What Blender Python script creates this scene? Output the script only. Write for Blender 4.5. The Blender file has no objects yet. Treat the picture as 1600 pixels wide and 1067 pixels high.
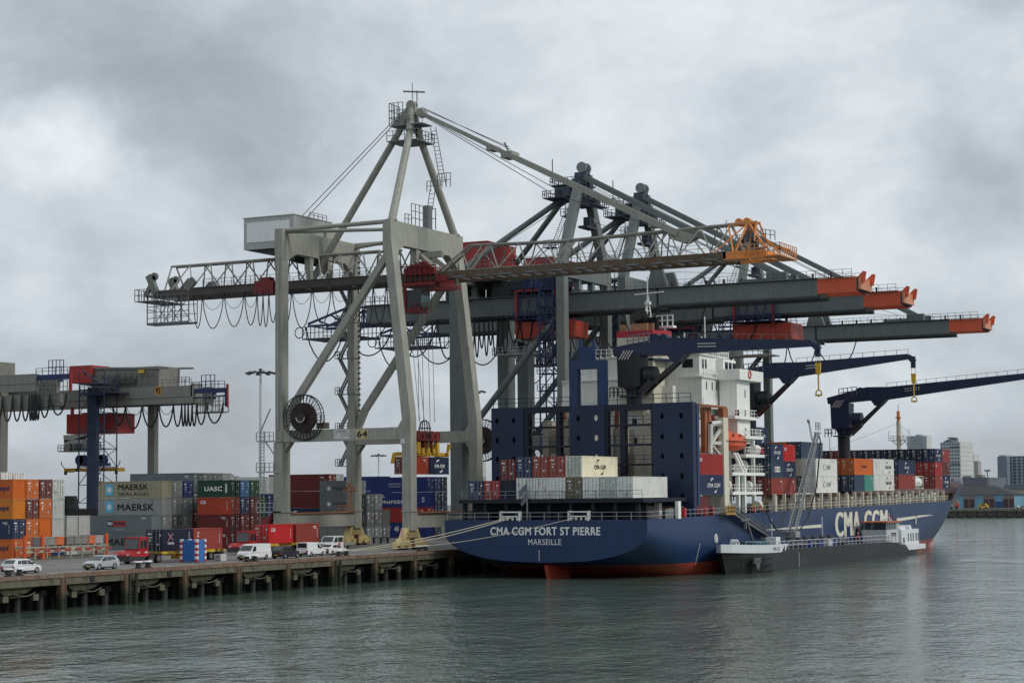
import bpy, math, random
from mathutils import Vector, Matrix
random.seed(7)
S=bpy.context.scene
COL=S.collection
# ---------------------------------------------------------------- camera
FPX=3025.0; CX=800.0; CY=533.5; HC=11.4
yaw,pit,rol=math.radians(26.57),math.radians(4.547),math.radians(-.575)
f0=Vector((math.cos(yaw),math.sin(yaw),0)); r0=Vector((math.sin(yaw),-math.cos(yaw),0)); u0=Vector((0,0,1))
fw=f0*math.cos(pit)+u0*math.sin(pit); up_=-f0*math.sin(pit)+u0*math.cos(pit)
RT=r0*math.cos(rol)+up_*math.sin(rol); UP=-r0*math.sin(rol)+up_*math.cos(rol)
CAM=Vector((0,0,HC))
cd=bpy.data.cameras.new('camera'); cam=bpy.data.objects.new('camera',cd); COL.objects.link(cam); S.camera=cam
cam.matrix_world=Matrix(((RT.x,UP.x,-fw.x,0),(RT.y,UP.y,-fw.y,0),(RT.z,UP.z,-fw.z,HC),(0,0,0,1)))
cd.sensor_fit='HORIZONTAL'; cd.sensor_width=36; cd.lens=FPX/1600*36; cd.clip_start=1; cd.clip_end=20000
def at(x,y,X=None,Y=None,Z=None):
    """point of the real place seen at photo pixel x,y, on the plane X=, Y= or Z="""
    d=RT*((x-CX)/FPX)-UP*((y-CY)/FPX)+fw
    t=X/d.x if X is not None else Y/d.y if Y is not None else (Z-HC)/d.z
    return CAM+d*t
# ---------------------------------------------------------------- sky and sun
SUN_EL=math.radians(38); SUN_DIR=Vector((0.10,-1.0,0)).normalized()*math.cos(SUN_EL)+Vector((0,0,math.sin(SUN_EL)))
W=bpy.data.worlds.new('World'); S.world=W; W.use_nodes=True
nt=W.node_tree; nt.nodes.clear()
def N(t,**k):
    n=nt.nodes.new(t)
    for a,b in k.items():
        if a.startswith('i_'): n.inputs[a[2:].replace('_',' ')].default_value=b
        else: setattr(n,a,b)
    return n
def LK(a,b): nt.links.new(a,b)
def MATH(op,a,b=None,c=None,clamp=False):
    n=N('ShaderNodeMath',operation=op,use_clamp=clamp)
    for i,v in enumerate((a,b,c)):
        if v is None: continue
        if isinstance(v,(int,float)): n.inputs[i].default_value=v
        else: LK(v,n.inputs[i])
    return n.outputs[0]
sky=N('ShaderNodeTexSky',sky_type='NISHITA',sun_disc=False,sun_elevation=SUN_EL,sun_rotation=math.atan2(SUN_DIR.x,SUN_DIR.y))
bg1=N('ShaderNodeBackground'); bg1.inputs[1].default_value=.06; LK(sky.outputs[0],bg1.inputs[0])
tc=N('ShaderNodeTexCoord'); dirv=tc.outputs['Generated']
sep=N('ShaderNodeSeparateXYZ'); LK(dirv,sep.inputs[0])
# clouds live on a flat layer above the ground: direction / (height + small)
zz=MATH('ADD',MATH('MAXIMUM',sep.outputs[2],0.0),.22)
cmb=N('ShaderNodeCombineXYZ'); LK(MATH('DIVIDE',sep.outputs[0],zz),cmb.inputs[0]); LK(MATH('DIVIDE',sep.outputs[1],zz),cmb.inputs[1])
cl=N('ShaderNodeMapping'); cl.inputs['Scale'].default_value=(1,1,1.75); cl.inputs['Location'].default_value=(.3,.1,.45); LK(dirv,cl.inputs[0])
n1=N('ShaderNodeTexNoise',i_Scale=6.5,i_Detail=9.0,i_Roughness=.56,i_Distortion=.3); LK(cl.outputs[0],n1.inputs[0])
n2=N('ShaderNodeTexNoise',i_Scale=19.0,i_Detail=7.0,i_Roughness=.6,i_Distortion=.5); LK(cl.outputs[0],n2.inputs[0])
def blob(px,py,rad,amt):
    d=(RT*((px-CX)/FPX)-UP*((py-CY)/FPX)+fw).normalized()
    v=N('ShaderNodeVectorMath',operation='DISTANCE'); LK(wd.outputs[0],v.inputs[0]); v.inputs[1].default_value=d
    m=N('ShaderNodeMapRange',interpolation_type='SMOOTHSTEP'); LK(v.outputs['Value'],m.inputs[0])
    m.inputs[1].default_value=0; m.inputs[2].default_value=rad; m.inputs[3].default_value=amt; m.inputs[4].default_value=0
    return m.outputs[0]
wn=N('ShaderNodeTexNoise',i_Scale=14.0,i_Detail=5.0,i_Roughness=.6); LK(dirv,wn.inputs[0])
wm=N('ShaderNodeVectorMath',operation='MULTIPLY_ADD'); LK(wn.outputs['Color'],wm.inputs[0]); wm.inputs[1].default_value=(.085,.085,.05); LK(dirv,wm.inputs[2])
wd=N('ShaderNodeVectorMath',operation='SUBTRACT'); LK(wm.outputs[0],wd.inputs[0]); wd.inputs[1].default_value=(.0425,.0425,.025)
v=MATH('MULTIPLY_ADD',n1.outputs[0],.62,.20)
v=MATH('MULTIPLY_ADD',n2.outputs[0],.26,MATH('SUBTRACT',v,.13))
for b in ((330,190,.085,-.15),(250,120,.06,-.08),(430,250,.05,-.10),(470,60,.07,-.07),(60,60,.09,-.15),(1560,260,.07,-.15),(1480,330,.06,-.11),(1200,240,.07,-.06),(90,230,.05,.15),(150,210,.04,.10),(60,330,.05,-.09),(40,400,.07,-.03),(1000,90,.11,.09),(1250,60,.10,.08),(900,150,.06,.05),(1450,130,.06,.05),(1330,430,.07,.06),(700,300,.05,-.03),(640,480,.09,.01),(1400,560,.12,.03),(200,480,.1,.03)):
    v=MATH('ADD',v,blob(*b))
hzn=N('ShaderNodeMapRange',interpolation_type='SMOOTHSTEP'); LK(sep.outputs[2],hzn.inputs[0]); hzn.inputs[1].default_value=0; hzn.inputs[2].default_value=.16; hzn.inputs[3].default_value=-.17; hzn.inputs[4].default_value=0
v=MATH('ADD',v,hzn.outputs[0])
cr=N('ShaderNodeValToRGB'); LK(v,cr.inputs[0]); e=cr.color_ramp; e.interpolation='B_SPLINE'
e.elements[0].position=.18; e.elements[0].color=(.240,.264,.288,1)
e.elements[1].position=.78; e.elements[1].color=(.70,.715,.725,1)
for p,c in ((.36,(.338,.376,.412,1)),(.50,(.445,.486,.524,1)),(.62,(.548,.584,.612,1))):
    q=e.elements.new(p); q.color=c
bg2=N('ShaderNodeBackground'); bg2.inputs[1].default_value=1.02; LK(cr.outputs[0],bg2.inputs[0])
mx=N('ShaderNodeMixShader'); mx.inputs[0].default_value=.93; LK(bg1.outputs[0],mx.inputs[1]); LK(bg2.outputs[0],mx.inputs[2])
wo=N('ShaderNodeOutputWorld'); LK(mx.outputs[0],wo.inputs[0])
sd=bpy.data.lights.new('sun','SUN'); sd.energy=1.15; sd.angle=math.radians(14); sd.color=(1,.965,.90)
so=bpy.data.objects.new('sun',sd); COL.objects.link(so); so.rotation_euler=SUN_DIR.to_track_quat('Z','Y').to_euler(); so.location=(300,-50,200)
S.view_settings.view_transform='Standard'; S.view_settings.look='None'; S.view_settings.exposure=.46; S.view_settings.gamma=1
S.render.engine='CYCLES'
# ---------------------------------------------------------------- materials
MATS={}
def mat(name,col,rough=.55,metal=0,var=.22,sc=.6,streak=.25,rust=0.,rustcol=(.16,.055,.022),spec=.4):
    if name in MATS: return MATS[name]
    global nt
    m=bpy.data.materials.new(name); m.use_nodes=True; nt=m.node_tree; MATS[name]=m
    b=nt.nodes['Principled BSDF']; b.inputs['Roughness'].default_value=rough; b.inputs['Metallic'].default_value=metal
    b.inputs['Specular IOR Level'].default_value=spec
    c=N('ShaderNodeTexCoord'); oi=N('ShaderNodeObjectInfo')
    ad=N('ShaderNodeVectorMath',operation='MULTIPLY_ADD'); cb=N('ShaderNodeCombineXYZ')
    for i in range(3): LK(oi.outputs['Random'],cb.inputs[i])
    LK(cb.outputs[0],ad.inputs[0]); ad.inputs[1].default_value=(53,31,17); LK(c.outputs['Object'],ad.inputs[2])
    n=N('ShaderNodeTexNoise',i_Scale=sc,i_Detail=6.0,i_Roughness=.65); LK(ad.outputs[0],n.inputs[0])
    mp=N('ShaderNodeMapping'); mp.inputs['Scale'].default_value=(3.2,3.2,.22); LK(ad.outputs[0],mp.inputs[0])
    s=N('ShaderNodeTexNoise',i_Scale=1.0,i_Detail=4.0,i_Roughness=.6); LK(mp.outputs[0],s.inputs[0])
    k=MATH('MULTIPLY_ADD',n.outputs[0],var*2,1-var)
    k=MATH('MULTIPLY',k,MATH('MULTIPLY_ADD',s.outputs[0],streak*2,1-streak))
    k=MATH('MULTIPLY',k,MATH('MULTIPLY_ADD',oi.outputs['Random'],.16,.92))
    vm=N('ShaderNodeVectorMath',operation='SCALE'); vm.inputs[0].default_value=col; LK(k,vm.inputs['Scale'])
    out=vm.outputs[0]
    if rust>0:
        r=N('ShaderNodeTexNoise',i_Scale=1.3,i_Detail=8.0,i_Roughness=.75); LK(mp.outputs[0],r.inputs[0])
        r2=N('ShaderNodeTexNoise',i_Scale=sc*1.7,i_Detail=6.0,i_Roughness=.7); LK(ad.outputs[0],r2.inputs[0])
        mr=N('ShaderNodeMapRange'); LK(MATH('MULTIPLY',MATH('ADD',r.outputs[0],r2.outputs[0]),.5),mr.inputs[0]); mr.inputs[1].default_value=.62-rust*.25; mr.inputs[2].default_value=.70-rust*.2
        mr.inputs[3].default_value=0; mr.inputs[4].default_value=.9
        mi=N('ShaderNodeMix',data_type='RGBA'); LK(mr.outputs[0],mi.inputs[0]); LK(out,mi.inputs[6]); mi.inputs[7].default_value=(*rustcol,1); out=mi.outputs[2]
    LK(out,b.inputs['Base Color'])
    return m
def glass(name='window_glass',col=(.02,.028,.032)):
    if name in MATS: return MATS[name]
    return mat(name,col,.08,0,.05,1,.05,spec=.9)
# ---------------------------------------------------------------- mesh builder
class MB:
    def __init__(s): s.v=[]; s.f=[]; s.mi=[]; s.k=0
    def add(s,vs,fs):
        o=len(s.v); s.v+= [tuple(p) for p in vs]
        for f in fs: s.f.append(tuple(i+o for i in f)); s.mi.append(s.k)
        return s
    def box(s,x0,x1,y0,y1,z0,z1):
        if x0>x1:x0,x1=x1,x0
        if y0>y1:y0,y1=y1,y0
        if z0>z1:z0,z1=z1,z0
        return s.add([(x0,y0,z0),(x1,y0,z0),(x1,y1,z0),(x0,y1,z0),(x0,y0,z1),(x1,y0,z1),(x1,y1,z1),(x0,y1,z1)],
            [(0,3,2,1),(4,5,6,7),(0,1,5,4),(1,2,6,5),(2,3,7,6),(3,0,4,7)])
    def cbox(s,c,sx,sy,sz): return s.box(c[0]-sx/2,c[0]+sx/2,c[1]-sy/2,c[1]+sy/2,c[2]-sz/2,c[2]+sz/2)
    def frame(s,p,q,side=None):
        p=Vector(p);q=Vector(q);d=(q-p).normalized()
        a=Vector(side) if side else (Vector((0,0,1)) if abs(d.z)<.95 else Vector((1,0,0)))
        u=d.cross(a).normalized(); w=u.cross(d).normalized()
        return p,q,u,w
    def beam(s,p,q,w,h=None,w2=None,h2=None,side=None):
        """rectangular bar from p to q, w across, h along the vertical-ish axis; w2,h2 at the far end"""
        h=h or w; w2=w2 or w; h2=h2 or h
        p,q,u,v=s.frame(p,q,side)
        vs=[p-u*w/2-v*h/2,p+u*w/2-v*h/2,p+u*w/2+v*h/2,p-u*w/2+v*h/2,q-u*w2/2-v*h2/2,q+u*w2/2-v*h2/2,q+u*w2/2+v*h2/2,q-u*w2/2+v*h2/2]
        return s.add(vs,[(0,1,2,3),(7,6,5,4),(0,4,5,1),(1,5,6,2),(2,6,7,3),(3,7,4,0)])
    def tube(s,p,q,r,n=8,r2=None,cap=True):
        r2=r if r2 is None else r2
        p,q,u,v=s.frame(p,q); vs=[]
        for c,rr in ((p,r),(q,r2)):
            for i in range(n):
                a=2*math.pi*i/n; vs.append(c+u*math.cos(a)*rr+v*math.sin(a)*rr)
        fs=[(i,i+n,(i+1)%n+n,(i+1)%n) for i in range(n)]
        if cap: fs+=[tuple(range(n)),tuple(range(2*n-1,n-1,-1))]
        return s.add(vs,fs)
    def path(s,pts,r,n=5):
        for a,b in zip(pts,pts[1:]): s.tube(a,b,r,n,cap=False)
        return s
    def prism(s,pts,d):
        """flat polygon pts swept by vector d"""
        d=Vector(d); n=len(pts); vs=[Vector(p) for p in pts]+[Vector(p)+d for p in pts]
        return s.add(vs,[tuple(range(n-1,-1,-1)),tuple(range(n,2*n))]+[(i,(i+1)%n,(i+1)%n+n,i+n) for i in range(n)])
    def disc(s,c,nrm,r,t,n=16,rx=None):
        c=Vector(c); nrm=Vector(nrm).normalized(); return s.tube(c,c+nrm*t,r,n)
    def ring(s,c,nrm,r,tr,n=28,m=5):
        c=Vector(c); nn=Vector(nrm).normalized(); a=Vector((0,0,1)) if abs(nn.z)<.9 else Vector((1,0,0)); u=nn.cross(a).normalized(); v=u.cross(nn)
        pts=[c+u*math.cos(2*math.pi*i/n)*r+v*math.sin(2*math.pi*i/n)*r for i in range(n+1)]
        return s.path(pts,tr,m)
    def ball(s,c,rx,ry,rz,n=10,m=6):
        vs=[];fs=[]
        for j in range(m+1):
            t=math.pi*j/m
            for i in range(n):
                a=2*math.pi*i/n; vs.append((c[0]+rx*math.sin(t)*math.cos(a),c[1]+ry*math.sin(t)*math.sin(a),c[2]+rz*math.cos(t)))
        for j in range(m):
            for i in range(n): fs.append((j*n+i,(j+1)*n+i,(j+1)*n+(i+1)%n,j*n+(i+1)%n))
        return s.add(vs,fs)
    def rail(s,pts,h=1.1,sp=1.6,r=.03,rails=(1.0,.52)):
        for a,b in zip(pts,pts[1:]):
            a=Vector(a);b=Vector(b); L=(b-a).length; n=max(1,round(L/sp))
            for i in range(n+1):
                p=a.lerp(b,i/n); s.beam(p,p+Vector((0,0,h)),r*2)
            for k in rails: s.beam(a+Vector((0,0,h*k)),b+Vector((0,0,h*k)),r*1.8)
        return s
    def xtruss(s,pa,pb,n,r,alt=True,horiz=True):
        """zigzag between two chords pa->pa1 and pb->pb1"""
        (a0,a1),(b0,b1)=[(Vector(x[0]),Vector(x[1])) for x in (pa,pb)]
        for i in range(n):
            p=a0.lerp(a1,i/n); q=b0.lerp(b1,(i+.5)/n); p2=a0.lerp(a1,(i+1)/n)
            s.beam(p,q,r); s.beam(q,p2,r)
        return s
    def ladder(s,p,q,w=.6,r=.05,rung=.45,side=(1,0,0)):
        p=Vector(p);q=Vector(q);d=Vector(side).normalized()*w/2
        s.beam(p-d,q-d,r);s.beam(p+d,q+d,r)
        n=int((q-p).length/rung)
        for i in range(1,n): c=p.lerp(q,i/n); s.beam(c-d,c+d,r*.8)
        return s
SPLIT=set('deck_edge_post deck_vent cable_clips fairlead painted_oval_hole rusty_guide deck_canister tank_hatch blue_locker white_locker rope_support exhaust_pipe window sheave boom_tip wheels mast_platform upper_cross_beam vent_panel red_fittings deck_locker roof_vents antenna hinge_frame tail_sheave_frame inner_piles number_sign floodlight fender_block red_box flipper underside_panel chain mooring_deck end_post monkey_deck_masts upright range_staff orange_post red_patch dark_band engine_casing'.split())
def islands(mb):
    n=len(mb.v); pa=list(range(n))
    def fd(a):
        while pa[a]!=a: pa[a]=pa[pa[a]]; a=pa[a]
        return a
    for f in mb.f:
        for q in f[1:]: pa[fd(q)]=fd(f[0])
    g={}
    for i,f in enumerate(mb.f): g.setdefault(fd(f[0]),[]).append(i)
    bb=[]
    for k,fs in g.items():
        vs=[mb.v[q] for i in fs for q in mb.f[i]]; bb.append([[min(v[a] for v in vs)-.03 for a in range(3)],[max(v[a] for v in vs)+.03 for a in range(3)],list(fs)])
    ch=True
    while ch:
        ch=False; out=[]
        for b in bb:
            for o in out:
                if all(b[0][a]<=o[1][a] and o[0][a]<=b[1][a] for a in range(3)):
                    o[0]=[min(x,y) for x,y in zip(o[0],b[0])]; o[1]=[max(x,y) for x,y in zip(o[1],b[1])]; o[2]+=b[2]; ch=True; break
            else: out.append(b)
        bb=out
    res=[]
    for b in bb:
        m=MB(); mp={}
        for i in sorted(b[2]):
            fc=[]
            for q in mb.f[i]:
                if q not in mp: mp[q]=len(m.v); m.v.append(mb.v[q])
                fc.append(mp[q])
            m.f.append(tuple(fc)); m.mi.append(mb.mi[i])
        res.append(m)
    return res
def rootloc(o):
    l=Vector((0,0,0))
    while o: l+=o.location; o=o.parent
    return l
def part(name,mb,mats,parent=None,smooth=False,local=False,whole=False):
    if name in SPLIT and not whole:
        ms=islands(mb)
        if 1<len(ms)<=100:
            for m in ms: o=part(name,m,mats,parent,smooth,local,True)
            return o
    me=bpy.data.meshes.new(name)
    off=rootloc(parent) if (parent and not local) else Vector((0,0,0))
    me.from_pydata([(p[0]-off.x,p[1]-off.y,p[2]-off.z) for p in mb.v],[],mb.f)
    if not isinstance(mats,(list,tuple)): mats=[mats]
    for m in mats: me.materials.append(m)
    if len(mats)>1: me.polygons.foreach_set('material_index',mb.mi)
    if smooth: me.polygons.foreach_set('use_smooth',[True]*len(me.polygons))
    me.update()
    o=bpy.data.objects.new(name,me); COL.objects.link(o)
    if parent: o.parent=parent
    return o
def tag(o,label,cat,group=None):
    o['label']=label; o['category']=cat
    if group: o['group']=group
    return o
def thing(name,label,cat,loc=(0,0,0),rotz=0,group=None):
    o=bpy.data.objects.new(name,None); COL.objects.link(o); o.location=loc; o.rotation_euler=(0,0,rotz); o.empty_display_size=.5
    return tag(o,label,cat,group)
def copy_tree(o,parent=None):
    c=o.copy(); COL.objects.link(c)
    if parent: c.parent=parent
    for ch in list(o.children): copy_tree(ch,c)
    return c
FT={}
def text_mesh(txt,w,h,bold=0.0,depth=.02):
    k=(txt,round(w,3),round(h,3),bold)
    if k in FT: return FT[k]
    cu=bpy.data.curves.new('lettering','FONT'); cu.body=txt; cu.offset=bold; cu.resolution_u=3; cu.space_character=1.08
    o=bpy.data.objects.new('lettering',cu); COL.objects.link(o); bpy.context.view_layer.update()
    me=bpy.data.meshes.new_from_object(o.evaluated_get(bpy.context.evaluated_depsgraph_get()))
    vs=[tuple(v.co) for v in me.vertices]; fs=[tuple(p.vertices) for p in me.polygons]
    bpy.data.objects.remove(o); bpy.data.curves.remove(cu); bpy.data.meshes.remove(me)
    x0=min(v[0] for v in vs);x1=max(v[0] for v in vs);y0=min(v[1] for v in vs);y1=max(v[1] for v in vs)
    r=([((v[0]-x0)/(x1-x0)-.5, (v[1]-y0)/(y1-y0)-.5) for v in vs],fs)
    FT[k]=r; return r
def letter(mb,txt,c,ux,uy,w,h,bold=0.02):
    """lettering w x h centred on c, reading along ux, up uy"""
    vs,fs=text_mesh(txt,w,h,0); c=Vector(c);ux=Vector(ux);uy=Vector(uy); nn=ux.cross(uy).normalized()
    sh=[(0,0)] if not bold else [(-1,-1),(1,-.4),(-.4,1),(1,1),(0,0)]
    dl=.075*h if bold<.02 else .10*h
    for i,(p,q) in enumerate(sh): mb.add([c+nn*(.003*i)+ux*(a*(w-dl)+p*dl*.5)+uy*(b*(h-dl)+q*dl*.4) for a,b in vs],fs)
    return mb
def bar(mb,c,ux,uy,w,h):
    c=Vector(c);ux=Vector(ux)*w/2;uy=Vector(uy)*h/2
    return mb.add([c-ux-uy,c+ux-uy,c+ux+uy,c-ux+uy],[(0,1,2,3)])
def star(mb,c,ux,uy,r,n=7,k=.38):
    c=Vector(c);ux=Vector(ux);uy=Vector(uy)
    pts=[c]+[c+(ux*math.sin(math.pi*i/n)+uy*math.cos(math.pi*i/n))*(r if i%2==0 else r*k) for i in range(2*n)]
    return mb.add(pts,[(0,i+1,(i+1)%(2*n)+1) for i in range(2*n)])
def arc(mb,c,ux,uy,r,a0,a1,t,n=8,k=1.0):
    c=Vector(c);ux=Vector(ux)*k;uy=Vector(uy); vs=[]
    for i in range(n+1):
        a=math.radians(a0+(a1-a0)*i/n); tt=t*math.sin(math.pi*(i/n*.9+.08))
        for rr in (r-tt/2,r+tt/2): vs.append(c+ux*math.cos(a)*rr+uy*math.sin(a)*rr)
    return mb.add(vs,[(2*i,2*i+1,2*i+3,2*i+2) for i in range(n)])
# ================================================================ setting
HQ=3.8; YQ=132.6; YCEN=115.5
def struct(name,mb,m,kind='structure'):
    o=part(name,mb,m); o['kind']=kind; return o
# water
def water_mat():
    global nt
    m=bpy.data.materials.new('harbour_water'); m.use_nodes=True; nt=m.node_tree
    b=nt.nodes['Principled BSDF']; b.inputs['Base Color'].default_value=(.020,.036,.036,1); b.inputs['Roughness'].default_value=.06; b.inputs['IOR'].default_value=1.333
    b.inputs['Specular IOR Level'].default_value=.5
    c=N('ShaderNodeTexCoord')
    # ground position rotated so that x runs across the view
    mp=N('ShaderNodeMapping'); mp.inputs['Rotation'].default_value=(0,0,-yaw+.25); LK(c.outputs['Object'],mp.inputs[0])
    def nz(sx,sy,sc,det,rg=.55):
        q=N('ShaderNodeMapping'); q.inputs['Scale'].default_value=(sx,sy,1); LK(mp.outputs[0],q.inputs[0])
        n=N('ShaderNodeTexNoise',i_Scale=sc,i_Detail=det,i_Roughness=rg,i_Distortion=.3); LK(q.outputs[0],n.inputs[0]); return n.outputs[0]
    big=nz(.6,1,.10,2.0); mid=nz(.8,1,.62,2.5,.5); fine=nz(.85,1,1.9,2.0,.5)
    h=MATH('ADD',MATH('MULTIPLY',mid,.50),MATH('MULTIPLY',fine,.20))
    calm=nz(1,.5,.02,3.0,.6)
    cm=N('ShaderNodeMapRange'); LK(calm,cm.inputs[0]); cm.inputs[1].default_value=.35; cm.inputs[2].default_value=.65; cm.inputs[3].default_value=.55; cm.inputs[4].default_value=1.25
    h=MATH('MULTIPLY',h,cm.outputs[0]); h=MATH('ADD',h,MATH('MULTIPLY',big,1.2))
    bp=N('ShaderNodeBump'); bp.inputs['Strength'].default_value=1.0; bp.inputs['Distance'].default_value=.42; LK(h,bp.inputs['Height']); LK(bp.outputs[0],b.inputs['Normal'])
    # suspended silt: the river water is a little greener in broad patches
    cmix=N('ShaderNodeMix',data_type='RGBA'); LK(nz(1,.4,.03,4.0),cmix.inputs[0]); cmix.inputs[6].default_value=(.064,.106,.090,1); cmix.inputs[7].default_value=(.098,.134,.108,1); LK(cmix.outputs[2],b.inputs['Base Color'])
    return m
w=MB(); w.add([(-600,-2500,0),(9000,-2500,0),(9000,6000,0),(-600,6000,0)],[(0,1,2,3)])
struct('water',w,water_mat())
# quay apron
def asphalt():
    global nt
    m=bpy.data.materials.new('quay_asphalt'); m.use_nodes=True; nt=m.node_tree; b=nt.nodes['Principled BSDF']; b.inputs['Roughness'].default_value=.85
    c=N('ShaderNodeTexCoord'); n=N('ShaderNodeTexNoise',i_Scale=.35,i_Detail=8.0,i_Roughness=.7); LK(c.outputs['Object'],n.inputs[0])
    n2=N('ShaderNodeTexNoise',i_Scale=14.0,i_Detail=3.0); LK(c.outputs['Object'],n2.inputs[0])
    mp=N('ShaderNodeMapping'); mp.inputs['Scale'].default_value=(.05,1.1,1); LK(c.outputs['Object'],mp.inputs[0])
    n3=N('ShaderNodeTexNoise',i_Scale=1.0,i_Detail=4.0); LK(mp.outputs[0],n3.inputs[0])
    k=MATH('ADD',MATH('MULTIPLY',n.outputs[0],.5),MATH('MULTIPLY_ADD',n2.outputs[0],.2,MATH('MULTIPLY',n3.outputs[0],.35)))
    r=N('ShaderNodeValToRGB'); LK(k,r.inputs[0]); r.color_ramp.elements[0].position=.3; r.color_ramp.elements[0].color=(.085,.083,.078,1); r.color_ramp.elements[1].position=.75; r.color_ramp.elements[1].color=(.22,.21,.195,1)
    LK(r.outputs[0],b.inputs['Base Color']); return m
XQE=468.0
w=MB(); w.box(-100,XQE,YQ+.9,1500,HQ-1.0,HQ); struct('quay_apron',w,asphalt())
w=MB()
for x in range(120,470,4):                       # white dashes painted along the quay edge and a lane line
    w.add([(x,YQ+1.5,HQ+.006),(x+1.3,YQ+1.5,HQ+.006),(x+1.3,YQ+1.72,HQ+.006),(x,YQ+1.72,HQ+.006)],[(0,1,2,3)])
for x in range(120,470,12):
    w.add([(x,YQ+17,HQ+.006),(x+5,YQ+17,HQ+.006),(x+5,YQ+17.2,HQ+.006),(x,YQ+17.2,HQ+.006)],[(0,1,2,3)])
struct('road_marking',w,mat('worn_white_paint',(.62,.62,.60),.8))
w=MB()
for y in (139.5,161.3):
    for d in (-.07,.07): w.box(100,460,y+d-.03,y+d+.03,HQ,HQ+.012)
struct('crane_rail',w,mat('rail_steel',(.12,.10,.09),.4,.6))
# quay wall : a thing
concrete=mat('quay_concrete',(.115,.108,.075),.85,0,.5,.5,.6,rust=.5,rustcol=(.05,.04,.022))
rustcap=mat('rusty_steel_edge',(.15,.085,.06),.8,0,.5,.8,.4,rust=.6,rustcol=(.20,.18,.14))
pilem=mat('rusty_pile',(.095,.075,.05),.85,0,.6,1.6,.7,rust=.75,rustcol=(.14,.08,.048))
def tide(m,zt=1.5):
    global nt
    nt=m.node_tree; b=nt.nodes['Principled BSDF']; src=b.inputs['Base Color'].links[0].from_socket
    c=N('ShaderNodeTexCoord'); sp=N('ShaderNodeSeparateXYZ'); LK(c.outputs['Object'],sp.inputs[0]); nn=N('ShaderNodeTexNoise',i_Scale=1.6,i_Detail=5.0); LK(c.outputs['Object'],nn.inputs[0])
    k=N('ShaderNodeMapRange'); LK(MATH('MULTIPLY_ADD',nn.outputs[0],1.6,sp.outputs[2]),k.inputs[0]); k.inputs[1].default_value=zt+.5; k.inputs[2].default_value=zt+1.3; x=N('ShaderNodeMix',data_type='RGBA'); LK(k.outputs[0],x.inputs[0]); x.inputs[6].default_value=(.022,.028,.016,1); LK(src,x.inputs[7]); LK(x.outputs[2],b.inputs['Base Color'])
tide(pilem)
wallm=mat('dark_back_wall',(.016,.017,.014),.6,0,.4,.4,.4)  # near-black colour for the walls behind the piles
qw=thing('quay_wall','rust stained concrete quay wall standing on a row of piles at the water','wall',(200,YQ,HQ))
w=MB(); w.box(-60,XQE,YQ,YQ+.9,HQ-.42,HQ+.012); part('steel_edge',w,rustcap,qw)
w=MB(); w.box(-60,XQE,YQ+.12,YQ+.9,HQ-1.15,HQ-.42); w.box(XQE,XQE+1,YQ+.12,1500,-1,HQ-.02)
part('cap_beam',w,concrete,qw)
# sloping underside panels hanging between the piles, and the recessed wall
px=[160.4+10.63*(i-4) for i in range(0,33)]
w=MB()
for i in range(len(px)-1):
    x0,x1=px[i]+.9,px[i+1]-3.2
    w.prism([(x0,YQ+.5,HQ-1.15),(x0+5.6,YQ+.5,HQ-1.15),(x0+4.6,YQ+.5,HQ-1.75),(x0+1.2,YQ+.5,HQ-1.95)],(0,2.2,0))
    w.prism([(x0,YQ+.9,HQ-1.15),(x0+6.6,YQ+.9,HQ-1.15),(x0+3.8,YQ+.9,HQ-2.2),(x0,YQ+.9,HQ-2.35)],(0,3,0))
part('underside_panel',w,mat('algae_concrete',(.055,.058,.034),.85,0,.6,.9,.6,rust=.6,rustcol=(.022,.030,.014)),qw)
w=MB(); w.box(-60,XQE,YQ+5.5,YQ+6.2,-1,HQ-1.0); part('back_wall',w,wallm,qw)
pp=MB(); pp.box(-.46,.46,0,.55,-1.2,HQ-.43); pp.box(-.34,-.2,-.08,0,-1,HQ-.6); pp.box(.2,.34,-.08,0,-1,HQ-.6)
first=None
for i,x in enumerate(px):
    if first is None: first=part('pile',pp,pilem,qw,local=True); o=first
    else: o=first.copy(); COL.objects.link(o)
    o.location=(x-200,.05,-HQ)
w=MB()
for i in range(0,90):
    x=px[0]+i*10.63/3+1.9
    for yy,r in ((2.2,.4),(4.0,.4)): w.tube((x+yy*.2,YQ+yy,-1),(x+yy*.2,YQ+yy,HQ-1.9),r,8); w.box(x+yy*.2-.5,x+yy*.2+.5,YQ+yy-.5,YQ+yy+.5,HQ-2.3,HQ-1.7)
o=part('inner_piles',w,mat('dark_inner_pile',(.03,.034,.028),.7,0,.4,1,.4),qw);  # inner piles are coloured darker than the front row
fb=MB(); fb.box(-.42,.42,0,.35,-.25,.4)
first=None
for i in range(3,12):
    for dx in (2.4,7.0):
        if first is None: first=part('fender_block',fb,mat('fender_block',(.10,.10,.065),.8,0,.4,1),qw,local=True); o=first
        else: o=first.copy(); COL.objects.link(o)
        o.location=(px[i]+dx-200,.6,-2.35)
for xl in (171.9,214.3):
    w=MB(); w.ladder((xl,YQ-.12,-.5),(xl,YQ-.12,HQ-.6),.5,.06,.32); 
    for s_ in (-.55,.62): w.box(xl+s_-.16,xl+s_+.16,YQ-.1,YQ+.3,-1,HQ-.5)
    part('ladder',w,pilem,qw)
w=MB()
for i in range(0,22):                             # mooring chains sagging under the edge
    x=px[i]+3.2; pts=[(x+j*.55,YQ+.3,HQ-1.75-.35*math.sin(math.pi*j/6)) for j in range(7)]; w.path(pts,.05,4)
part('chain',w,mat('chain_steel',(.13,.125,.10),.7),qw)
sg=MB(); 
for x in (165.1,178.6): sg.box(x-.35,x+.35,YQ-.02,YQ+.1,HQ-1.0,HQ-.5)
part('number_sign',sg,mat('dark_sign',(.03,.03,.03),.6),qw)
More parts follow.
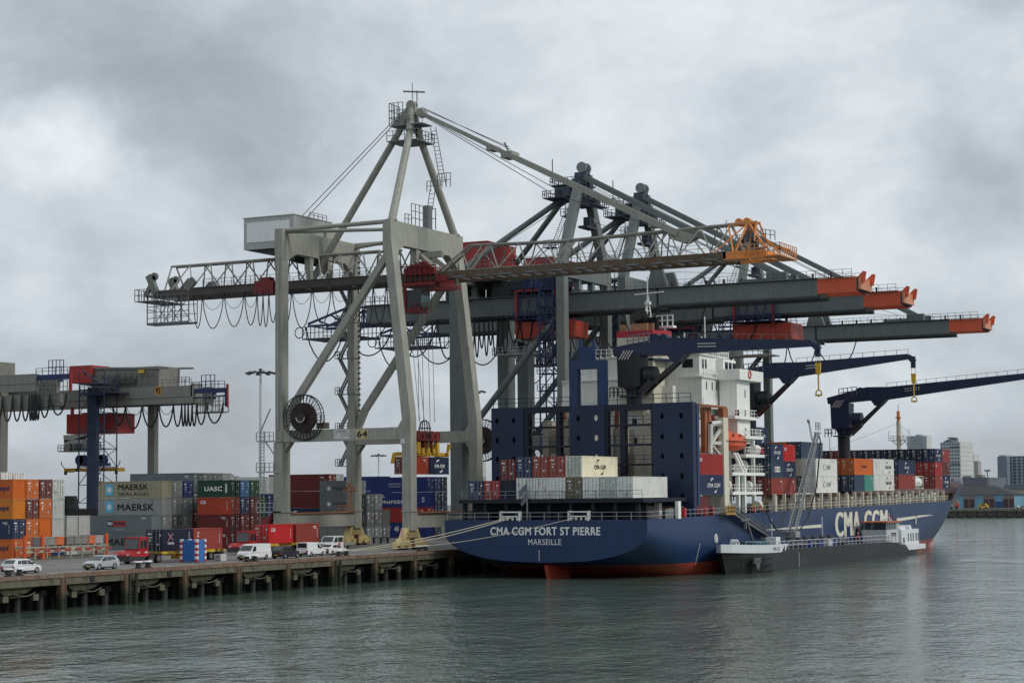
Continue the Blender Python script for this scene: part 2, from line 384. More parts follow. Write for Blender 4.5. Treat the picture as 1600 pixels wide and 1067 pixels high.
# bollards
blm=mat('black_bollard',(.02,.02,.02),.5); blw=mat('white_bollard_cap',(.75,.75,.73),.5)
b0=None; BG='mooring bollards along the quay edge'
bl=[(13,898),(30,898),(216,884),(231,883),(386,876),(398,875),(529,867),(541,866.5),(655,859.5),(665,859)]
words=['leftmost','second from the left','third from the left','fourth from the left','fifth from the left','sixth from the left','beside the white saloon wheel','just right of the white saloon','before the yellow crane bogie','at right foot of yellow crane bogie']
for (x,y),wd_ in zip(bl,words):
    p=at(x,y,Y=YQ+.6)
    if b0 is None:
        b0=thing('bollard','x','bollard',(0,0,0),group=BG)
        w=MB(); w.tube((0,0,0),(0,0,.62),.32,12,.26); w.tube((0,0,0),(0,0,.08),.5,12); part('post',w,blm,b0)
        w=MB(); w.tube((0,0,.62),(0,0,.68),.45,12,.52); w.tube((0,0,.68),(0,0,.80),.52,12,.48); part('cap',w,blw,b0); o=b0
    else: o=copy_tree(b0)
    o.location=(p.x,YQ+.6,HQ+.012); o['label']='white capped black mooring bollard on the quay edge, '+wd_
# water marks, bow-wave streak far right are left to the water surface
# ================================================================ containers
PAL={'orange':(.55,.125,.018),'amber orange':(.60,.20,.02),'orange-red':(.42,.055,.022),'red':(.34,.028,.025),'bright red':(.50,.018,.020),'dark red':(.14,.018,.018),
 'brown':(.13,.032,.028),'brick red':(.27,.045,.035),'dark blue':(.018,.032,.085),'navy':(.010,.016,.040),'blue':(.020,.052,.20),'royal blue':(.013,.03,.165),'mid blue':(.045,.14,.30),'slate blue':(.035,.06,.105),'grey':(.27,.28,.265),'slate grey':(.15,.18,.19),'light grey':(.42,.43,.41),
 'tan grey':(.30,.28,.19),'dark grey':(.10,.11,.11),'green':(.018,.085,.035),'dark green':(.010,.05,.026),'teal':(.07,.27,.22),'white':(.74,.74,.70),'cream':(.66,.62,.47),'olive brown':(.12,.10,.06),'black':(.012,.014,.015),'pale green grey':(.46,.51,.46)}
def cm(c): return mat('container_'+c.replace(' ','_').replace('-','_'),PAL[c],.55,0,.22,.5,.22,rust=.22 if c not in('black','white') else .3)
rodm=mat('lock_rod_steel',(.30,.30,.29),.5,.3); lab=mat('white_lettering',(.78,.78,.76),.6,0,.08,1,.1); blk=mat('black_lettering',(.012,.012,.016),.6,0,.1,1,.1)
frostm=mat('door_dark_strip',(.06,.055,.05),.7)  # dark colour of the thin strips across the door leaves
CM={}
def cont_mesh(L,H):
    k=(L,H)
    if k in CM: return CM[k]
    w=MB(); Wd=2.44; hx=L/2; hy=Wd/2
    for sx in (-1,1):
        for sy in (-1,1):
            x0=sx*hx; y0=sy*hy
            w.box(x0,x0-sx*.16,y0,y0-sy*.16,.0,H)
            for z0 in (0,H-.16): w.box(x0+sx*.012,x0-sx*.19,y0+sy*.012,y0-sy*.18,z0-.0,z0+.16)
    for sy in (-1,1):
        for z0,z1 in ((.02,.17),(H-.12,H-.01)): w.box(-hx+.17,hx-.17,sy*hy,sy*(hy-.08),z0,z1)
    for sx in (-1,1):
        for z0,z1 in ((.02,.18),(H-.14,H-.01)): w.box(sx*hx,sx*(hx-.1),-hy+.17,hy-.17,z0,z1)
    # corrugated walls
    def wall(n,fn):
        prof=[]; per=1/n
        for i in range(n):
            for t,d in ((0,0),(.32,0),(.5,1),(.82,1)): prof.append(((i+t)*per,d))
        prof.append((1,0)); vs=[];fs=[]
        for j,(t,d) in enumerate(prof): vs+= [fn(t,d,.16),fn(t,d,H-.11)]
        for j in range(len(prof)-1): fs.append((2*j,2*j+2,2*j+3,2*j+1))
        w.add(vs,fs)
    n=int(L/.30)
    wall(n,lambda t,d,z:(-hx+.15+t*(L-.3),-hy+.012+d*.05,z))
    wall(n,lambda t,d,z:(hx-.15-t*(L-.3),hy-.012-d*.05,z))
    wall(8,lambda t,d,z:(hx-.03-d*.05,-hy+.15+t*(Wd-.3),z))
    wall(8,lambda t,d,z:(-hx+.03+d*.05,hy-.15-t*(Wd-.3),z))
    w.add([(-hx+.05,-hy+.05,H-.03),(hx-.05,-hy+.05,H-.03),(hx-.05,hy-.05,H-.03),(-hx+.05,hy-.05,H-.03)],[(0,1,2,3)])
    w.add([(-hx+.05,-hy+.05,.05),(hx-.05,-hy+.05,.05),(hx-.05,hy-.05,.05),(-hx+.05,hy-.05,.05)],[(0,3,2,1)])
    me=bpy.data.meshes.new('shipping_container'); me.from_pydata(w.v,[],w.f); me.materials.append(cm('grey')); me.update()
    # doors on the -x end
    d=MB(); X=-hx-.004
    for s_ in (-1,1):
        d.k=0; d.box(X+.02,X-.012,s_*.015,s_*(hy-.16),.17,H-.15)
        d.k=1
        for yy in (.32,.80): 
            d.box(X-.012,X-.05,s_*yy-.022,s_*yy+.022,.06,H-.06)
            for z in (.12,H*.33,H*.62,H-.18): d.box(X-.012,X-.065,s_*yy-.075,s_*yy+.075,z-.045,z+.045)
        for z in (H*.36,): d.box(X-.012,X-.07,s_*.28,s_*.86,z-.03,z+.03)
        d.k=2
        for z in (.55,H*.5,H*.8): d.box(X-.004,X-.018,s_*.10-.015,s_*1.0+.0,z-.012,z+.012)
    d.k=3
    d.box(X-.013,X-.022,.45,.98,H-.62,H-.44); d.box(X-.013,X-.022,.55,.72,H*.45,H*.55); d.box(X-.013,X-.022,-.95,-.72,H-.8,H-.55); d.box(X-.013,X-.022,-.62,-.40,H*.28,H*.34); d.box(X-.013,X-.022,.42,.74,H*.62,H*.66)
    md=bpy.data.meshes.new('doors'); md.from_pydata(d.v,[],d.f)
    for m in (cm('grey'),rodm,frostm,lab): md.materials.append(m)
    md.polygons.foreach_set('material_index',d.mi); md.update()
    CM[k]=(me,md); return CM[k]
SIDE=None
def decal(kind,L,H,yard):
    """lettering on the long side that shows; local axes"""
    s_=1 if yard else -1; Y=s_*(2.44/2+.012); ux=(-1,0,0) if yard else (1,0,0); u=-1 if yard else 1; uy=(0,0,1)
    P=lambda a,z:(u*a,Y,z)           # a = metres to the right of the middle as one reads it
    m=MB(); mats=[blk,lab]
    if kind in('sealand','maersk','maersk2'):
        mats=[blk,lab,mat('sky_blue_panel',(.10,.42,.60),.6,0,.1)]
        c=-3.95 if kind!='maersk2' else -3.6
        m.k=2; bar(m,P(c,H/2),ux,uy,1.45,1.75); m.k=1; star(m,(u*c,Y+s_*.008,H/2),ux,uy,.66); m.k=0
        if kind=='sealand': letter(m,'MAERSK',P(.55,H*.66),ux,uy,5.7,.88,.01); letter(m,'SEALAND',P(.6,H*.24),ux,uy,5.7,.56,.0)
        else: letter(m,'MAERSK',P(1.05,H*.47),ux,uy,6.9,1.05,.01)
    elif kind=='maersk20':
        mats=[blk,lab]; m.k=1; star(m,P(-2.0,H*.5),ux,uy,.55); m.k=0; letter(m,'MAERSK',P(.9,H*.5),ux,uy,4.2,.7,.0)
    elif kind=='pno':
        mats=[blk,lab,mat('navy_panel',(.012,.018,.05),.6,0,.1),mat('red_panel',(.42,.03,.025),.6,0,.1),mat('navy_lettering',(.02,.03,.10),.6)]
        m.k=2; bar(m,P(-1.7,H*.53),ux,uy,1.15,.82); m.k=3; bar(m,P(.05,H*.53),ux,uy,2.35,.82)
        m.k=1; letter(m,'P&O',(u*-1.7,Y+s_*.008,H*.53),ux,uy,.95,.5,.02); letter(m,'AUSTRALIA',P(0,H*.2),ux,uy,1.7,.16,0)
        m.k=4; letter(m,'Nedlloyd',(u*.05,Y+s_*.008,H*.53),ux,uy,2.1,.55,.02)
        m.k=1; bar(m,P(4.6,H*.86),ux,uy,.9,.09); bar(m,P(4.7,H*.78),ux,uy,.3,.08)
    elif kind=='hapag':
        mats=[mat('navy_lettering',(.02,.03,.10),.6)]; m.k=0; letter(m,'Hapag-Lloyd',P(L/2-3.3,H*.52),ux,uy,5.2,.85,.02)
    elif kind=='hapag20':
        mats=[mat('navy_lettering',(.02,.03,.10),.6)]; m.k=0; letter(m,'Hapag-Lloyd',P(.45,H*.52),ux,uy,2.9,.55,.02); arc(m,P(-1.6,H*.52),ux,uy,.3,60,300,.16)
    elif kind=='uasc':
        m.k=1; letter(m,'UASC',P(-.1,H*.50),ux,uy,3.3,.72,.012); bar(m,P(2.25,H*.52),ux,uy,.36,1.35)
        m.k=0
        for i in range(4): letter(m,'UASC',(u*2.25,Y+s_*.008,H*.52-.5+i*.33),ux,uy,.28,.16)
    elif kind=='cai': m.k=1; letter(m,'CAI',P(-L/2+1.05,H*.72),ux,uy,.95,.55,.04); [bar(m,P(L/2-.6,H*.3+i*.22),ux,uy,.10,.13) for i in range(6)]
    elif kind=='gold': m.k=1; letter(m,'Z',P(-L/2+.9,H*.72),ux,uy,.5,.6,.0); [bar(m,P(L/2-.6,H*.3+i*.22),ux,uy,.09,.13) for i in range(6)]
    elif kind=='xtex':
        mats=[blk,lab,mat('pink_cross',(.62,.30,.34),.6)]; m.k=2
        c=Vector(P(-L/2+1.6,H*.66)); 
        for sg_ in (1,-1): m.add([c+Vector((u*a,0,z)) for a,z in ((-.55,.42*sg_),(-.42,.42*sg_),(.55,-.42*sg_),(.42,-.42*sg_))],[(0,1,2,3)])
        m.k=1; letter(m,'TEX45',P(-L/2+1.6,H*.36),ux,uy,1.3,.28,.01); [bar(m,P(L/2-.7,H*.25+i*.22),ux,uy,.10,.13) for i in range(8)]
    elif kind in('cma','cma20','cmacream'):
        sc=1.0 if kind!='cma20' else .62; mm=0 if kind=='cmacream' else 1; m.k=mm; s2=.75 if kind=='cmacream' else 1
        letter(m,'CMA CGM',P(0,H*.48),ux,uy,5.2*sc*s2,.62*(1 if sc==1 else .85),.015)
        arc(m,P(-.4*sc,H*.48),ux,uy,H*.34,75,150,.26,k=1.0); arc(m,P(.4*sc,H*.48),ux,uy,H*.34,-105,-30,.26,k=1.0)
    elif kind=='unif': m.k=1; letter(m,'UNIFEEDER',P(-.6,H*.36),ux,uy,7.2,.62,.01); letter(m,'L',P(-3.2,H*.75),ux,uy,.5,.5,.03); letter(m,'S',P(L/2-.9,H*.5),ux,uy,.7,1.0,0)
    elif kind=='china': m.k=1; letter(m,'CHINA SHIPPING',P(-.9,H*.55),ux,uy,2.6,.26,0); letter(m,'CONTAINER LINE',P(-.9,H*.38),ux,uy,2.6,.22,0)
    elif kind=='45': m.k=1; letter(m,'45',P(-.5,H*.6),ux,uy,1.0,.95,.03); letter(m,'HOLLAND',P(-2.6,H*.7),ux,uy,2.0,.25,0); letter(m,'EUROPE',P(-2.8,H*.52),ux,uy,1.6,.25,0)
    elif kind=='csav': mats=[mat('grey_lettering',(.22,.24,.24),.6)]; m.k=0; letter(m,'CSAV',P(.9,H*.5),ux,uy,2.6,.75,.01); arc(m,P(-1.3,H*.5),ux,uy,.5,40,320,.24)
    elif kind=='marks': m.k=1; [bar(m,P(L/2-.6,H*.3+i*.2),ux,uy,.10,.12) for i in range(6)]; bar(m,P(L/2-1.3,H*.82),ux,uy,.85,.10); bar(m,P(L/2-1.15,H*.74),ux,uy,.5,.08)
    elif kind=='sign':
        mats=[blk,lab,mat('red_panel',(.42,.03,.025),.6,0,.1),mat('green_panel',(.03,.16,.08),.6)]; m.k=1; bar(m,P(0,H*.5),ux,uy,2.6,.85); m.k=2; bar(m,(u*-.7,Y+s_*.008,H*.5),ux,uy,.7,.6); m.k=3; bar(m,(u*.75,Y+s_*.008,H*.5),ux,uy,.6,.5)
    return m,mats
DESC={'sealand':'MAERSK SEALAND lettering','maersk':'black MAERSK lettering','maersk2':'black MAERSK lettering','maersk20':'MAERSK lettering','pno':'blue and red panel','hapag':'dark blue lettering','hapag20':'small dark lettering','uasc':'white UASC lettering','cai':'white CAI mark','gold':'white letter','xtex':'pink cross','cma':'white CMA CGM lettering','cma20':'white CMA CGM lettering','cmacream':'black CMA CGM lettering','unif':'white lettering','china':'small white lettering','45':'white number 45','csav':'grey CSAV lettering','marks':'','sign':'white sign'}
def container(col,L,H,loc,label,group,yard=True,door=True,dec=None,name='shipping_container',reefer=False):
    me,md=cont_mesh(L,H)
    o=bpy.data.objects.new(name,me); COL.objects.link(o); o.location=loc; o.rotation_euler=(0,0,math.pi/2 if yard else 0)
    o.material_slots[0].link='OBJECT'; o.material_slots[0].material=cm(col)
    tag(o,label,'shipping container',group)
    if door:
        d=bpy.data.objects.new('doors',md); COL.objects.link(d); d.parent=o; d.material_slots[0].link='OBJECT'; d.material_slots[0].material=cm(col)
    if dec:
        m,mats=decal(dec,L,H,yard)
        x=part('lettering',m,mats,o,local=True)
    elif L>5:
        kk=(L,H,yard,'m')
        if kk not in CM:
            m,mats=decal('marks',L,H,yard); x=part('code_marks',m,mats,o,local=True); CM[kk]=x.data
        else: x=bpy.data.objects.new('code_marks',CM[kk]); COL.objects.link(x); x.parent=o
    return o
ORD=['first','second','third','fourth','fifth','sixth','seventh','eighth','ninth','tenth','eleventh','twelfth','thirteenth','fourteenth','fifteenth']
TIER={1:['only tier'],2:['bottom','top'],3:['bottom','middle','top'],4:['bottom','second','third','top'],5:['bottom','second','third','fourth','top'],6:['bottom','second','third','fourth','fifth','top']}
def an(s): return s
def block(name,X0,Yend,cols,L=12.19,H=2.59,group=None,pitch=2.62,base=3.8):
    """yard stack: columns go away along the quay from X0, tiers bottom to top; 'o'=blank end, 'd'=doors"""
    for i,c in enumerate(cols):
        z=base
        for t,sp in enumerate(c):
            if sp is None: z+=H; continue
            col,dr,dec=(list(sp)+[None,None,None])[:3] if not isinstance(sp,str) else (sp,'d',None)
            ln=L; hh=H
            if len(sp)>3 and not isinstance(sp,str): ln=sp[3] or L
            words=f"{col} container"+(f" with {DESC[dec]}" if dec and DESC[dec] else '')
            lb=f"{words}, {TIER[len(c)][t]} tier, {ORD[i]} column of the {name}"
            if len(lb.split())>16: lb=f"{col} container, {TIER[len(c)][t]} tier, {ORD[i]} column of the {name}"
            if len(cols)==1: lb=f"{words}, {TIER[len(c)][t]} tier of the {name}"
            container(col,ln,hh,(X0+i*pitch+1.22,Yend+ln/2,z),lb,group,True,dr!='o',dec)
            z+=hh+.01
O,D='o','d'
GY='containers stacked in the quay yard'
b=at(20,800,Y=172); block('orange stack',b.x,172,[
 [('orange',D,'hapag'),('dark blue',D),('amber orange',O,'hapag'),('orange',O,'hapag')],
 ['orange','orange','brown','orange'],
 [('orange-red',D),('orange',O),'orange','brown'],
 [('royal blue',O),('light grey',O),('light grey',O),'pale green grey']],group=GY)
b=at(1,748,Y=188); block('stack rising behind orange stack',b.x-2.6,188,[['dark blue','dark blue','grey','slate blue'],['brown','dark blue','grey','white'],['brown','grey','grey','white']],H=2.9,group=GY)
b=at(104,840,Y=176.5); block('small reefer stack beside orange stack',b.x,176.5,[[('light grey',O),('light grey',O)],['grey',('light grey',O)]],L=6.06,H=2.7,group=GY)
Y2=at(226,859.5,Z=3.8).y
b=at(237,820,Y=Y2); XM=b.x
block('grey MAERSK stack',XM,Y2,[
 [('slate grey',O,'maersk2'),('slate grey',O,'pno')],
 ['grey','grey',('grey',O,'maersk'),('tan grey',O,'sealand')],
 ['grey','dark grey','grey','grey'],
 ['grey','grey','grey','royal blue']],group=GY)
block('tall slate stack behind MAERSK stack',XM+4*2.62,Y2,[['dark red','dark red','dark grey',('slate grey',D,'marks')],['brown','dark red','grey','grey'],['dark red','brown','grey','grey'],['grey','grey','light grey','light grey']],H=2.9,group=GY)
Y3=at(370,857,Z=3.8).y
b=at(360,780,Y=Y3)
block('green UASC stack',b.x,Y3,[
 [('dark red',D,'marks'),('dark red',D,'marks'),('orange-red',D,'cai'),('dark green',D,'uasc')],
 ['dark red','dark red','dark blue','mid blue'],
 ['dark red','dark red','brown','green']],L=6.06,group=GY)
b=at(403.5,790,Y=Y3+1); block('green column beside UASC stack',b.x,Y3+1,[[('green',O),('green',O),('green',O)]],L=6.06,H=2.59,group=GY)
b=at(418,800,Y=Y3+6); block('blue and red column behind crane ladder',b.x,Y3+6,[['brick red','royal blue','royal blue','white'],['brown','dark red','brown','brown']],L=6.06,H=2.75,group=GY)
# behind the landside legs
Y5=Y3+8
b=at(513,780,Y=Y5); block('maroon stack behind crane legs',b.x,Y5,[['dark blue',('dark blue',D,'cma'),('dark red',D),('dark red',D)],['grey','dark red','brown','light grey']],H=2.9,group=GY)
Y6=Y3-1
b=at(560,780,Y=Y6); block('grey stack behind second crane leg',b.x,Y6,[['grey','slate grey',('slate grey',D,'maersk20'),('slate grey',D,'maersk20')],['dark grey','dark grey','grey',None]],H=2.59,L=7.6,group=GY)
Y7=Y3-2
b=at(573,800,Y=Y7); block('dark grey stack between crane legs',b.x,Y7,[['slate grey','dark grey','dark grey'],['slate grey','dark grey','slate grey'],['dark grey',('dark grey',O)]],L=6.06,H=2.7,group=GY)
Y8=Y3+5
b=at(668,800,Y=Y8); block('royal blue stack behind crane legs',b.x,Y8,[[('royal blue',O,'45'),('red',D),('royal blue',O,'unif'),('royal blue',D,'china')],['slate blue','dark blue','dark blue','royal blue'],['grey','dark blue','navy','navy']],H=2.8,group=GY)
b=at(600,760,Y=Y8+18); block('far blue stack behind crane legs',b.x,Y8+18,[['blue','blue','blue','blue']],H=2.9,group=GY)
b=at(751,740,Y=185); block('pale stack right of second cable reel',b.x,185,[['grey','grey','grey','light grey','white']],L=6.06,H=2.9,group=GY)
# more distant rows of the yard, whose tops show over the nearer stacks
for i in range(3): 
    b=at(352+i*9,760,Y=Y2+8+i*10); block(['near','middle','far'][i]+' pale stack behind UASC stack',b.x,Y2+8+i*10,[['grey','brown','grey','grey' if i else 'light grey']],H=2.9-.02*i,L=6.06,group=GY)
# ================================================================ quay cranes
G64=mat('pale_grey_green_steel',(.30,.305,.262),.6,0,.28,.35,.40,rust=.20,rustcol=(.17,.145,.10))
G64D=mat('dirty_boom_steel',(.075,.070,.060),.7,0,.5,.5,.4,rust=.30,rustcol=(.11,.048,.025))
G64T=mat('pale_truss_steel',(.27,.265,.235),.6,0,.3,.5,.4,rust=.1)
DK=mat('dark_grey_green_steel',(.130,.150,.146),.6,0,.2,.2,.3,rust=.05,rustcol=(.05,.03,.02))
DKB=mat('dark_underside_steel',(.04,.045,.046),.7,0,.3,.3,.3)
DKL=mat('dark_box_leg_steel',(.145,.16,.15),.6,0,.2,.2,.3,rust=.05,rustcol=(.05,.03,.02))
NAVY=mat('navy_blue_steel',(.018,.034,.105),.5,0,.3,.6,.3); REDS=mat('signal_red_steel',(.33,.032,.028),.5,0,.25,.5,.3,rust=.1)
TIP=mat('orange_red_steel',(.62,.100,.042),.5,0,.12,.4,.15); YEL=mat('crane_yellow',(.60,.36,.035),.5,0,.25,.7,.3,rust=.15); PALEY=mat('pale_yellow_steel',(.55,.44,.20),.6,0,.25,.7,.3,rust=.15)
BLKC=mat('black_rubber_cable',(.012,.012,.013),.5,0,.1); WHT=mat('white_paint',(.62,.63,.60),.5,0,.12,.6,.2,rust=.1); ROPE=mat('wire_rope',(.11,.115,.12),.6,.2,.1)
RUST=mat('rusty_orange_paint',(.40,.14,.045),.7,0,.35,.7,.3,rust=.3); DGR=mat('galvanised_grey',(.16,.17,.175),.55,.2,.2); GLS=glass(); CHK=mat('black_stencil',(.02,.02,.02),.6)
def festoon(mb,X,z,ys,drop,r=.09):
    """cable loops hanging from a track, one per gap"""
    for (a,b,d) in zip(ys,ys[1:],drop):
        pts=[]; wdt=b-a
        for i in range(11):
            t=i/10; pts.append((X,a+wdt*t,z-d*(1-(2*t-1)**2)**.75))
        mb.path(pts,r,5)
def stairs(mb,x,y,z0,z1,step=5.6,w=1.5,l=2.4,sgn=1):
    """zig-zag stair with landings on the -y ... +y side of a leg"""
    z=z0; k=0
    while z<z1:
        mb.box(x-w/2,x+w/2,y,y+sgn*(l+.4),z-.1,z)
        mb.rail([(x-w/2,y,z),(x-w/2,y+sgn*(l+.4),z),(x+w/2,y+sgn*(l+.4),z)],1.1,.9,.04)
        zm=z+step/2
        mb.beam((x-.25,y+sgn*l,z),(x-.25,y+sgn*.3,zm),.12,.28); mb.beam((x+.45,y+sgn*l,z),(x+.45,y+sgn*.3,zm),.12,.28)
        for i in range(1,7): t=i/7; mb.beam((x-.25,y+sgn*(l-(l-.3)*t),z+step/2*t),(x+.45,y+sgn*(l-(l-.3)*t),z+step/2*t),.18,.05)
        if z+step<z1+.1:
            mb.beam((x-.25,y+sgn*.3,zm),(x-.25,y+sgn*l,z+step),.12,.28); mb.beam((x+.45,y+sgn*.3,zm),(x+.45,y+sgn*l,z+step),.12,.28)
            for i in range(1,7): t=i/7; mb.beam((x-.25,y+sgn*(.3+(l-.3)*t),zm+step/2*t),(x+.45,y+sgn*(.3+(l-.3)*t),zm+step/2*t),.18,.05)
        z+=step
def bogie(parent,x,y,z=HQ,yellow=PALEY,red=REDS):
    """rail bogie: pierced equaliser on top, two lower rockers, eight wheels"""
    w=MB()
    w.prism([(x-2.4,y-.5,z+1.6),(x+2.4,y-.5,z+1.6),(x+1.5,y-.5,z+3.1),(x-1.5,y-.5,z+3.1)],(0,1.0,0))
    for s_ in (-1,1): 
        w.prism([(x+s_*3.9,y-.45,z+.6),(x+s_*.4,y-.45,z+.6),(x+s_*.9,y-.45,z+1.6),(x+s_*3.0,y-.45,z+1.6)],(0,.9,0))
        for q in (.9,2.9): w.box(x+s_*q-.55,x+s_*q+.55,y-.62,y+.62,z+.3,z+1.05)
        w.box(x+s_*4.3-.15,x+s_*4.3+.15,y-.4,y+.4,z+.2,z+1.2)
    o=part('bogie_frame',w,yellow,parent)
    k=MB()
    for s_ in (-1,1):
        for i in range(5):
            for j in range(7): 
                px_,pz=x-1.5+j*.5+(.25 if i%2 else 0),z+1.75+i*.26
                if abs(px_-x)<1.75-i*.12: k.box(px_-.13,px_+.13,y+s_*.505,y+s_*.515,pz-.085,pz+.085)
    for i in range(4):
        for j in range(4): 
            pass
    part('pierced_holes',k,CHK,o)
    r=MB(); r.box(x-.3,x+.3,y-.6,y+.6,z+.5,z+1.7)
    for q in (-3.3,-2.1,-1.3,1.3,2.1,3.3): r.tube((x+q,y-.25,z+.4),(x+q,y+.25,z+.4),.4,12)
    part('wheels',r,mat('rusty_red_wheel',(.14,.035,.03),.6),parent)
def reel(parent,c,R,nrm=(-1,0,0)):
    """cable reel: hub drum, wound cable and open spoked flanges"""
    c=Vector(c); n=Vector(nrm)
    w=MB()
    for off in (0,.75):
        cc=c+n*off; w.ring(cc,n,R,.09,36,4); w.ring(cc,n,R*.62,.05,24,4)
        for i in range(30):
            a=2*math.pi*i/30; u=Vector((0,1,0)); d=u*math.cos(a)+Vector((0,0,1))*math.sin(a); w.beam(cc+d*R*.16,cc+d*R,.1,.06)
    o=part('reel_flange',w,mat('blackened_steel',(.03,.028,.028),.6),parent)
    w=MB(); w.disc(c+n*.1,n,R*.66,.5,32); part('wound_cable',w,mat('brown_wound_cable',(.06,.035,.028),.6),o)
    w=MB(); w.disc(c+n*.7,n,R*.2,.5,16); part('hub',w,mat('blackened_steel',(.03,.028,.028)),o)
    w=MB(); w.path([c+n*1.3+Vector((0,math.cos(a)*R*.22,math.sin(a)*R*.22)) for a in [math.radians(q) for q in range(180,380,20)]],.06,4); part('slip_ring_pipe',w,WHT,o)
# ---------------------------------------------------------------- crane 64
XC,XD,YW,YL=245.2,266.0,139.5,161.5
XM64=(XC+XD)/2
c64=thing('ship_to_shore_crane','tall pale grey green gantry crane with lattice boom and number 64 on its portal','crane',(XM64,150,HQ))
def leg(name,x,y,z0,z1,wx,wy,parent,m,x2=None,y2=None,wx2=None,wy2=None):
    w=MB(); w.add([],[])
    x2=x if x2 is None else x2; y2=y if y2 is None else y2; wx2=wx2 or wx; wy2=wy2 or wy
    vs=[(x+a*wx/2,y+b*wy/2,z0) for a,b in ((-1,-1),(1,-1),(1,1),(-1,1))]+[(x2+a*wx2/2,y2+b*wy2/2,z1) for a,b in ((-1,-1),(1,-1),(1,1),(-1,1))]
    w.add(vs,[(0,3,2,1),(4,5,6,7),(0,1,5,4),(1,2,6,5),(2,3,7,6),(3,0,4,7)])
    return w
ZP=20.6; ZT=52.0
for x in (XC,XD):
    # waterside leg: upright to the portal, then leaning landward
    w=leg('leg',x,YW,HQ+2.7,ZP+2.2,1.75,1.45,c64,G64)
    w.add([],[]); a=leg('leg',x,YW,ZP+2.2,ZT-2.6,1.75,1.45,c64,G64,y2=YW+3.1,wy2=1.35)
    w.add(a.v,a.f)
    w.box(x-1.0,x+1.0,YW-.85,YW+.85,HQ+5.4,HQ+5.6)
    # haunches at the portal beam
    w.prism([(x-.6,YW+.6,ZP+.88),(x-.6,YW+1.6,ZP+.88),(x-.6,YW+.6,ZP+2.4)],(1.2,0,0)); w.prism([(x-.6,YW+.6,ZP-.9),(x-.6,YW+1.6,ZP-.9),(x-.6,YW+.6,ZP-2.2)],(1.2,0,0))
    part('leg',w,G64,c64)
    w=leg('leg',x,YL,HQ+2.7,ZP-.9,2.1,1.6,c64,G64); a=leg('leg',x,YL,ZP-.9,ZT-2.6,1.7,1.25,c64,G64); w.add(a.v,a.f)
    w.prism([(x-.6,YL-.7,ZP-.9),(x-.6,YL-1.9,ZP-.9),(x-.6,YL-.7,ZP-2.5)],(1.2,0,0))
    w.box(x-1.2,x+1.2,YL-.95,YL+.95,HQ+5.4,HQ+5.6)
    if x==XC: w.box(x-1.0,x-.86,YL-.1,YL+.35,ZP+1,ZT-4)
    for zz_ in (HQ+11,ZP+6,ZP+16,ZP+25): w.box(x-(1.07 if zz_<ZP else .87),x+(1.07 if zz_<ZP else .87),YL-(.82 if zz_<ZP else .645),YL+(.82 if zz_<ZP else .645),zz_,zz_+.07)
    part('leg',w,G64,c64)
    w=MB(); w.box(x-.75,x+.75,YW+.73,YL-.63,ZP-.88,ZP+.88); 
    for yy in (YW+2.7,): w.box(x-.8,x+.8,yy-.12,yy+.12,ZP-.93,ZP+.93)
    part('portal_beam',w,G64,c64)
for y,wy in ((YW,1.3),(YL,1.45)):
    w=MB(); w.prism([(XC+.9,y-wy/2,HQ+9.3),(XD-.9,y-wy/2,HQ+9.3),(XD-.9,y-wy/2,HQ+4.4),(XC+6,y-wy/2,HQ+6.0),(XC+.9,y-wy/2,HQ+4.4)] if False else [(XC+.9,y-wy/2,HQ+5.2),(XD-.9,y-wy/2,HQ+5.2),(XD-.9,y-wy/2,HQ+3.1),(XC+.9,y-wy/2,HQ+3.1)],(0,wy,0))
    o=part('sill_beam',w,G64,c64)
    w=MB(); w.box(XC+1.2,XD-1.2,y-1.1,y-.66,HQ+5.22,HQ+5.36); w.rail([(XC+14,y-1.05,HQ+5.36),(XD-2,y-1.05,HQ+5.36)],1.0,2.2,.03); part('walkway',w,RUST,o)
for y,y2 in ((YW+3.1,1),(YL,0)):
    zb=ZT-2.6
    w=MB(); w.prism([(XC-.9,y-.68,ZT),(XD+.9,y-.68,ZT),(XD+.9,y-.68,zb-4.6+2.0),(XD-.9,y-.68,zb-2.6),(XD-3.6,y-.68,zb-.9),(XC+3.2,y-.68,zb-.9),(XC+.9,y-.68,zb-2.0),(XC-.9,y-.68,zb-2.0)],(0,1.36,0))
    for xx in (XC+7.6,XD-8.0): w.box(xx-.5,xx+.5,y-.5,y+.5,zb-3.0,zb-.9)
    for xx in (XC+4,XC+10,XC+16): w.box(xx-.08,xx+.08,y-.72,y-.68,ZT-1.1,ZT-.8)
    part('upper_cross_beam',w,G64,c64)
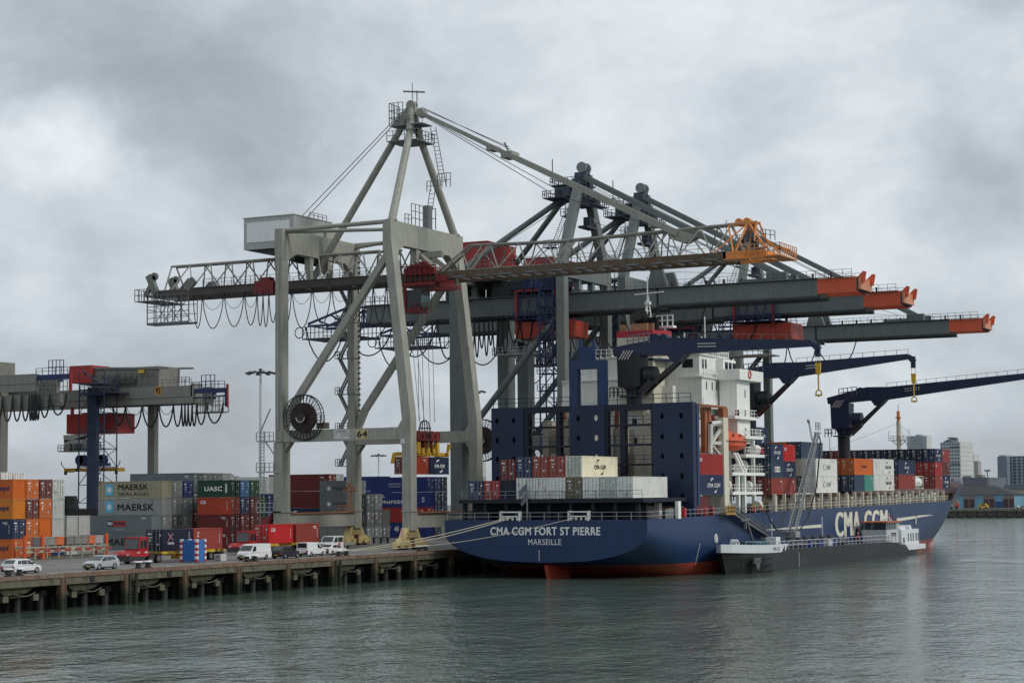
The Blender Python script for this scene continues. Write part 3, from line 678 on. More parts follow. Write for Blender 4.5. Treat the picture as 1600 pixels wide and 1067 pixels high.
# the slanting inner pieces and tie tubes between the two tops
w=MB(); w.tube((XC+.2,YL-.2,ZT-.2),(XC+.2,YW+3.6,ZT-.1),.34,10); w.tube((XC+.2,YL-.2,ZT-.4),(XC+7,YW+3.4,ZT-.4),.28,10); part('tie_tube',w,G64,c64)
w=MB(); w.tube((XD-.2,YL-.2,ZT-.2),(XD-.2,YW+3.6,ZT-.1),.34,10); w.tube((XD-.2,YL-.4,ZT-.6),(XD-7,YW+3.4,ZT-.4),.28,10); part('tie_tube',w,G64,c64)
for x in (XC,XD):
    w=MB(); w.beam((x,YW+2.9,ZT-4.4),(x,YL-2.0,ZP+4.5),.95,1.0); w.beam((x,YL-2.0,ZP+4.5),(x,YL-.5,ZP+.9),1.1,1.0,.8,.7); part('diagonal_brace',w,G64,c64)
AP=Vector((XM64,144.5,71.0))
for x,y in ((XC+.6,YW+3.1),(XD-.6,YW+3.1)):
    w=MB(); tp=AP+Vector(((x-XM64)*.13,-.3,-4)); w.tube((x,y,ZT-.05),tp,.62,12,.55); w.tube((x,y,ZT-.05),(x,y,ZT+.25),.85,12); w.tube(tp,AP+Vector(((x-XM64)*.03,0,-.3)),.72,10,.42); part('mast_leg',w,G64,c64)
bs=at(489,436,X=XM64)
w=MB(); w.tube(AP+Vector((0,.3,-.8)),bs,.5,12,.55); w.tube(AP+Vector((0,.4,-.6)),AP+Vector((0,.4,-.6)).lerp(bs,.18),.8,10,.6); part('back_stay',w,G64,c64)
w=MB()
w.box(AP.x-.5,AP.x+.5,AP.y-.7,AP.y+.7,AP.z-1.6,AP.z+.3); w.tube((AP.x-.6,AP.y+.1,AP.z+.2),(AP.x+.6,AP.y+.1,AP.z+.2),.7,12); w.tube((AP.x-.6,AP.y-1.6,AP.z-1.2),(AP.x+.6,AP.y-1.6,AP.z-1.2),.7,12)
part('mast_head',w,G64,c64)
w=MB(); w.box(AP.x-1.6,AP.x+1.6,AP.y-2.6,AP.y+3.2,AP.z-3.1,AP.z-2.95); w.rail([(AP.x-1.6,AP.y+.8,AP.z-2.9),(AP.x-1.6,AP.y+3.2,AP.z-2.9),(AP.x+1.6,AP.y+3.2,AP.z-2.9)],3.4,.9,.05,(1,.66,.33)); w.rail([(AP.x-1.6,AP.y-2.6,AP.z-2.9),(AP.x-1.6,AP.y+.6,AP.z-2.9)],1.2,.9,.04)
z_=AP.z-5.4; w.box(AP.x-2.0,AP.x+3.6,AP.y-1.8,AP.y+3.4,z_-.15,z_); w.rail([(AP.x-2.0,AP.y+3.4,z_),(AP.x-2.0,AP.y-1.8,z_),(AP.x+3.6,AP.y-1.8,z_),(AP.x+3.6,AP.y+3.4,z_)],1.5,1.0,.045)
part('mast_platform',w,DGR,c64)
w=MB(); w.beam((AP.x,AP.y,AP.z),(AP.x,AP.y,AP.z+3.6),.09); w.beam((AP.x,AP.y-.8,AP.z),(AP.x,AP.y-.8,AP.z+2.4),.12); w.beam((AP.x,AP.y+1.6,AP.z+2.5),(AP.x,AP.y-2.2,AP.z+2.0),.22,.22); part('antenna',w,DGR,c64)
w=MB(); 
p0=at(690,230,X=XM64+3.5);p1=at(693,290,X=XM64+3.5); w.ladder(AP+Vector((2.5,-2.2,-3)),p1,.9,.09,.6,(0,1,0)); w.rail([p1+Vector((0,1,-.3)),p1+Vector((0,-1.2,-.3))],2.2,.7,.05); p2=at(676,296,X=XM64+2); p3=at(671,332,X=XM64+2); w.ladder(p2,p3,.9,.09,.6,(0,1,0)); w.rail([p2+Vector((0,1,-.3)),p2+Vector((0,-1.,-.3))],1.6,.7,.05)
part('mast_ladder',w,DGR,c64)
# lift room on the waterside cross beam
w=MB(); q=Vector((XC+11.5,YW+3.1,ZT)); w.tube(q+Vector((0,0,0)),q+Vector((0,0,3.6)),.75,14); w.rail([q+Vector((-6,-.6,0)),q+Vector((-1.2,-.6,0))],3.2,1.1,.05,(1,.66,.33)); w.rail([q+Vector((-8,-.6,0)),q+Vector((-6,-.6,0))],1.4,.9,.05); w.rail([q+Vector((1.1,-.8,.1)),q+Vector((1.1,.8,.1))],3.2,.8,.06)
part('winch_drum',w,DGR,c64)
# booms: triangular lattice, two dark bottom girders and one top tube
BX0,BX1=XM64-2.9,XM64+2.9; ZB=44.3; YB=at(240,468,X=XM64-2.9).y; YH=138.2; YT=at(1152,400,X=XM64-2.9).y; YE=at(1216,398,X=XM64-2.9).y
w=MB()
for x in (BX0,BX1): w.beam((x,YB,ZB),(x,YH+.5,ZB),.55,1.25)
o=part('back_girder',w,G64D,c64)
w=MB()
for x in (BX0,BX1): w.box(x-.5,x+.5,150,YB-8,ZB+.63,ZB+.70)
for i in range(28): yy=YH+2+i*2; w.box(BX0+.3,BX1-.3,yy-.1,yy+.1,ZB-.3,ZB-.1) if i%2==0 else None
w.rail([(BX0-.45,YB-10,ZB+.7),(BX0-.45,YH+1,ZB+.7)],1.2,1.8,.035); w.rail([(BX1+.45,YB-10,ZB+.7),(BX1+.45,YH+1,ZB+.7)],1.2,1.8,.035)
part('walkway',w,DGR,o)
def lattice(y0,y1,z0,z1,n,top0,name,parent,x_t=XM64,r=.19):
    w=MB(); A=Vector((x_t,top0,z1)); 
    for x in (BX0,BX1):
        for i in range(n):
            of=0 if x==BX0 else (y1-y0)/n*.5
            ya=y0+(y1-y0)*i/n+of; yb=y0+(y1-y0)*(i+1)/n+of; ym=(ya+yb)/2
            w.beam((x,ya,ZB+.6),(x_t+(x-x_t)*.22,ym,z1),r); w.beam((x_t+(x-x_t)*.22,ym,z1),(x,yb,ZB+.6),r)
    return w
ytop0=at(272,421,X=XM64).y
w=lattice(YB-3.5,151,0,49.0,9,0,'x',None)
for s_ in (-.64,.64): w.tube((XM64+s_,ytop0,49.0),(XM64+s_,150,49.0),.2,6)
for i in range(12): yy=ytop0-i*3.3; w.beam((XM64-.64,yy,49),(XM64+.64,yy-1.6,49),.1)
w.beam((BX0,YB-2.2,ZB+.6),(XM64-.64,ytop0,49),.2); w.beam((BX1,YB-2.2,ZB+.6),(XM64+.64,ytop0,49),.2)
for i in range(5): w.beam((BX0,YB-6-i*9,ZB+.6),(BX1,YB-10.5-i*9,ZB+.6),.16)
part('back_lattice',w,G64T,c64)
w=lattice(151,YW+4,0,49.0,4,0,'x',None,r=.17); w.tube((XM64,150,49),(XM64,YW+7,48.9),.2,6)
for s_ in (-1,1): w.beam((XM64+s_*1.6,YW+2.4,ZT-4.4),(XM64+s_*2.9,YW-.6,ZB+.6),1.6,.7,1.0,.7); w.beam((XM64+s_*3,YL-.2,ZT-5),(XM64+s_*2.9,YL-.2,ZB+.6),.8)
w.beam((XM64-1.5,YW+4,ZB+3.4),(XM64-1.5,YW-.9,ZB+3.4),.8,.9)
part('hinge_frame',w,G64,c64)
# front boom
w=MB()
for x in (BX0,BX1): w.beam((x,YH,ZB),(x,YT+1.6,ZB),.5,1.1)
bm=part('boom_girder',w,mat('streaky_boom_steel',(.10,.088,.062),.7,0,.6,.8,.55,rust=.6,rustcol=(.13,.045,.022)),c64)
w=MB(); w.rail([(BX0-.4,YH-5,ZB+.6),(BX0-.4,YT+2,ZB+.6)],1.15,1.8,.032)
for i in range(22): yy=YH-2-i*2.05; w.box(BX0+.27,BX1-.27,yy-.12,yy+.12,ZB-.35,ZB-.1)
for i in range(11): yy=YH-3-i*4; w.box(BX0-.5,BX0-.26,yy-1.3,yy+.7,ZB-.5,ZB-.3)
part('walkway',w,DGR,bm)
ztp=lambda x,y:at(x,y,X=XM64)
tp=[ztp(690,425),ztp(737,384),ztp(871,378),ztp(1041,362),ztp(1172,349)]
w=MB()
def topz(yy):
    for a,b in zip(tp,tp[1:]):
        if a.y>=yy>=b.y: return a.z+(b.z-a.z)*(a.y-yy)/(a.y-b.y)
    return tp[-1].z if yy<tp[-1].y else tp[0].z
n=10; y0,y1=tp[0].y-1.5,tp[-1].y
for x in (BX0,BX1):
    for i in range(n):
        of=0 if x==BX0 else (y1-y0)/n*.45
        ya=y0+(y1-y0)*i/n+of; yb=y0+(y1-y0)*(i+1)/n+of; ym=(ya+yb)/2; tx=XM64+(x-XM64)*.22
        w.beam((x,ya,ZB+.5),(tx,ym,topz(ym)),.16); w.beam((tx,ym,topz(ym)),(x,yb,ZB+.5),.16)
    for a,b in zip(tp,tp[1:]): w.tube((XM64+(x-XM64)*.22,a.y,a.z),(XM64+(x-XM64)*.22,b.y,b.z),.2,6)
for i in range(1,n,3):
    ya=y0+(y1-y0)*i/n
    for dx in (-.5,.5): w.beam((BX0,ya+dx,ZB+.5),(XM64-.64,ya-1.5+dx,topz(ya-1.5)),.15); w.beam((BX1,ya+dx,ZB+.5),(XM64+.64,ya-1.5+dx,topz(ya-1.5)),.15)
    w.beam((BX0,ya,ZB+.2),(BX1,ya-3,ZB+.2),.14)
part('boom_lattice',w,G64T,c64)
w=MB(); q=tp[-1]; OR=mat('orange_tip_steel',(.60,.23,.06),.55,0,.25,.8,.3,rust=.2)
for x in (BX0,BX1):
    w.beam((x,YT+2.0,ZB),(x,YE+2,ZB),.5,1.1); tx=XM64+(x-XM64)*.22
    w.beam((x,YT+3.5,ZB+.5),(tx,q.y,q.z),.2); w.beam((tx,q.y,q.z),(x,YE+1.8,ZB+.7),.24); w.beam((tx,q.y+.1,q.z),(x,YT+.2,ZB+.6),.2); w.beam((tx,q.y+3,q.z-.1),(x,YT+.6,ZB+.5),.2)
    w.beam((tx,q.y+3,q.z-.05),(tx,q.y-1.3,q.z),.34); w.beam((tx,q.y-1.2,q.z-.1),(x,YE+3.4,ZB+1.9),.18); w.beam((x,YE+3.4,ZB+1.9),(x,YE+.2,ZB+.9),.18)
w.beam((BX0,YE+2,ZB),(BX1,YE+2,ZB),.5,1.0); w.box(BX0-.8,BX1+.8,YE-.6,YE+1.8,ZB-.5,ZB-.35)
w.tube((XM64-.6,q.y+.3,q.z+.2),(XM64+.6,q.y+.3,q.z+.2),.55,12); w.tube((XM64-.6,q.y+1.5,q.z+.2),(XM64+.6,q.y+1.5,q.z+.2),.55,12)
w.rail([(BX0-.7,YT-1,ZB-.3),(BX0-.7,YE-.5,ZB-.3),(BX1+.7,YE-.5,ZB-.3)],1.6,.9,.05,(1,.66,.33))
w.box(BX0-.9,BX0+1.6,YT-1.5,YT+1.8,ZB-.62,ZB-.5); w.box(BX0-1.6,BX0+.2,YE+.2,YE+2.2,ZB-1.1,ZB-.9)
part('boom_tip',w,OR,c64)
w=MB(); w.rail([(BX0+.5,YE+2.6,ZB+2.2),(BX0+.5,YE+.6,ZB+1.8)],1.3,.8,.05); part('tip_railing',w,DGR,c64)
# fore stays and ropes
sj=at(797,243,X=XM64); se=at(1062,366,X=XM64)
w=MB()
for s_ in (-1,1):
    o_=Vector((s_*1.0,0,0)); w.beam(AP+Vector((s_*.5,-1.0,-.9)),sj+o_,.26,.5,.34,.6); w.beam(sj+o_,se+o_,.38,.75,.45,.9)
w.box(sj.x-1.3,sj.x+1.3,sj.y-.9,sj.y+.9,sj.z-.5,sj.z+.45); w.beam(sj,sj+Vector((0,.9,2.0)),.25); w.box(sj.x-1.2,sj.x+1.2,sj.y+2.2,sj.y+3.4,sj.z+.9,sj.z+1.6)
q=se; w.prism([(q.x-.9,q.y+2,q.z+1.4),(q.x-.9,q.y-3.0,q.z-.6),(q.x-.9,q.y-1,q.z-1.5),(q.x-.9,q.y+1.2,q.z-.7)],(1.8,0,0)); w.box(q.x-1.1,q.x+1.1,q.y+3,q.y+4.4,q.z+1.2,q.z+2.1)
part('fore_stay',w,G64,c64)
w=MB()
for dx,(a,b) in ((-.8,(AP+Vector((0,-1.6,-1.4)),at(865,303,X=XM64))),(.8,(AP+Vector((0,-1.6,-1.4)),at(868,296,X=XM64))),(-.3,(AP+Vector((0,-1.5,-.4)),sj+Vector((0,0,1.2)))),(.3,(AP+Vector((0,-1.5,-.2)),sj+Vector((0,0,.9))))):
    w.beam(a+Vector((dx*.5,0,0)),b+Vector((dx,0,0)),.10)
b_=at(865,303,X=XM64); w.beam(b_,at(1045,362,X=XM64),.1)
for dx in (-.8,.8): w.beam(AP+Vector((dx*.5,1.2,-.4)),Vector((XM64+dx,YL+6,ZT+.6)),.09)
part('hoist_rope',w,ROPE,c64)
# tail end of the back girder
w=MB()
for s_ in (BX0,BX1):
    w.beam((s_,YB-.5,ZB+.2),(s_,YB+.9,ZB+3.2),.8,1.1); w.beam((s_,YB+1.6,ZB-.2),(s_,YB-.3,ZB+3.0),.5,.7); w.tube((s_-.25,YB-.2,ZB+3.0),(s_+.25,YB-.2,ZB+3.0),.6,12)
    w.beam((s_,YB-6.5,ZB+.6),(s_,YB-8,ZB+2.0),.6,1.3); w.tube((s_-.2,YB-6.9,ZB+1.7),(s_+.2,YB-6.9,ZB+1.7),.4,10); w.beam((s_,YB-5.2,ZB+.5),(s_,YB-7,ZB+2.2),.35,.35)
w.beam((BX0,YB-.5,ZB),(BX1,YB-.5,ZB),.5,1.0)
part('tail_sheave_frame',w,mat('dull_sheave_grey',(.17,.175,.165),.6,0,.3,.6,.3),c64)
w=MB(); zb=ZB-1.0
w.box(BX0-1,BX1+1,YB-1.5,YB+3,zb-.1,zb); w.rail([(BX0-1,YB-1.5,zb),(BX0-1,YB+3,zb),(BX1+1,YB+3,zb)],1.9,.9,.045)
ylo,yhi=at(300,500,X=BX0).y,at(230,500,X=BX0-.9).y; zl=at(240,506,X=BX0-.9).z
w.rail([(BX0-.9,ylo,zl),(BX0-.9,yhi,zl)],4.6,1.3,.06,(1,.8,.6,.4,.2,0)); w.rail([(BX0+1.4,ylo,zl),(BX0+1.4,yhi,zl)],4.6,1.6,.05,(1,.66,.33,0)); w.rail([(BX0-.9,yhi,zl),(BX0+1.4,yhi,zl)],4.6,1.6,.06,(1,.5,0))
w.beam((BX0-.9,ylo,zl),(BX0-.9,yhi,zl),.2,.35); w.beam((BX0+1.4,ylo,zl),(BX0+1.4,yhi,zl),.2,.35); w.beam((BX0-.9,yhi,zl),(BX0+1.4,yhi,zl),.2,.35)
for k in range(3): w.beam((BX0-.85,yhi-1-k*2.2,ZB-1),(BX0-.85,yhi-4.3-k*2.2,zl),.09); w.beam((BX0-.85,yhi-4.6-k*1.6,ZB-1),(BX0-.85,yhi-1.5-k*1.6,zl),.09)
part('tail_cage',w,DGR,c64)
# machinery house
mh=[at(380,352,X=XC-.6),at(432,345,X=XC-.6)]
yA=at(380,395,X=XM64-5).y; yBm=at(430,395,X=XM64-5).y
w=MB(); w.box(XM64-5,XM64+6,YL+1.3,at(381,390,X=XM64-5).y,50.1,55.0)
o=part('machinery_house',w,mat('corrugated_grey_cladding',(.50,.52,.51),.5,0,.12,.3,.2),c64)
ye=at(381,390,X=XM64-5).y
k=MB(); k.box(XM64-5.09,XM64-5,YL+2.1,ye-.6,51.2,54.3); part('pale_panel',k,mat('pale_panel',(.80,.82,.82),.4,0,.05),o)
k=MB()
for i in range(24): yy=YL+1.5+(ye-YL-1.7)*i/23; k.box(XM64-5.05,XM64-5,yy-.03,yy+.03,50.2,54.95)
for i in range(30): xx=XM64-4.8+10.6*i/29; k.box(xx-.03,xx+.03,YL+1.25,YL+1.3,50.2,54.95)
k.box(XM64-5.1,XM64+6.1,YL+1.2,ye+.1,55.0,55.15); k.box(XM64-5.06,XM64-4.98,YL+2,ye-.5,52.7,52.76); part('cladding_ribs',k,G64,o)
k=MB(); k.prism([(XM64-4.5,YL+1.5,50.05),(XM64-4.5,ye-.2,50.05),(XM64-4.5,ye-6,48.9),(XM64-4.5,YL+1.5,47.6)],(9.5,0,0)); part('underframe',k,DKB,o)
w=MB(); w.rail([(XM64-1,YL+1,55.1),(XM64+4,YL+1,55.1)],.8,1.2,.05); w.box(XC+6,XC+7.4,YL+.8,YL+1.6,ZT,ZT+1.1); w.box(XC+14,XC+17,YL+.8,YL+3,ZT,ZT+1.6); part('roof_vents',w,G64,c64)
# trolley
tq=at(655,420,X=XM64)
ty0,ty1=at(682,430,X=BX0-.8).y,at(627,430,X=BX0-.8).y
w=MB(); w.box(BX0-1.2,BX1+1.2,ty0,ty1,ZB-1.5,ZB-1.0); w.box(BX0-1.2,BX0-.7,ty0,ty1,ZB-1.4,ZB+2.0) if False else None
for i in range(8):
    yy=ty0+(ty1-ty0)*i/7; w.beam((BX0-1.1,yy,ZB-1.2),(BX0-1.1,yy,ZB+1.6),.12)
w.beam((BX0-1.1,ty0,ZB+1.5),(BX0-1.1,ty1,ZB+1.5),.18); w.beam((BX0-1.1,ty0,ZB+.3),(BX0-1.1,ty1,ZB+.3),.14); w.beam((BX0-1.1,ty0,ZB-1.2),(BX0-1.1,ty1,ZB-1.2),.35,.5)
for yy,h in ((ty0+1,1.2),(ty0+2.4,2.2),(ty1-2.3,1.9),(ty1-1,1.3)): w.box(BX0-.8,BX0+.5,yy-.6,yy+.6,ZB+.2,ZB+h); 
for yy in (ty0+1.7,ty1-1.6,(ty0+ty1)/2): w.tube((BX0-.9,yy,ZB+1.0),(BX0+2.8,yy,ZB+1.0),.75,12)
w.box(BX0,BX1,ty0+.3,ty1-.3,ZB-1.0,ZB-.3); w.box(BX0-1.2,BX0+.4,ty0-1.6,ty0-.2,ZB-1.0,ZB-.2)
o=part('trolley',w,mat('trolley_red',(.17,.014,.016),.5,0,.45,1,.4),c64)
w=MB(); w.box(BX0-1.0,BX0+1.6,ty1-3.6,ty1-.9,ZB-4.9,ZB-2.0); part('operator_cab',w,mat('dark_cab',(.05,.055,.055),.4),o)
w=MB(); w.box(BX0-1.05,BX0+1.2,ty1-3.8,ty1-3.5,ZB-4.6,ZB-2.9); part('cab_window',w,mat('green_tinted_glass',(.10,.20,.18),.1),o)
w=MB(); w.box(BX0-1.3,BX0+1.8,ty1-3.2,ty1-.2,ZB-5.4,ZB-4.9); w.box(BX0-1.2,BX0-.9,ty1-1,ty1-.4,ZB-4.9,ZB-1.4); w.box(BX0-.8,BX0+1.4,ty0-2.0,ty0+1,ZB-2.3,ZB-1.9); w.rail([(BX0-1.3,ty1-5.4,ZB-5.4),(BX0-1.3,ty1-2,ZB-5.4)],1.2,.7,.05); part('cab_frame',w,mat('trolley_red',(.22,.018,.02)),o)
# small red service car on the tail
w=MB(); q=at(413,449,X=BX0-.5); w.box(BX0-.9,BX0+.6,q.y-1.9,q.y+1.7,ZB-1.1,ZB+.9); w.box(BX0-.8,BX0+.5,q.y-1.2,q.y+.5,ZB+.9,ZB+1.5); part('service_trolley',w,mat('trolley_red',(.22,.018,.02)),c64)
# cable loops under the back girder
ys=[at(x,470,X=BX0-.8).y for x in (302,316,350,382,402,411,420,433,456,488,518,548,560,567,583,604,625)]
w=MB(); festoon(w,BX0-.8,ZB-.7,ys,[5.2,5.4,5.3,5.2,5.4,5.6,5.0,6.0,6.1,5.6,5.4,5.4,6.2,6.2,6.0,6.0],.08)
for (a,b) in zip(ys[1:],ys[2:]):
    if abs(a-b)>2.2: festoon(w,BX0-.8,ZB-.7,[a,b],[2.4],.04)
for y in ys: w.box(BX0-.95,BX0-.65,y-.1,y+.1,ZB-1.1,ZB-.6)
w.beam((BX0-.8,ys[0],ZB-.65),(BX0-.8,ys[-1],ZB-.65),.07)
part('festoon_cable',w,BLKC,c64)
# spreader falls
sp=at(705,716,X=XM64); YS0=at(670.5,714,X=XM64).y+1.22
hy=(ty0+ty1)/2-1
w=MB()
for dx in (-2.2,-.9,.9,2.2):
    for dy in (-1.1,1.1): w.beam((XM64+dx,YS0+dy*1.6+1.2,ZB-1.4),(XM64+dx*1.1,YS0+dy*.8,22.6),.06)
part('spreader_rope',w,ROPE,c64)
# stair on landside far leg, ladder and cage on near leg, platforms
w=MB(); stairs(w,XD-.2,YL+.65,HQ+12.6,ZB+4,5.75,1.4,1.9); 
for i in range(7): z=HQ+12.6+i*5.75; w.box(XD-1.0,XD+.9,YL-.75,YL+.7,z-.12,z-.02) if z<ZB else None
part('stair',w,DGR,c64)
w=MB(); 
for i in range(34): z=ZP+2+i*.85; w.box(XD+.3,XD+.6,YL-.95,YL-.72,z,z+.25)
part('cable_clips',w,BLKC,c64)
w=MB(); yy=YL+3.3; xl=XC-.4
w.ladder((xl,yy,HQ+.3),(xl,yy,ZP+1.0),.7,.10,.5,(0,1,0)); w.beam((xl,yy+.4,ZP+.6),(xl,yy-1.5,ZP+4.2),.16) 
for z in (HQ+5.6,HQ+11.6,ZP-.6):
    w.box(xl-.8,xl+.9,YL-.6,yy+.5,z-.18,z); w.rail([(xl-.8,YL+.7,z),(xl-.8,yy+.5,z)],1.25 if z>8 else 2.2,.75,.05,(1,.5))
w.beam((xl,YL+.9,ZP-3),(xl,yy-.6,ZP-.7),.14); w.beam((xl,YL+1.1,HQ+12),(xl,YL-.1,ZP-.5),.14)
part('access_ladder',w,mat('pale_railing',(.34,.36,.35),.5),c64)
w=MB(); w.beam((XC-.6,YL+3.3,HQ+.2),(XC-.6,YL+1.2,HQ+5.2),1.3,.3); w.prism([(XC-1,YL+1.5,HQ+.6),(XC-1,YL+3.6,HQ+.6),(XC-1,YL+3.0,HQ+4.9),(XC-1,YL+1.6,HQ+4.6)],(1,0,0)); part('loading_chute',w,mat('faded_red_panel',(.20,.03,.035),.6),c64)
reel(c64,(XC-.9,at(473,652,X=XC-1.5).y,at(473,652,X=XC-1.5).z),at(473,652,X=XC-1.5).y-at(503,652,X=XC-1.5).y)
w=MB(); yr=at(473,652,X=XC-1.5).y; zr=at(473,652,X=XC-1.5).z; w.box(XC-.85,XC-.3,yr-.5,yr+.6,ZP+.88,zr+1.6); w.box(XC-.9,XC+.5,yr-3.4,yr-2.0,ZP+1.0,ZP+1.9); w.rail([(XC-1.2,yr-3.6,ZP+1.6),(XC-1.2,yr-1.6,ZP+1.6)],1.4,.7,.05); part('reel_motor',w,mat('dull_brass_grey',(.10,.09,.07),.6),c64)
# number plate and makers plate
def plate(parent,X,px0,py0,px1,py1,m,nm,rows,dxp=-.03):
    a=at(px0,py0,X=X);b=at(px1,py1,X=X); c=(a+b)/2; Wp=a.y-b.y; Hp=a.z-b.z
    w=MB(); w.box(X,X+dxp,b.y,a.y,b.z,a.z); o=part(nm,w,m,parent)
    if rows:
        k=MB()
        for t,u,v_,ww,hh,bd in rows: letter(k,t,(X+dxp*1.5,c.y-u*Wp,c.z+v_*Hp),(0,-1,0),(0,0,1),ww*Wp,hh*Hp,bd)
        part('lettering',k,blk,o)
    return o
plate(c64,XC-.751,557,671,575,685,mat('worn_yellow_plate',(.55,.47,.22),.6,0,.2,1),'number_plate',[('64',0,0,.92,.74,.05)])
plate(c64,XC-.751,522,671.5,545.5,685.5,mat('white_sign',(.62,.62,.60),.5,0,.1),'load_sign',[('LIEBHERR',0,.32,.75,.14,.05),('SWL',-.36,.1,.14,.1,.0),('53 TON',.2,.1,.5,.11,.04),('SWL',-.36,-.12,.14,.1,.0),('63 TON',.2,-.12,.5,.11,.04),('1999',0,-.36,.3,.09,0)])
w=MB(); q=at(629,689,X=XC-.88); w.box(XC-.9,XC-.88,q.y-.33,q.y+.33,q.z-.35,q.z+.35); part('small_plate',w,mat('white_sign',(.62,.62,.60)),c64)
for x,y in ((XC,YW),(XD,YW),(XC,YL),(XD,YL)): 
    pass
    bogie(c64,x,y)
w=MB(); w.tube((XC-2.7,YW-.3,HQ+1.5),(XC-2.7,YW-.3,HQ+3.0),.14,8); part('pink_cable_guard',w,mat('pink_guard',(.55,.28,.30),.6),c64)
w=MB(); q=at(538,800,X=XC+4); 
for k_ in range(1):
    x=XD-3.2; y=YL-1.1; w.ladder((x,y,HQ+5.3),(x,y,HQ+8.8),.6,.1,.5,(0,1,0)); w.beam((x,y-1.4,HQ+8.6),(x,y+1.2,HQ+8.7),.25,.2); w.beam((x,y-.9,HQ+8.7),(x,y+.5,HQ+9.9),.14); w.beam((x,y+.9,HQ+8.7),(x,y-.4,HQ+9.9),.14); w.box(x-.4,x+.4,y-.8,y+.6,HQ+9.1,HQ+9.2)
part('orange_jib_frame',w,RUST,c64)
# ---------------------------------------------------------------- spreader and lifted containers
YS0_=0
spr=thing('container_spreader','yellow twin lift spreader with dark red head block hanging from crane 64','spreader',(XM64,YS0,18.9))
q_=at(670.5,714,X=XM64); YS_=q_.y; z0=q_.z+.05; YS0=YS_+1.22
spr.location=(XM64,YS0,z0)
w=MB()
for dy in (-.75,.75): w.beam((XM64-6.1,YS0+dy,z0+.42),(XM64+6.1,YS0+dy,z0+.42),.3,.5)
for xx in (-6.1,-.35,.35,6.1):
    w.box(XM64+xx-.2,XM64+xx+.2,YS0-1.25,YS0+1.25,z0+.05,z0+.62)
for sx in (-1,1):
    for dy in (-1.25,1.25):
        if sx<0: w.beam((XM64-6.2,YS0+dy,z0+.5),(XM64-6.7,YS0+dy*1.05,z0-1.0),.4,.3,.5,.25)
        else: w.beam((XM64+5.7,YS0+dy,z0+.5),(XM64+6.0,YS0+dy*1.15,z0+2.0),.3,.25,.6,.3)
for dx in (-2.9,-1.7,0,1.7,2.9):
    for dy in (-.9,.9): w.box(XM64+dx-.4,XM64+dx+.4,YS0+dy-.3,YS0+dy+.3,z0+.5,z0+1.3+.9*(abs(dx)>2))
part('spreader_frame',w,YEL,spr)
w=MB(); w.box(XM64-3.4,XM64+3.4,YS0-1.4,YS0+1.4,z0+2.4,z0+2.75)
for dx in (-2.9,-1.0,1.2,2.9):
    for dy in (-.9,.9): w.tube((XM64+dx,YS0+dy-.3,z0+3.2),(XM64+dx,YS0+dy+.3,z0+3.2),.7,14); w.box(XM64+dx-.2,XM64+dx+.2,YS0+dy-.2,YS0+dy+.2,z0+.8,z0+2.5)
part('head_block',w,mat('dark_red_block',(.16,.025,.022),.6,0,.3),spr)
w=MB(); c_=Vector((XM64-.2,YS0-.6,z0+4.3))
for i in range(14): a=2*math.pi*i/14; d=Vector((math.cos(a),math.sin(a),0)); w.path([c_+d*.95-Vector((0,0,1.6)),c_+d*.92,c_+d*.7+Vector((0,0,.8)),c_+d*.25+Vector((0,0,1.2))],.05,4)
for zz_ in (-1.5,-.8,0): w.ring(c_+Vector((0,0,zz_)),(0,0,1),.95,.06,16,4)
part('cable_basket',w,mat('black_basket',(.03,.03,.03),.5),spr)
zc=z0-2.62
GL='containers hanging from the spreader of crane 64'
container('orange-red',6.06,2.6,(XM64-3.2,YS0,zc),'orange-red container with brown doors hanging under the spreader beside the crane leg',GL,False,True,'marks').children[0].material_slots[0].material=cm('brown')
container('dark blue',6.06,2.6,(XM64+3.2,YS0,zc),'dark blue container with CMA CGM lettering hanging under the yellow spreader',GL,False,False,'cma20')
# ---------------------------------------------------------------- three dark box girder cranes, one built and copied
X0=307.5; HX=9.2; YW2,YL2=139.5,159.6; ZU=51.2
dcr=thing('ship_to_shore_crane','dark','crane',(X0,150,HQ),group='dark grey gantry cranes along the quay')
for s_ in (-1,1):
    x=X0+s_*HX
    w=leg('leg',x,YW2,HQ+2.7,ZU,1.8,1.5,dcr,DKL)
    for i in range(18): z=HQ+12+i*2.05; w.box(x-.95,x-.9,YW2-.5,YW2+.5,z,z+.12)
    w.box(x-1.1,x+1.1,YW2-.9,YW2+.9,HQ+5.5,HQ+5.7)
    part('leg',w,DKL,dcr)
    w=leg('leg',x,YL2,HQ+2.7,ZU,2.8,2.2,dcr,DK); [w.box(x-1.43,x+1.43,YL2-1.13,YL2+1.13,z,z+.07) for z in (14,24,34,44)]; part('leg',w,DK,dcr)
    w=MB(); w.box(x-.7,x+.7,YW2+.75,YL2-1.1,HQ+16,HQ+17.8); part('portal_beam',w,DK,dcr)
    w=MB(); w.tube((x,YL2-1.4,HQ+18.2),(x,YW2+1.2,ZU-9.5),.55,10); part('diagonal_brace',w,DK,dcr)
    w=MB(); w.tube((x,YL2,ZU-.6),(x,YW2,ZU-.6),.42,10); w.tube((x-s_*.2,YL2,ZU-1.8),(X0+s_*2,YW2,ZU-2.0),.34,10); part('tie_tube',w,DK,dcr)
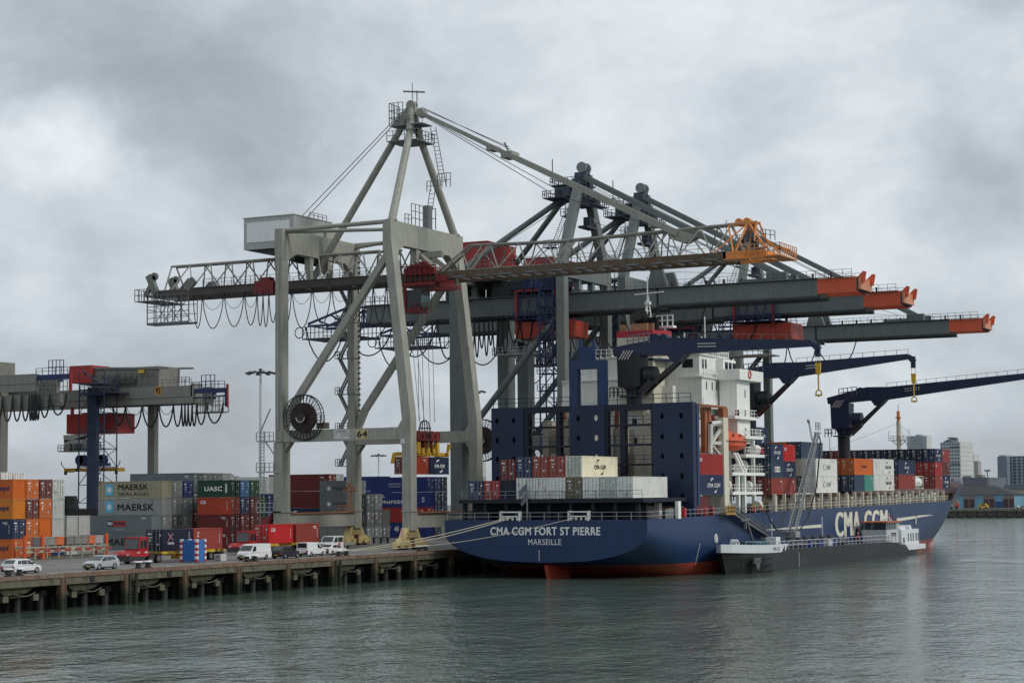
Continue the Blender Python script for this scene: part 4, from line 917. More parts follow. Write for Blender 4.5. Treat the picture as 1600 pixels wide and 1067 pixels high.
for y in (YW2,YL2):
    w=MB(); w.box(X0-HX+.9,X0+HX-.9,y-.65,y+.65,HQ+3.1,HQ+5.4); part('sill_beam',w,DK,dcr)
    zb=ZU-2.6
    w=MB(); w.prism([(X0-HX+.9,y-.7,ZU),(X0+HX+1.0,y-.7,ZU-.05),(X0+HX+1.0,y-.7,zb),(X0-HX+.9,y-.7,zb-.0)],(0,1.4,0))
    for xx in (-2.9,2.9): w.box(X0+xx-.5,X0+xx+.5,y-.5,y+.5,46.3,zb)
    w.box(X0-3.6,X0+3.6,y-.9,y+.9,46.25,46.9)
    part('upper_cross_beam',w,DK,dcr)
# mast: two box legs from the waterside cross beam to the head
AH=Vector((X0,139.5,67.0))
for s_ in (-1,1):
    w=leg('mast_leg',X0+s_*(HX-.2),YW2,ZU,AH.z-1.2,2.1,1.3,dcr,DK,x2=X0+s_*1.6,wx2=2.0)
    part('mast_leg',w,DK,dcr)
w=MB(); w.prism([(X0-1.9,AH.y-1,AH.z-4),(X0+1.9,AH.y-1,AH.z-4),(X0+.9,AH.y-1,AH.z+.9),(X0-.9,AH.y-1,AH.z+.9)],(0,2.2,0)); w.box(X0-.6,X0+.6,AH.y-1.6,AH.y-1.1,AH.z-4,AH.z+.3)
w.box(X0-2.8,X0-.9,AH.y+1.2,AH.y+4.2,AH.z-3.5,AH.z-1.7); w.box(X0+.9,X0+2.6,AH.y-2.2,AH.y-.6,AH.z-5.1,AH.z-2.6); w.box(X0-2.2,X0+2.2,AH.y-.9,AH.y+1.3,AH.z-5.2,AH.z-4.1)
w.prism([(X0-.8,AH.y+.8,AH.z+.6),(X0-.8,AH.y+4.6,AH.z-3.4),(X0-.8,AH.y+4.4,AH.z-4.6),(X0-.8,AH.y+.8,AH.z-3)],(1.6,0,0))
part('mast_head',w,mat('blue_grey_steel',(.05,.065,.09),.6,0,.25,.4),dcr)
w=MB()
for s_ in (-.9,.9):
    w.tube((X0+s_-.22,AH.y-.2,AH.z+1.7),(X0+s_+.22,AH.y-.2,AH.z+1.7),.95,18)
w.tube((X0+1.9,AH.y-.6,AH.z-7.6),(X0+2.6,AH.y-.6,AH.z-7.6),.7,14)
o=part('sheave',w,mat('grey_sheave',(.22,.23,.23),.5,.2),dcr)
w=MB()
for (a0,a1,b0,b1,z) in ((-3.6,3.2,3.0,6.2,-3.6),(-3.2,3.4,-3.4,-1.6,-5.2),(-3,3,-1,5,-1.4)):
    w.box(X0+a0,X0+a1,AH.y+b0,AH.y+b1,AH.z+z-.14,AH.z+z); w.rail([(X0+a0,AH.y+b0,AH.z+z),(X0+a0,AH.y+b1,AH.z+z),(X0+a1,AH.y+b1,AH.z+z),(X0+a1,AH.y+b0,AH.z+z),(X0+a0,AH.y+b0,AH.z+z)],1.2,.9,.05)
w.box(X0-1,X0+3.4,AH.y-1.2,AH.y+.6,AH.z-9.0,AH.z-8.6); w.box(X0+.8,X0+2.4,AH.y-.8,AH.y+.4,AH.z-8.5,AH.z-6.9)
w.beam((X0-3,AH.y+4.5,AH.z-1),(X0-3,AH.y+4.5,AH.z+3.2),.13)
part('mast_platform',w,mat('navy_grey_railing',(.035,.045,.075),.6),dcr)
# ladders down the mast and on the girders
w=MB(); x=X0-6.0
pl=[(2.0,-6.5),(5.0,-14),(6.2,-22)]
for i,(dy,dz) in enumerate(((1.8,-7),(4.6,-12.5),(3.2,-18.5))):
    z=AH.z+dz; w.box(X0-3.5-i*1.2,X0-1.5-i*1.2,AH.y+dy-1,AH.y+dy+1,z-.12,z); w.rail([(X0-3.5-i*1.2,AH.y+dy-1,z),(X0-3.5-i*1.2,AH.y+dy+1,z)],1.2,.7,.05); w.rail([(X0-1.5-i*1.2,AH.y+dy-1,z),(X0-1.5-i*1.2,AH.y+dy+1,z)],1.2,.7,.05)
w.ladder((X0-2,AH.y+2.2,AH.z-3.8),(X0-2.4,AH.y+1.8,AH.z-7),.9,.1,.4,(0,1,0)); w.ladder((X0-2.6,AH.y+2.4,AH.z-7),(X0-3.4,AH.y+4.4,AH.z-12.5),.9,.1,.4,(0,1,0)); w.ladder((X0-3.6,AH.y+4.0,AH.z-12.5),(X0-4.6,AH.y+3.0,AH.z-18.5),.9,.1,.4,(0,1,0)); w.beam((X0-3.6,AH.y+5.2,AH.z-12.6),(X0-5,AH.y+9,ZU),.12); w.beam((X0-4.6,AH.y+3,AH.z-18.5),(X0-4.8,AH.y+3,47),.12)
part('mast_ladder',w,mat('navy_grey_railing',(.035,.045,.075),.6),dcr)
for s_ in (-1,1):
    w=MB(); w.tube((X0+s_*.4,AH.y+4.3,AH.z-3.8),(X0+s_*(HX-.6),YL2-.2,ZU-.2),.52,10); part('back_stay',w,DK,dcr)
    w=MB(); w.beam((X0+s_*1.5,AH.y-.9,AH.z-.2),(X0+s_*2.6,103.6,47.6),.42,.85); w.box(X0+s_*2.6-.6,X0+s_*2.6+.6,101.5,105.0,46.2,47.8); w.box(X0+s_*2.6-.25,X0+s_*2.6+.25,105,110,46.2,46.9); part('fore_stay',w,DK,dcr)
w=MB()
for dx in (-.9,0,.9): w.beam((X0+dx,AH.y-1.2,AH.z-1.6+dx*.3),(X0+dx*1.4,112,50.8),.09); 
w.beam((X0+1.2,AH.y-1.2,AH.z-7.8),(X0+1.4,108,48.2),.09); w.beam((X0-1,AH.y+3,AH.z-4.6),(X0-2,172,47),.08); w.beam((X0-1,YW2,ZU-.5),(X0-1.5,100,47.2),.06)
part('hoist_rope',w,ROPE,dcr)
# twin box girders, back part and boom
for s_ in (-1,1):
    x=X0+s_*2.6
    w=MB(); w.box(x-.65,x+.65,124.6,182,43.1,46.15); 
    for i in range(10): y=130+i*5.2; w.box(x-.67,x-.65,y-.03,y+.03,43.2,46.1)
    o=part('back_girder',w,DK,dcr)
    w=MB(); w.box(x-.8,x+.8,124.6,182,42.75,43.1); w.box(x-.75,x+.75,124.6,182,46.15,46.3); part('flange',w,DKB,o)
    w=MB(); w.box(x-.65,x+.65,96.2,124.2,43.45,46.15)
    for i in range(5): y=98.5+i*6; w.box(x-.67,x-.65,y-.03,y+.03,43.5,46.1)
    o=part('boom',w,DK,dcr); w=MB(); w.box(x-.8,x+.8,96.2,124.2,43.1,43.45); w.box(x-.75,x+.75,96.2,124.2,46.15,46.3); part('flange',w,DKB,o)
    w=MB(); w.box(x-.66,x+.66,89.6,96.2,43.75,46.25); w.prism([(x-.66,89.6,43.75),(x-.66,89.6,46.25),(x-.66,88.4,45.6),(x-.66,88.4,44.6)],(1.32,0,0)) if False else None
    w.prism([(x-.2,89.6,46.2),(x-.2,88.4,45.4),(x-.15,88.1,47.0),(x-.15,88.6,47.15)],(.3,0,0)); w.box(x-.4,x+.4,88.5,89.7,45.2,46.1)
    part('boom_tip',w,TIP,dcr)
    w=MB(); w.prism([(x-.5,126.6,46.3),(x-.5,122.6,46.3),(x-.5,123.6,49.5),(x-.5,125.6,49.5)],(1,0,0)); w.beam((x,125.8,49.3),(x,126.4,51.2),.3); part('hinge_bracket',w,DK,dcr)
w=MB(); w.box(X0-3.2,X0+3.2,89.3,90.1,44.0,46.15)
for y in (104,118,131,146,160,174): w.box(X0-2,X0+2,y-.4,y+.4,44.6,46.0)
part('cross_tie',w,TIP if False else DKB,dcr)
w=MB(); w.box(X0-3.2,X0+3.2,88.9,89.3,44.2,46.1); part('tip_plate',w,mat('pale_orange_end',(.60,.24,.13),.5),dcr)
w=MB()
for x in (X0-3.5,X0+3.5):
    w.box(x-.3,x+.3,90,182,46.3,46.38); w.rail([(x,90.3,46.38),(x,136,46.38)],1.15,1.5,.035); w.rail([(x,162,46.38),(x,182,46.38)],1.15,1.5,.035)
part('girder_railing',w,DGR,dcr)
w=MB()
for i in range(10): y=94+i*3.1; w.box(X0-2.85,X0-2.55,y-.14,y+.14,46.3,47.2)
part('rope_support',w,CHK,dcr)
# blue lattice tail
w=MB()
for x in (X0-3.2,X0+3.2):
    T=[(182,46.1),(186.4,46.1),(194.6,43.6)]; B=[(182,43.2),(186.4,43.2),(194.6,43.2)]
    for P_ in (T,B):
        for a,b in zip(P_,P_[1:]): w.beam((x,a[0],a[1]),(x,b[0],b[1]),.34,.4)
    w.beam((x,186.4,46.1),(x,186.4,43.2),.34); w.beam((x,182,46),(x,186.2,43.3),.22); w.beam((x,182,45.2),(x,184.6,43.3),.18); w.beam((x,186.6,43.3),(x,189.6,45.0),.3); w.beam((x,190.2,43.3),(x,192.4,44.2),.25)
for y in (184,186.4,190,194.4): w.beam((X0-3.2,y,43.2),(X0+3.2,y,43.2),.25); 
part('tail_lattice',w,NAVY,dcr)
w=MB(); w.box(X0-3.6,X0+3.6,183,195.6,40.7,40.85); 
for x in (X0-3.6,X0+3.6): w.rail([(x,183,40.8),(x,195.6,40.8)],2.2,.9,.06,(1,.5)); w.beam((x,183,40.75),(x,195.6,40.75),.25); w.beam((x,184,40.8),(x,181.6,43.2),.15)
w.ring((X0-3.7,196.2,42.0),(1,0,0),1.0,.1,12,4); w.rail([(X0-3.6,186,46.2),(X0-3.6,183.6,46.2)],1.6,.9,.06); w.rail([(X0-3.4,178,46.2),(X0-3.4,182,46.2)],1.7,.9,.05)
part('tail_platform',w,mat('navy_grey_railing',(.035,.045,.075),.6),dcr)
# machinery house on the landside cross beam
w=MB(); w.box(X0-5.4,X0+6.0,155.8,161.6,51.6,56.2); w.box(X0-5.5,X0+6.1,155.7,161.7,56.2,56.35)
o=part('machinery_house',w,REDS,dcr)
w=MB()
for i in range(22): xx=X0-5.2+i*.52; w.box(xx-.03,xx+.03,155.76,155.8,51.7,56.1)
part('cladding_ribs',w,mat('pale_red_cladding',(.42,.06,.05),.5),o)
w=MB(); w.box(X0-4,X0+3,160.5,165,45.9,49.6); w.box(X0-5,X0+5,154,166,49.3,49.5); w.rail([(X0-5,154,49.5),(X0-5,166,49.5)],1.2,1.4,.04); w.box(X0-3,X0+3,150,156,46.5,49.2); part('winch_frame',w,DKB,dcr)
# cable loops, bunched by the trolley
def loops(X,ytop,y0,spec):
    w=MB(); y=y0
    for wd_,dr in spec: festoon(w,X,ytop,[y,y-wd_],[dr],.13); w.box(X-.2,X+.2,y-.12,y+.12,ytop-.4,ytop+.3); y-=wd_
    return w
w=loops(X0-3.6,42.7,194.8,((8.3,6.3),(10.5,5.6),(9.0,6.2),(4.2,6.8),(2.4,6.0),(1.0,6.6),(.9,6.8),(1.0,5.2),(.9,6.6),(.8,4.8),(1.0,6.8),(.9,6.0),(1.2,6.6),(2.2,4.4),(2.6,5.2)))
fd=part('festoon_cable',w,BLKC,dcr)
w=loops(X0-3.6,42.7,136,((1.2,5.6),(4.2,6.2),(6.4,5.8),(8.6,5.2)))
fe=part('festoon_cable',w,BLKC,dcr)
w=MB(); stairs(w,X0-HX-.2,YW2+.8,HQ+30,43,4.3,1.5,2.2); part('stair',w,mat('navy_grey_railing',(.035,.045,.075),.6),dcr)
w=MB(); x=X0-HX+.6; 
for sx in (-1.2,1.2):
    for sy in (1.5,4.1): w.beam((x+sx,YW2+sy,HQ+6),(x+sx,YW2+sy,ZU-1),.22)
for i in range(14):
    z=HQ+8+i*2.9
    for sx in (-1.2,1.2): w.beam((x+sx,YW2+1.5,z),(x+sx,YW2+4.1,z),.14); w.beam((x+sx,YW2+1.5,z),(x+sx,YW2+4.1,z+2.9),.12) if i%2 else w.beam((x+sx,YW2+4.1,z),(x+sx,YW2+1.5,z+2.9),.12)
    w.beam((x-1.2,YW2+4.1,z),(x+1.2,YW2+4.1,z),.14); w.beam((x-1.2,YW2+1.5,z),(x+1.2,YW2+1.5,z),.14)
    if i>5: w.box(x-1.3,x+1.3,YW2+1.5,YW2+4.6,z-.08,z); w.rail([(x-1.3,YW2+1.5,z),(x-1.3,YW2+4.6,z)],1.1,1,.05)
part('stair_tower',w,NAVY,dcr)
for x in (X0-HX,X0+HX):
    for y in (YW2,YL2): bogie(dcr,x,y,HQ,RUST)
# cable reel on the waterside end of the portal, as on crane 64
rq=at(755,688,X=X0-HX-1.6)
reel(dcr,(X0-HX-1.5,rq.y,rq.z),3.6)
w=MB(); w.box(X0-HX-1.3,X0-HX,rq.y-.4,rq.y+.4,HQ+16.6,rq.z+.8); part('reel_bracket',w,DK,dcr)
# trolley part with its own frame (moved for each crane)
TY=148.0
w=MB(); yb0,yb1=140.4,151.4
for y in (TY-4.4,TY+2.9):
    for x in (X0-3.9,X0+3.9): w.box(x-.2,x+.2,y-.22,y+.22,41.6,47.4)
w.box(X0-4.2,X0+4.2,TY-4.8,TY+3.2,47.0,47.5)
tr=part('trolley',w,REDS,dcr)
w=MB(); w.box(X0-3.4,X0+3.4,yb0,yb1,38.9,41.75)
for i in range(26): y=yb0+.2+i*.42; w.box(X0-3.46,X0-3.4,y-.06,y+.06,39.0,41.7)
part('trolley_house',w,mat('orange_red_cladding',(.40,.055,.032),.5,0,.2),tr)
w=MB()
for z in (47.6,42.2): 
    w.box(X0-4.6,X0+4.6,TY-6,TY+4.2,z-.1,z); w.rail([(X0-4.6,TY-6,z),(X0-4.6,TY+4.2,z)],1.2,1,.05); w.rail([(X0+4.6,TY-6,z),(X0+4.6,TY+4.2,z)],1.2,1,.05)
for i in range(5): y=TY-4+i*1.7; w.beam((X0-4.2,y,47.5),(X0-4.2,y-1.6,42),.14); w.beam((X0-4.2,y-1.6,47.5),(X0-4.2,y,42),.14)
for i in range(4): w.tube((X0-3+i*2,TY-3,48.4),(X0-2+i*2,TY-3,48.4),.7,10); w.box(X0-3+i*2-.4,X0-3+i*2+.8,TY+.5,TY+2,47.6,49.2)
part('trolley_platform',w,NAVY,tr)
w=MB(); w.box(X0-3.2,X0-.4,yb1-.2,yb1+2.4,36.4,38.9); o=part('operator_cab',w,mat('cab_grey_white',(.38,.39,.37),.5,0,.2),tr)
w=MB(); w.box(X0-3.23,X0-3.2,yb1,yb1+1.0,36.9,38.4); w.box(X0-3.0,X0-.6,yb1-.24,yb1-.2,36.9,38.4); w.box(X0-3.0,X0-.6,yb1+2.4,yb1+2.43,36.9,38.4); part('cab_window',w,GLS,o)
w=MB(); w.box(X0-3.8,X0+2,yb0+4,yb1+4.4,36.1,36.3); w.rail([(X0-3.8,yb0+4,36.3),(X0-3.8,yb1+4.4,36.3),(X0+1,yb1+4.4,36.3)],1.1,1,.05); w.beam((X0-3.5,yb1,38.9),(X0-3.5,yb0+4.5,36.3),.15); part('cab_platform',w,mat('pale_railing',(.34,.36,.35)),tr)
c3=copy_tree(dcr); c3.location.x+=334-307.5
c4=copy_tree(dcr); c4.location.x+=395-307.5
def kid(o,n): return [c for c in o.children if c.name.split('.')[0]==n]
kid(c3,'trolley')[0].location.y+=at(1190,518,X=334-3.4).y-(yb0+yb1)/2
kid(c4,'trolley')[0].location.y+=8
dcr['label']='dark grey box girder crane just behind the pale crane 64, highest dark mast'
c3['label']='middle of the three dark grey box girder cranes, trolley out over the ship'
c4['label']='farthest dark grey box girder crane, its boom tip reaching beyond the others'
# ================================================================ container ship
SB=99.9; HB=15.6; YC=SB+HB
HULL=mat('navy_hull_paint',(.013,.036,.102),.42,0,.28,.14,.35,rust=.20,rustcol=(.030,.034,.052)); RED_AF=mat('red_antifouling',(.40,.06,.035),.6,0,.3,.2,.3,rust=.25,rustcol=(.12,.05,.05))
SWH=mat('ship_white',(.80,.81,.77),.5,0,.12,.4,.22,rust=.12,rustcol=(.36,.22,.12)); SCR=mat('ship_cream',(.60,.57,.46),.5,0,.16,.5,.3,rust=.25,rustcol=(.34,.15,.06)); SBL=mat('ship_navy_steel',(.010,.021,.058),.5,0,.3,.3,.3,rust=.04)
SDK=mat('ship_dark_interior',(.010,.013,.020),.7,0,.3); SRU=mat('ship_rust_post',(.34,.12,.055),.7,0,.4,.8,.4,rust=.5); SJB=mat('ship_crane_navy',(.012,.022,.062),.45,0,.2,.4,.2,rust=.05); SJD=mat('ship_crane_dark',(.018,.020,.024),.55,0,.3,.5,.3,rust=.06)
ship=thing('container_ship','long navy blue container ship moored stern first along the quay under the cranes','ship',(340,YC,0))
# hull: sections lofted along the length
zs=[-2.5,-1.0,0,.9,1.95,3.0,4.2,5.4,6.4,7.3,1.0]
def zd(X):
    z=8.05+.0085*(min(X,420)-240)
    if X>403: t=min(1,(X-403)/11); z+=3.1*t*t*(3-2*t)+max(0,X-414)*.03
    return z
def keel(X): 
    if X<262: t=(X-240)/22; return 2.2-4.9*(t**1.1)
    return -2.7
def stemx(z): return 434+25*max(0,(z+.5)/9.4)**.95
ST=[240,241.5,244,248,253,259,266,275,288,305,330,360]+[360+ (i/22) for i in range(0)]
def halfb(X,z):
    B=HB*(1-.015*max(0,(250-X)/10))
    k=keel(X); top=6.6 if X<262 else 4.5
    n=2.3+max(0,min(1,(X-240)/45))*5
    if z<=k: return .02
    s=min(1,(z-k)/(top-k)); b=B*(1-(1-s)**n)**(1/n)
    return b
def zs_(k,top,j,n): t=j/(n-1); return k+(top-k)*(t**1.15)
NZ=16
cols=[]
Xs=[240,240.8,242,244,246.5,249.5,253,257,262,268,276,286,300,325,350]
for X in Xs:
    k=keel(X)
    cols.append([(X,halfb(X,zs_(k,zd(X),j,NZ)),zs_(k,zd(X),j,NZ)) for j in range(NZ)])
def bowb(X,z):
    x1=362+z*4.6; xe=stemx(z); u=(X-x1)/(xe-x1)
    return HB if u<=0 else (.03 if u>=1 else max(.03,HB*(1-u**1.9)**(.95-.012*z)))
for i in range(1,49):
    t=i/48; col=[]
    for j in range(NZ):
        zb=zs_(-2.7,8.9,j,NZ); X=350+(stemx(zb)-350)*t; z=zb+max(0,zd(X)-8.95)*max(0,zb)/8.9
        col.append((X,min(bowb(X,zb),halfb(350,zb)),z))
    cols.append(col)
w=MB(); n=len(cols)
for s_ in (-1,1):
    base=len(w.v); w.v+=[(x,YC+s_*b,z) for c in cols for (x,b,z) in c]
    for i in range(n-1):
        for j in range(NZ-1):
            a,b_,c_,d=i*NZ+j,(i+1)*NZ+j,(i+1)*NZ+j+1,i*NZ+j+1; f=(a,b_,c_,d) if s_<0 else (a,d,c_,b_)
            w.f.append(tuple(q+base for q in f)); w.mi.append(0)
def hull_mat():
    global nt
    nt=HULL.node_tree; b=nt.nodes['Principled BSDF']; src=b.inputs['Base Color'].links[0].from_socket
    c=N('ShaderNodeTexCoord'); sp=N('ShaderNodeSeparateXYZ'); LK(c.outputs['Object'],sp.inputs[0])
    nn=N('ShaderNodeTexNoise',i_Scale=.5,i_Detail=6.0); LK(c.outputs['Object'],nn.inputs[0])
    rc=N('ShaderNodeMix',data_type='RGBA'); LK(nn.outputs[0],rc.inputs[0]); rc.inputs[6].default_value=(.30,.040,.022,1); rc.inputs[7].default_value=(.42,.085,.05,1)
    gt=MATH('GREATER_THAN',sp.outputs[2],1.75); m=N('ShaderNodeMix',data_type='RGBA'); LK(gt,m.inputs[0]); LK(rc.outputs[2],m.inputs[6]); LK(src,m.inputs[7]); LK(m.outputs[2],b.inputs['Base Color'])
hull_mat()
hull=part('hull',w,HULL,ship,smooth=True)
w=MB(); c0=cols[0]
w.add([(239.97,YC-b,z) for (x,b,z) in c0]+[(239.97,YC+b,z) for (x,b,z) in reversed(c0)],[tuple(range(2*NZ))])
part('transom',w,HULL,ship)
w=MB(); w.add([(x,YC-b+.3,z-.35) for (x,b,z) in [c[-1] for c in cols]]+[(x,YC+b-.3,z-.35) for (x,b,z) in reversed([c[-1] for c in cols])],[tuple(range(2*len(cols)))]); part('deck',w,mat('deck_red_brown',(.10,.05,.045),.8),ship)
w=MB(); w.prism([(242.3,YC-.28,1.9),(240.6,YC-.28,1.9),(242.2,YC-.28,-2),(248,YC-.28,-2),(248,YC-.28,1.5)],(0,.56,0)); part('rudder',w,RED_AF,ship)
w=MB(); w.ball((440,YC,-.6),7.5,1.7,2.6,16,10); part('bulbous_bow',w,RED_AF,ship,smooth=True)
# names and marks
w=MB()
def onT(px,py): return at(px,py,X=239.93)
def tline(t,x0,y0,x1,y1,h,bd):
    w=MB()
    a=onT(x0,y0);b=onT(x1,y1); c=(a+b)/2; letter(w,t,(239.93,c.y,c.z),(0,-1,(b.z-a.z)/(a.y-b.y)*1),(0,0,1),a.y-b.y,h,bd); part('name_lettering',w,lab,ship)
tline('CMA CGM FORT ST PIERRE',766,829.5,938,829.5,1.15,.012); tline('MARSEILLE',825,846.5,877,846.5,.85,.0)
w=MB()
for i in range(6): w.box(239.9,239.93,YC+.55,YC+.75,2.5+i*.26,2.6+i*.26)
part('draught_mark',w,lab,ship)
w=MB(); Yh=SB-.04
def sideletter(t,x0,x1,zb,h,bd,sl=0):
    letter(w,t,((x0+x1)/2,Yh,zb+h/2),(1,0,0),(0,0,1),x1-x0,h,0); vs,fs=text_mesh(t,1,1,0)
    for i,dx in enumerate((-.38,-.2,.2,.38)): w.add([(x0+(x1-x0-.7)*(a+.5)+.35+dx,Yh-.004*(i+1),zb+h*(b_+.5)) for a,b_ in vs],fs)
XA,XB_,XC_,XD_=[at(x,y,Y=Yh).x for x,y in ((1305,820),(1345,820),(1350,810),(1387,810))]
zt1=at(1305,799,Y=Yh).z; zb1=at(1305,838,Y=Yh).z
sideletter('CMA',XA,XB_,zb1-.1,zt1-zb1,.028); sideletter('CGM',XC_,XD_,zb1,zt1-zb1,.028)
a,b=at(1196,828,Y=Yh),at(1285,821,Y=Yh); w.prism([(a.x,Yh,a.z-.05),(b.x,Yh,b.z-.3),(b.x,Yh,b.z+.25),(a.x,Yh,a.z+.1)],(0,.03,0))
part('company_lettering',w,mat('hull_white_paint',(.66,.64,.55),.6,0,.15,.8,.2,rust=.15,rustcol=(.4,.25,.13)),ship)
w=MB()
def hb_at(X,z): return min(bowb(X,z),HB)
def bowpt(px,py):
    Y=100.0
    for _ in range(12):
        p=at(px,py,Y=Y); Y=YC-hb_at(p.x,p.z)-.12
    return Vector((p.x,Y,p.z))
P1=[bowpt(1401,809.5),bowpt(1420,807),bowpt(1440,804.6),bowpt(1457,804)]; P2=[bowpt(1401,814.5),bowpt(1420,811.5),bowpt(1440,807.4),bowpt(1457,804.6)]
w.add(P2+P1,[(i,i+1,i+5,i+4) for i in range(3)])
a=[bowpt(1430.6,806),bowpt(1432,806),bowpt(1432,818),bowpt(1430.6,818)]; w.add(a,[(0,3,2,1)])
part('bow_stripe',w,mat('hull_white_paint',(.66,.64,.55)),ship)
w=MB()
def sidept(px,py):
    Y=100.
    for _ in range(14):
        p=at(px,py,Y=Y); Y=YC-halfb(p.x,p.z)-.06
    return Vector((p.x,Y,p.z))
c=sidept(1119,841)
w.ring(c,(0,-1,0),.62,.07,20,4); w.beam(c+Vector((-.5,-.03,0)),c+Vector((.5,-.03,0)),.1); w.beam(c+Vector((0,-.03,-.6)),c+Vector((0,-.03,.6)),.1)
w.beam(c+Vector((-.4,-.03,-.4)),c+Vector((.4,-.03,.4)),.09); w.beam(c+Vector((-.4,-.03,.4)),c+Vector((.4,-.03,-.4)),.09)
for i in range(11): q=sidept(1093.5-i*.7,850+i*3.1); w.box(q.x-.08,q.x+.08,q.y-.03,q.y+.02,q.z-.07,q.z+.07)
part('hull_mark',w,lab,ship)
# stern: mooring deck, rails, fairleads
w=MB(); w.box(240.6,256.5,YC-14.6,YC+13.4,10.35,10.9); part('container_deck',w,SDK,ship)
w=MB(); w.box(244.2,244.5,YC-13.5,YC+13.2,8.0,10.4)
for i in range(9): y=YC-13.5+i*3.3; w.box(241.2,241.7,y-.25,y+.25,7.8,10.4)
for (y0,y1,h) in ((YC+9,YC+11.5,1.5),(YC+3.5,YC+7.5,1.0),(YC-2,YC+1,1.2),(YC-8,YC-5,1.3)): w.box(242.0,243.6,y0,y1,7.8,7.8+h)
part('mooring_deck',w,SDK,ship)
w=MB(); w.rail([(240.1,YC+15.0,7.95),(240.1,YC-15.2,7.95),(258,YC-15.4,8.1),(292,YC-15.4,8.45)],1.1,2.2,.034,(1,.5)); part('stern_rail',w,mat('dull_white_rail',(.34,.36,.37),.5),ship)
w=MB(); w.rail([(240.7,YC+13,10.9),(240.7,YC-14.4,10.9)],1.1,2.3,.035); w.beam((240.3,YC+2.6,8),(240.3,YC+2.6,12.0),.12); part('upper_rail',w,mat('rail_grey',(.25,.27,.28),.5),ship)
w=MB()
for px_ in (797.5,904.5):
    c=at(px_,806,X=240.1); 
    for dz in (.5,1.1): w.box(239.8,240.5,c.y-1.5,c.y+1.5,7.95+dz,8.1+dz)
    for dy in (-1.45,1.45): w.box(239.8,240.5,c.y+dy-.1,c.y+dy+.1,7.9,9.25)
    for k in range(4): w.tube((240.1,c.y-1.1+k*.75,8.0),(240.1,c.y-1.1+k*.75,8.45),.18,8)
part('fairlead',w,SWH,ship)
w=MB(); c=at(840,748,X=241); w.add([(240.2,YC+2.6,11.9),(240.2,YC+2.4,10.9),(240.5,YC+3.5,9.9),(240.5,YC+3.7,10.3)],[(0,1,2,3)]) ; w.beam((240.3,YC+2.6,11.6),(240.3,YC+2.6,13.4),.07)
w.prism([(240.25,YC+2.55,13.2),(240.25,YC+2.55,12.3),(240.25,YC+3.7,11.2),(240.25,YC+3.9,11.9)],(.04,0,0)); part('stern_flag',w,mat('faded_flag',(.14,.15,.20),.8),ship)
# blue lashing bridge behind the aft stack
WX=257.0; WT=1.4; z0,z1=9.7,24.4
def wy(px_): return at(px_,700,X=WX).y
w=MB()
pan=[(768,818),(890,945),(1020,1083)]
for a,b in pan: w.box(WX,WX+WT,wy(b),wy(a),z0 if a!=890 else z0,z1)
lb=part('lashing_bridge',w,SBL,ship)
w=MB()
for a,b in ((818,825),(868,875),(945,949),(968,976),(1017,1020)): w.box(WX+.15,WX+WT-.1,wy(b),wy(a),z0,z1-.02)
for z in (z1-.9,21.2,18.35,15.5,12.6,9.8): w.box(WX+.08,WX+WT-.05,wy(1019),wy(820),z,z+(.3 if z<z1-1 else .88))
part('rack_frame',w,mat('near_black_navy',(.008,.012,.026),.6,0,.3),lb)
w=MB()
for pxs in ((777,803),(904,932),(1035,1065)):
    for q in pxs:
        w.k=1 if q==932 else 0
        for z in (11.1,13.9,16.8,19.6,22.5):
            c=Vector((WX-.015,wy(q),z)); pts=[c+Vector((0,math.cos(a_)*.27,math.sin(a_)*.44)) for a_ in [math.pi*2*k/12 for k in range(12)]]; w.add(pts,[tuple(range(12))])
part('painted_oval_hole',w,[mat('hole_shade_paint',(.003,.004,.007),.9,spec=.05),SCR],lb)  # flat discs, not cut through; the shade inside each opening is painted on
w=MB(); w.rail([(WX+.2,wy(890),z1),(WX+.2,wy(771),z1)],1.3,2.0,.045); w.rail([(WX+.2,wy(1080),z1),(WX+.2,wy(946),z1)],1.3,2.0,.045)
for z in (21.6,18.75,15.9): w.rail([(WX+1.2,wy(1016),z),(WX+1.2,wy(826),z)],1.1,1.5,.04)
part('lashing_rail',w,SBL,lb)
w=MB()
for a,b in ((890,903),(934,946)): w.box(WX+.1,WX+1.3,wy(b),wy(a),z1,29.7)
w.box(WX+.1,WX+1.3,wy(946),wy(890),29.7,30.95); w.box(WX+.1,WX+1.3,wy(927),wy(904),30.95,32.9)
for q in (905,925): w.box(WX+.3,WX+1.1,wy(q+3),wy(q),32.9,33.9)
w.rail([(WX+.3,wy(903),30.95),(WX+.3,wy(890),30.95)],1.3,.8,.05); w.rail([(WX+.3,wy(946),30.95),(WX+.3,wy(929),30.95)],1.3,.8,.05)
part('portal_frame',w,mat('ship_blue_bright',(.014,.036,.105),.5,0,.3,.5,.3),lb)
w=MB(); w.box(WX+WT,WX+WT+.9,SB+.02,SB+1.0,z0,z1-.3); w.box(WX+.2,WX+1.2,SB+.2,SB+1.6,7.9,9.8); part('end_post',w,mat('ship_blue_bright',(.014,.036,.105)),lb)
# deck clutter below the bridge
w=MB()
for (px0,px1,zb_,zt_) in ((1012,1018,8,9.6),(1022,1030,8,10.2),(1040,1048,8,9.4),(1055,1060,8.0,10.4)): 
    y0,y1=at(px1,800,X=250).y,at(px0,800,X=250).y; w.box(250,251,y0,y1,zb_,zt_)
part('deck_locker',w,SWH,ship)
w=MB()
for px_ in (1028,1045,1068,1100,1112): p=at(px_,800,X=252) if px_<1080 else at(px_,803,Y=SB+1); w.box(p.x-.3,p.x+.3,p.y-.3,p.y+.3,8.2,9.5)
part('red_fittings',w,mat('fire_red',(.45,.03,.04),.5),ship)
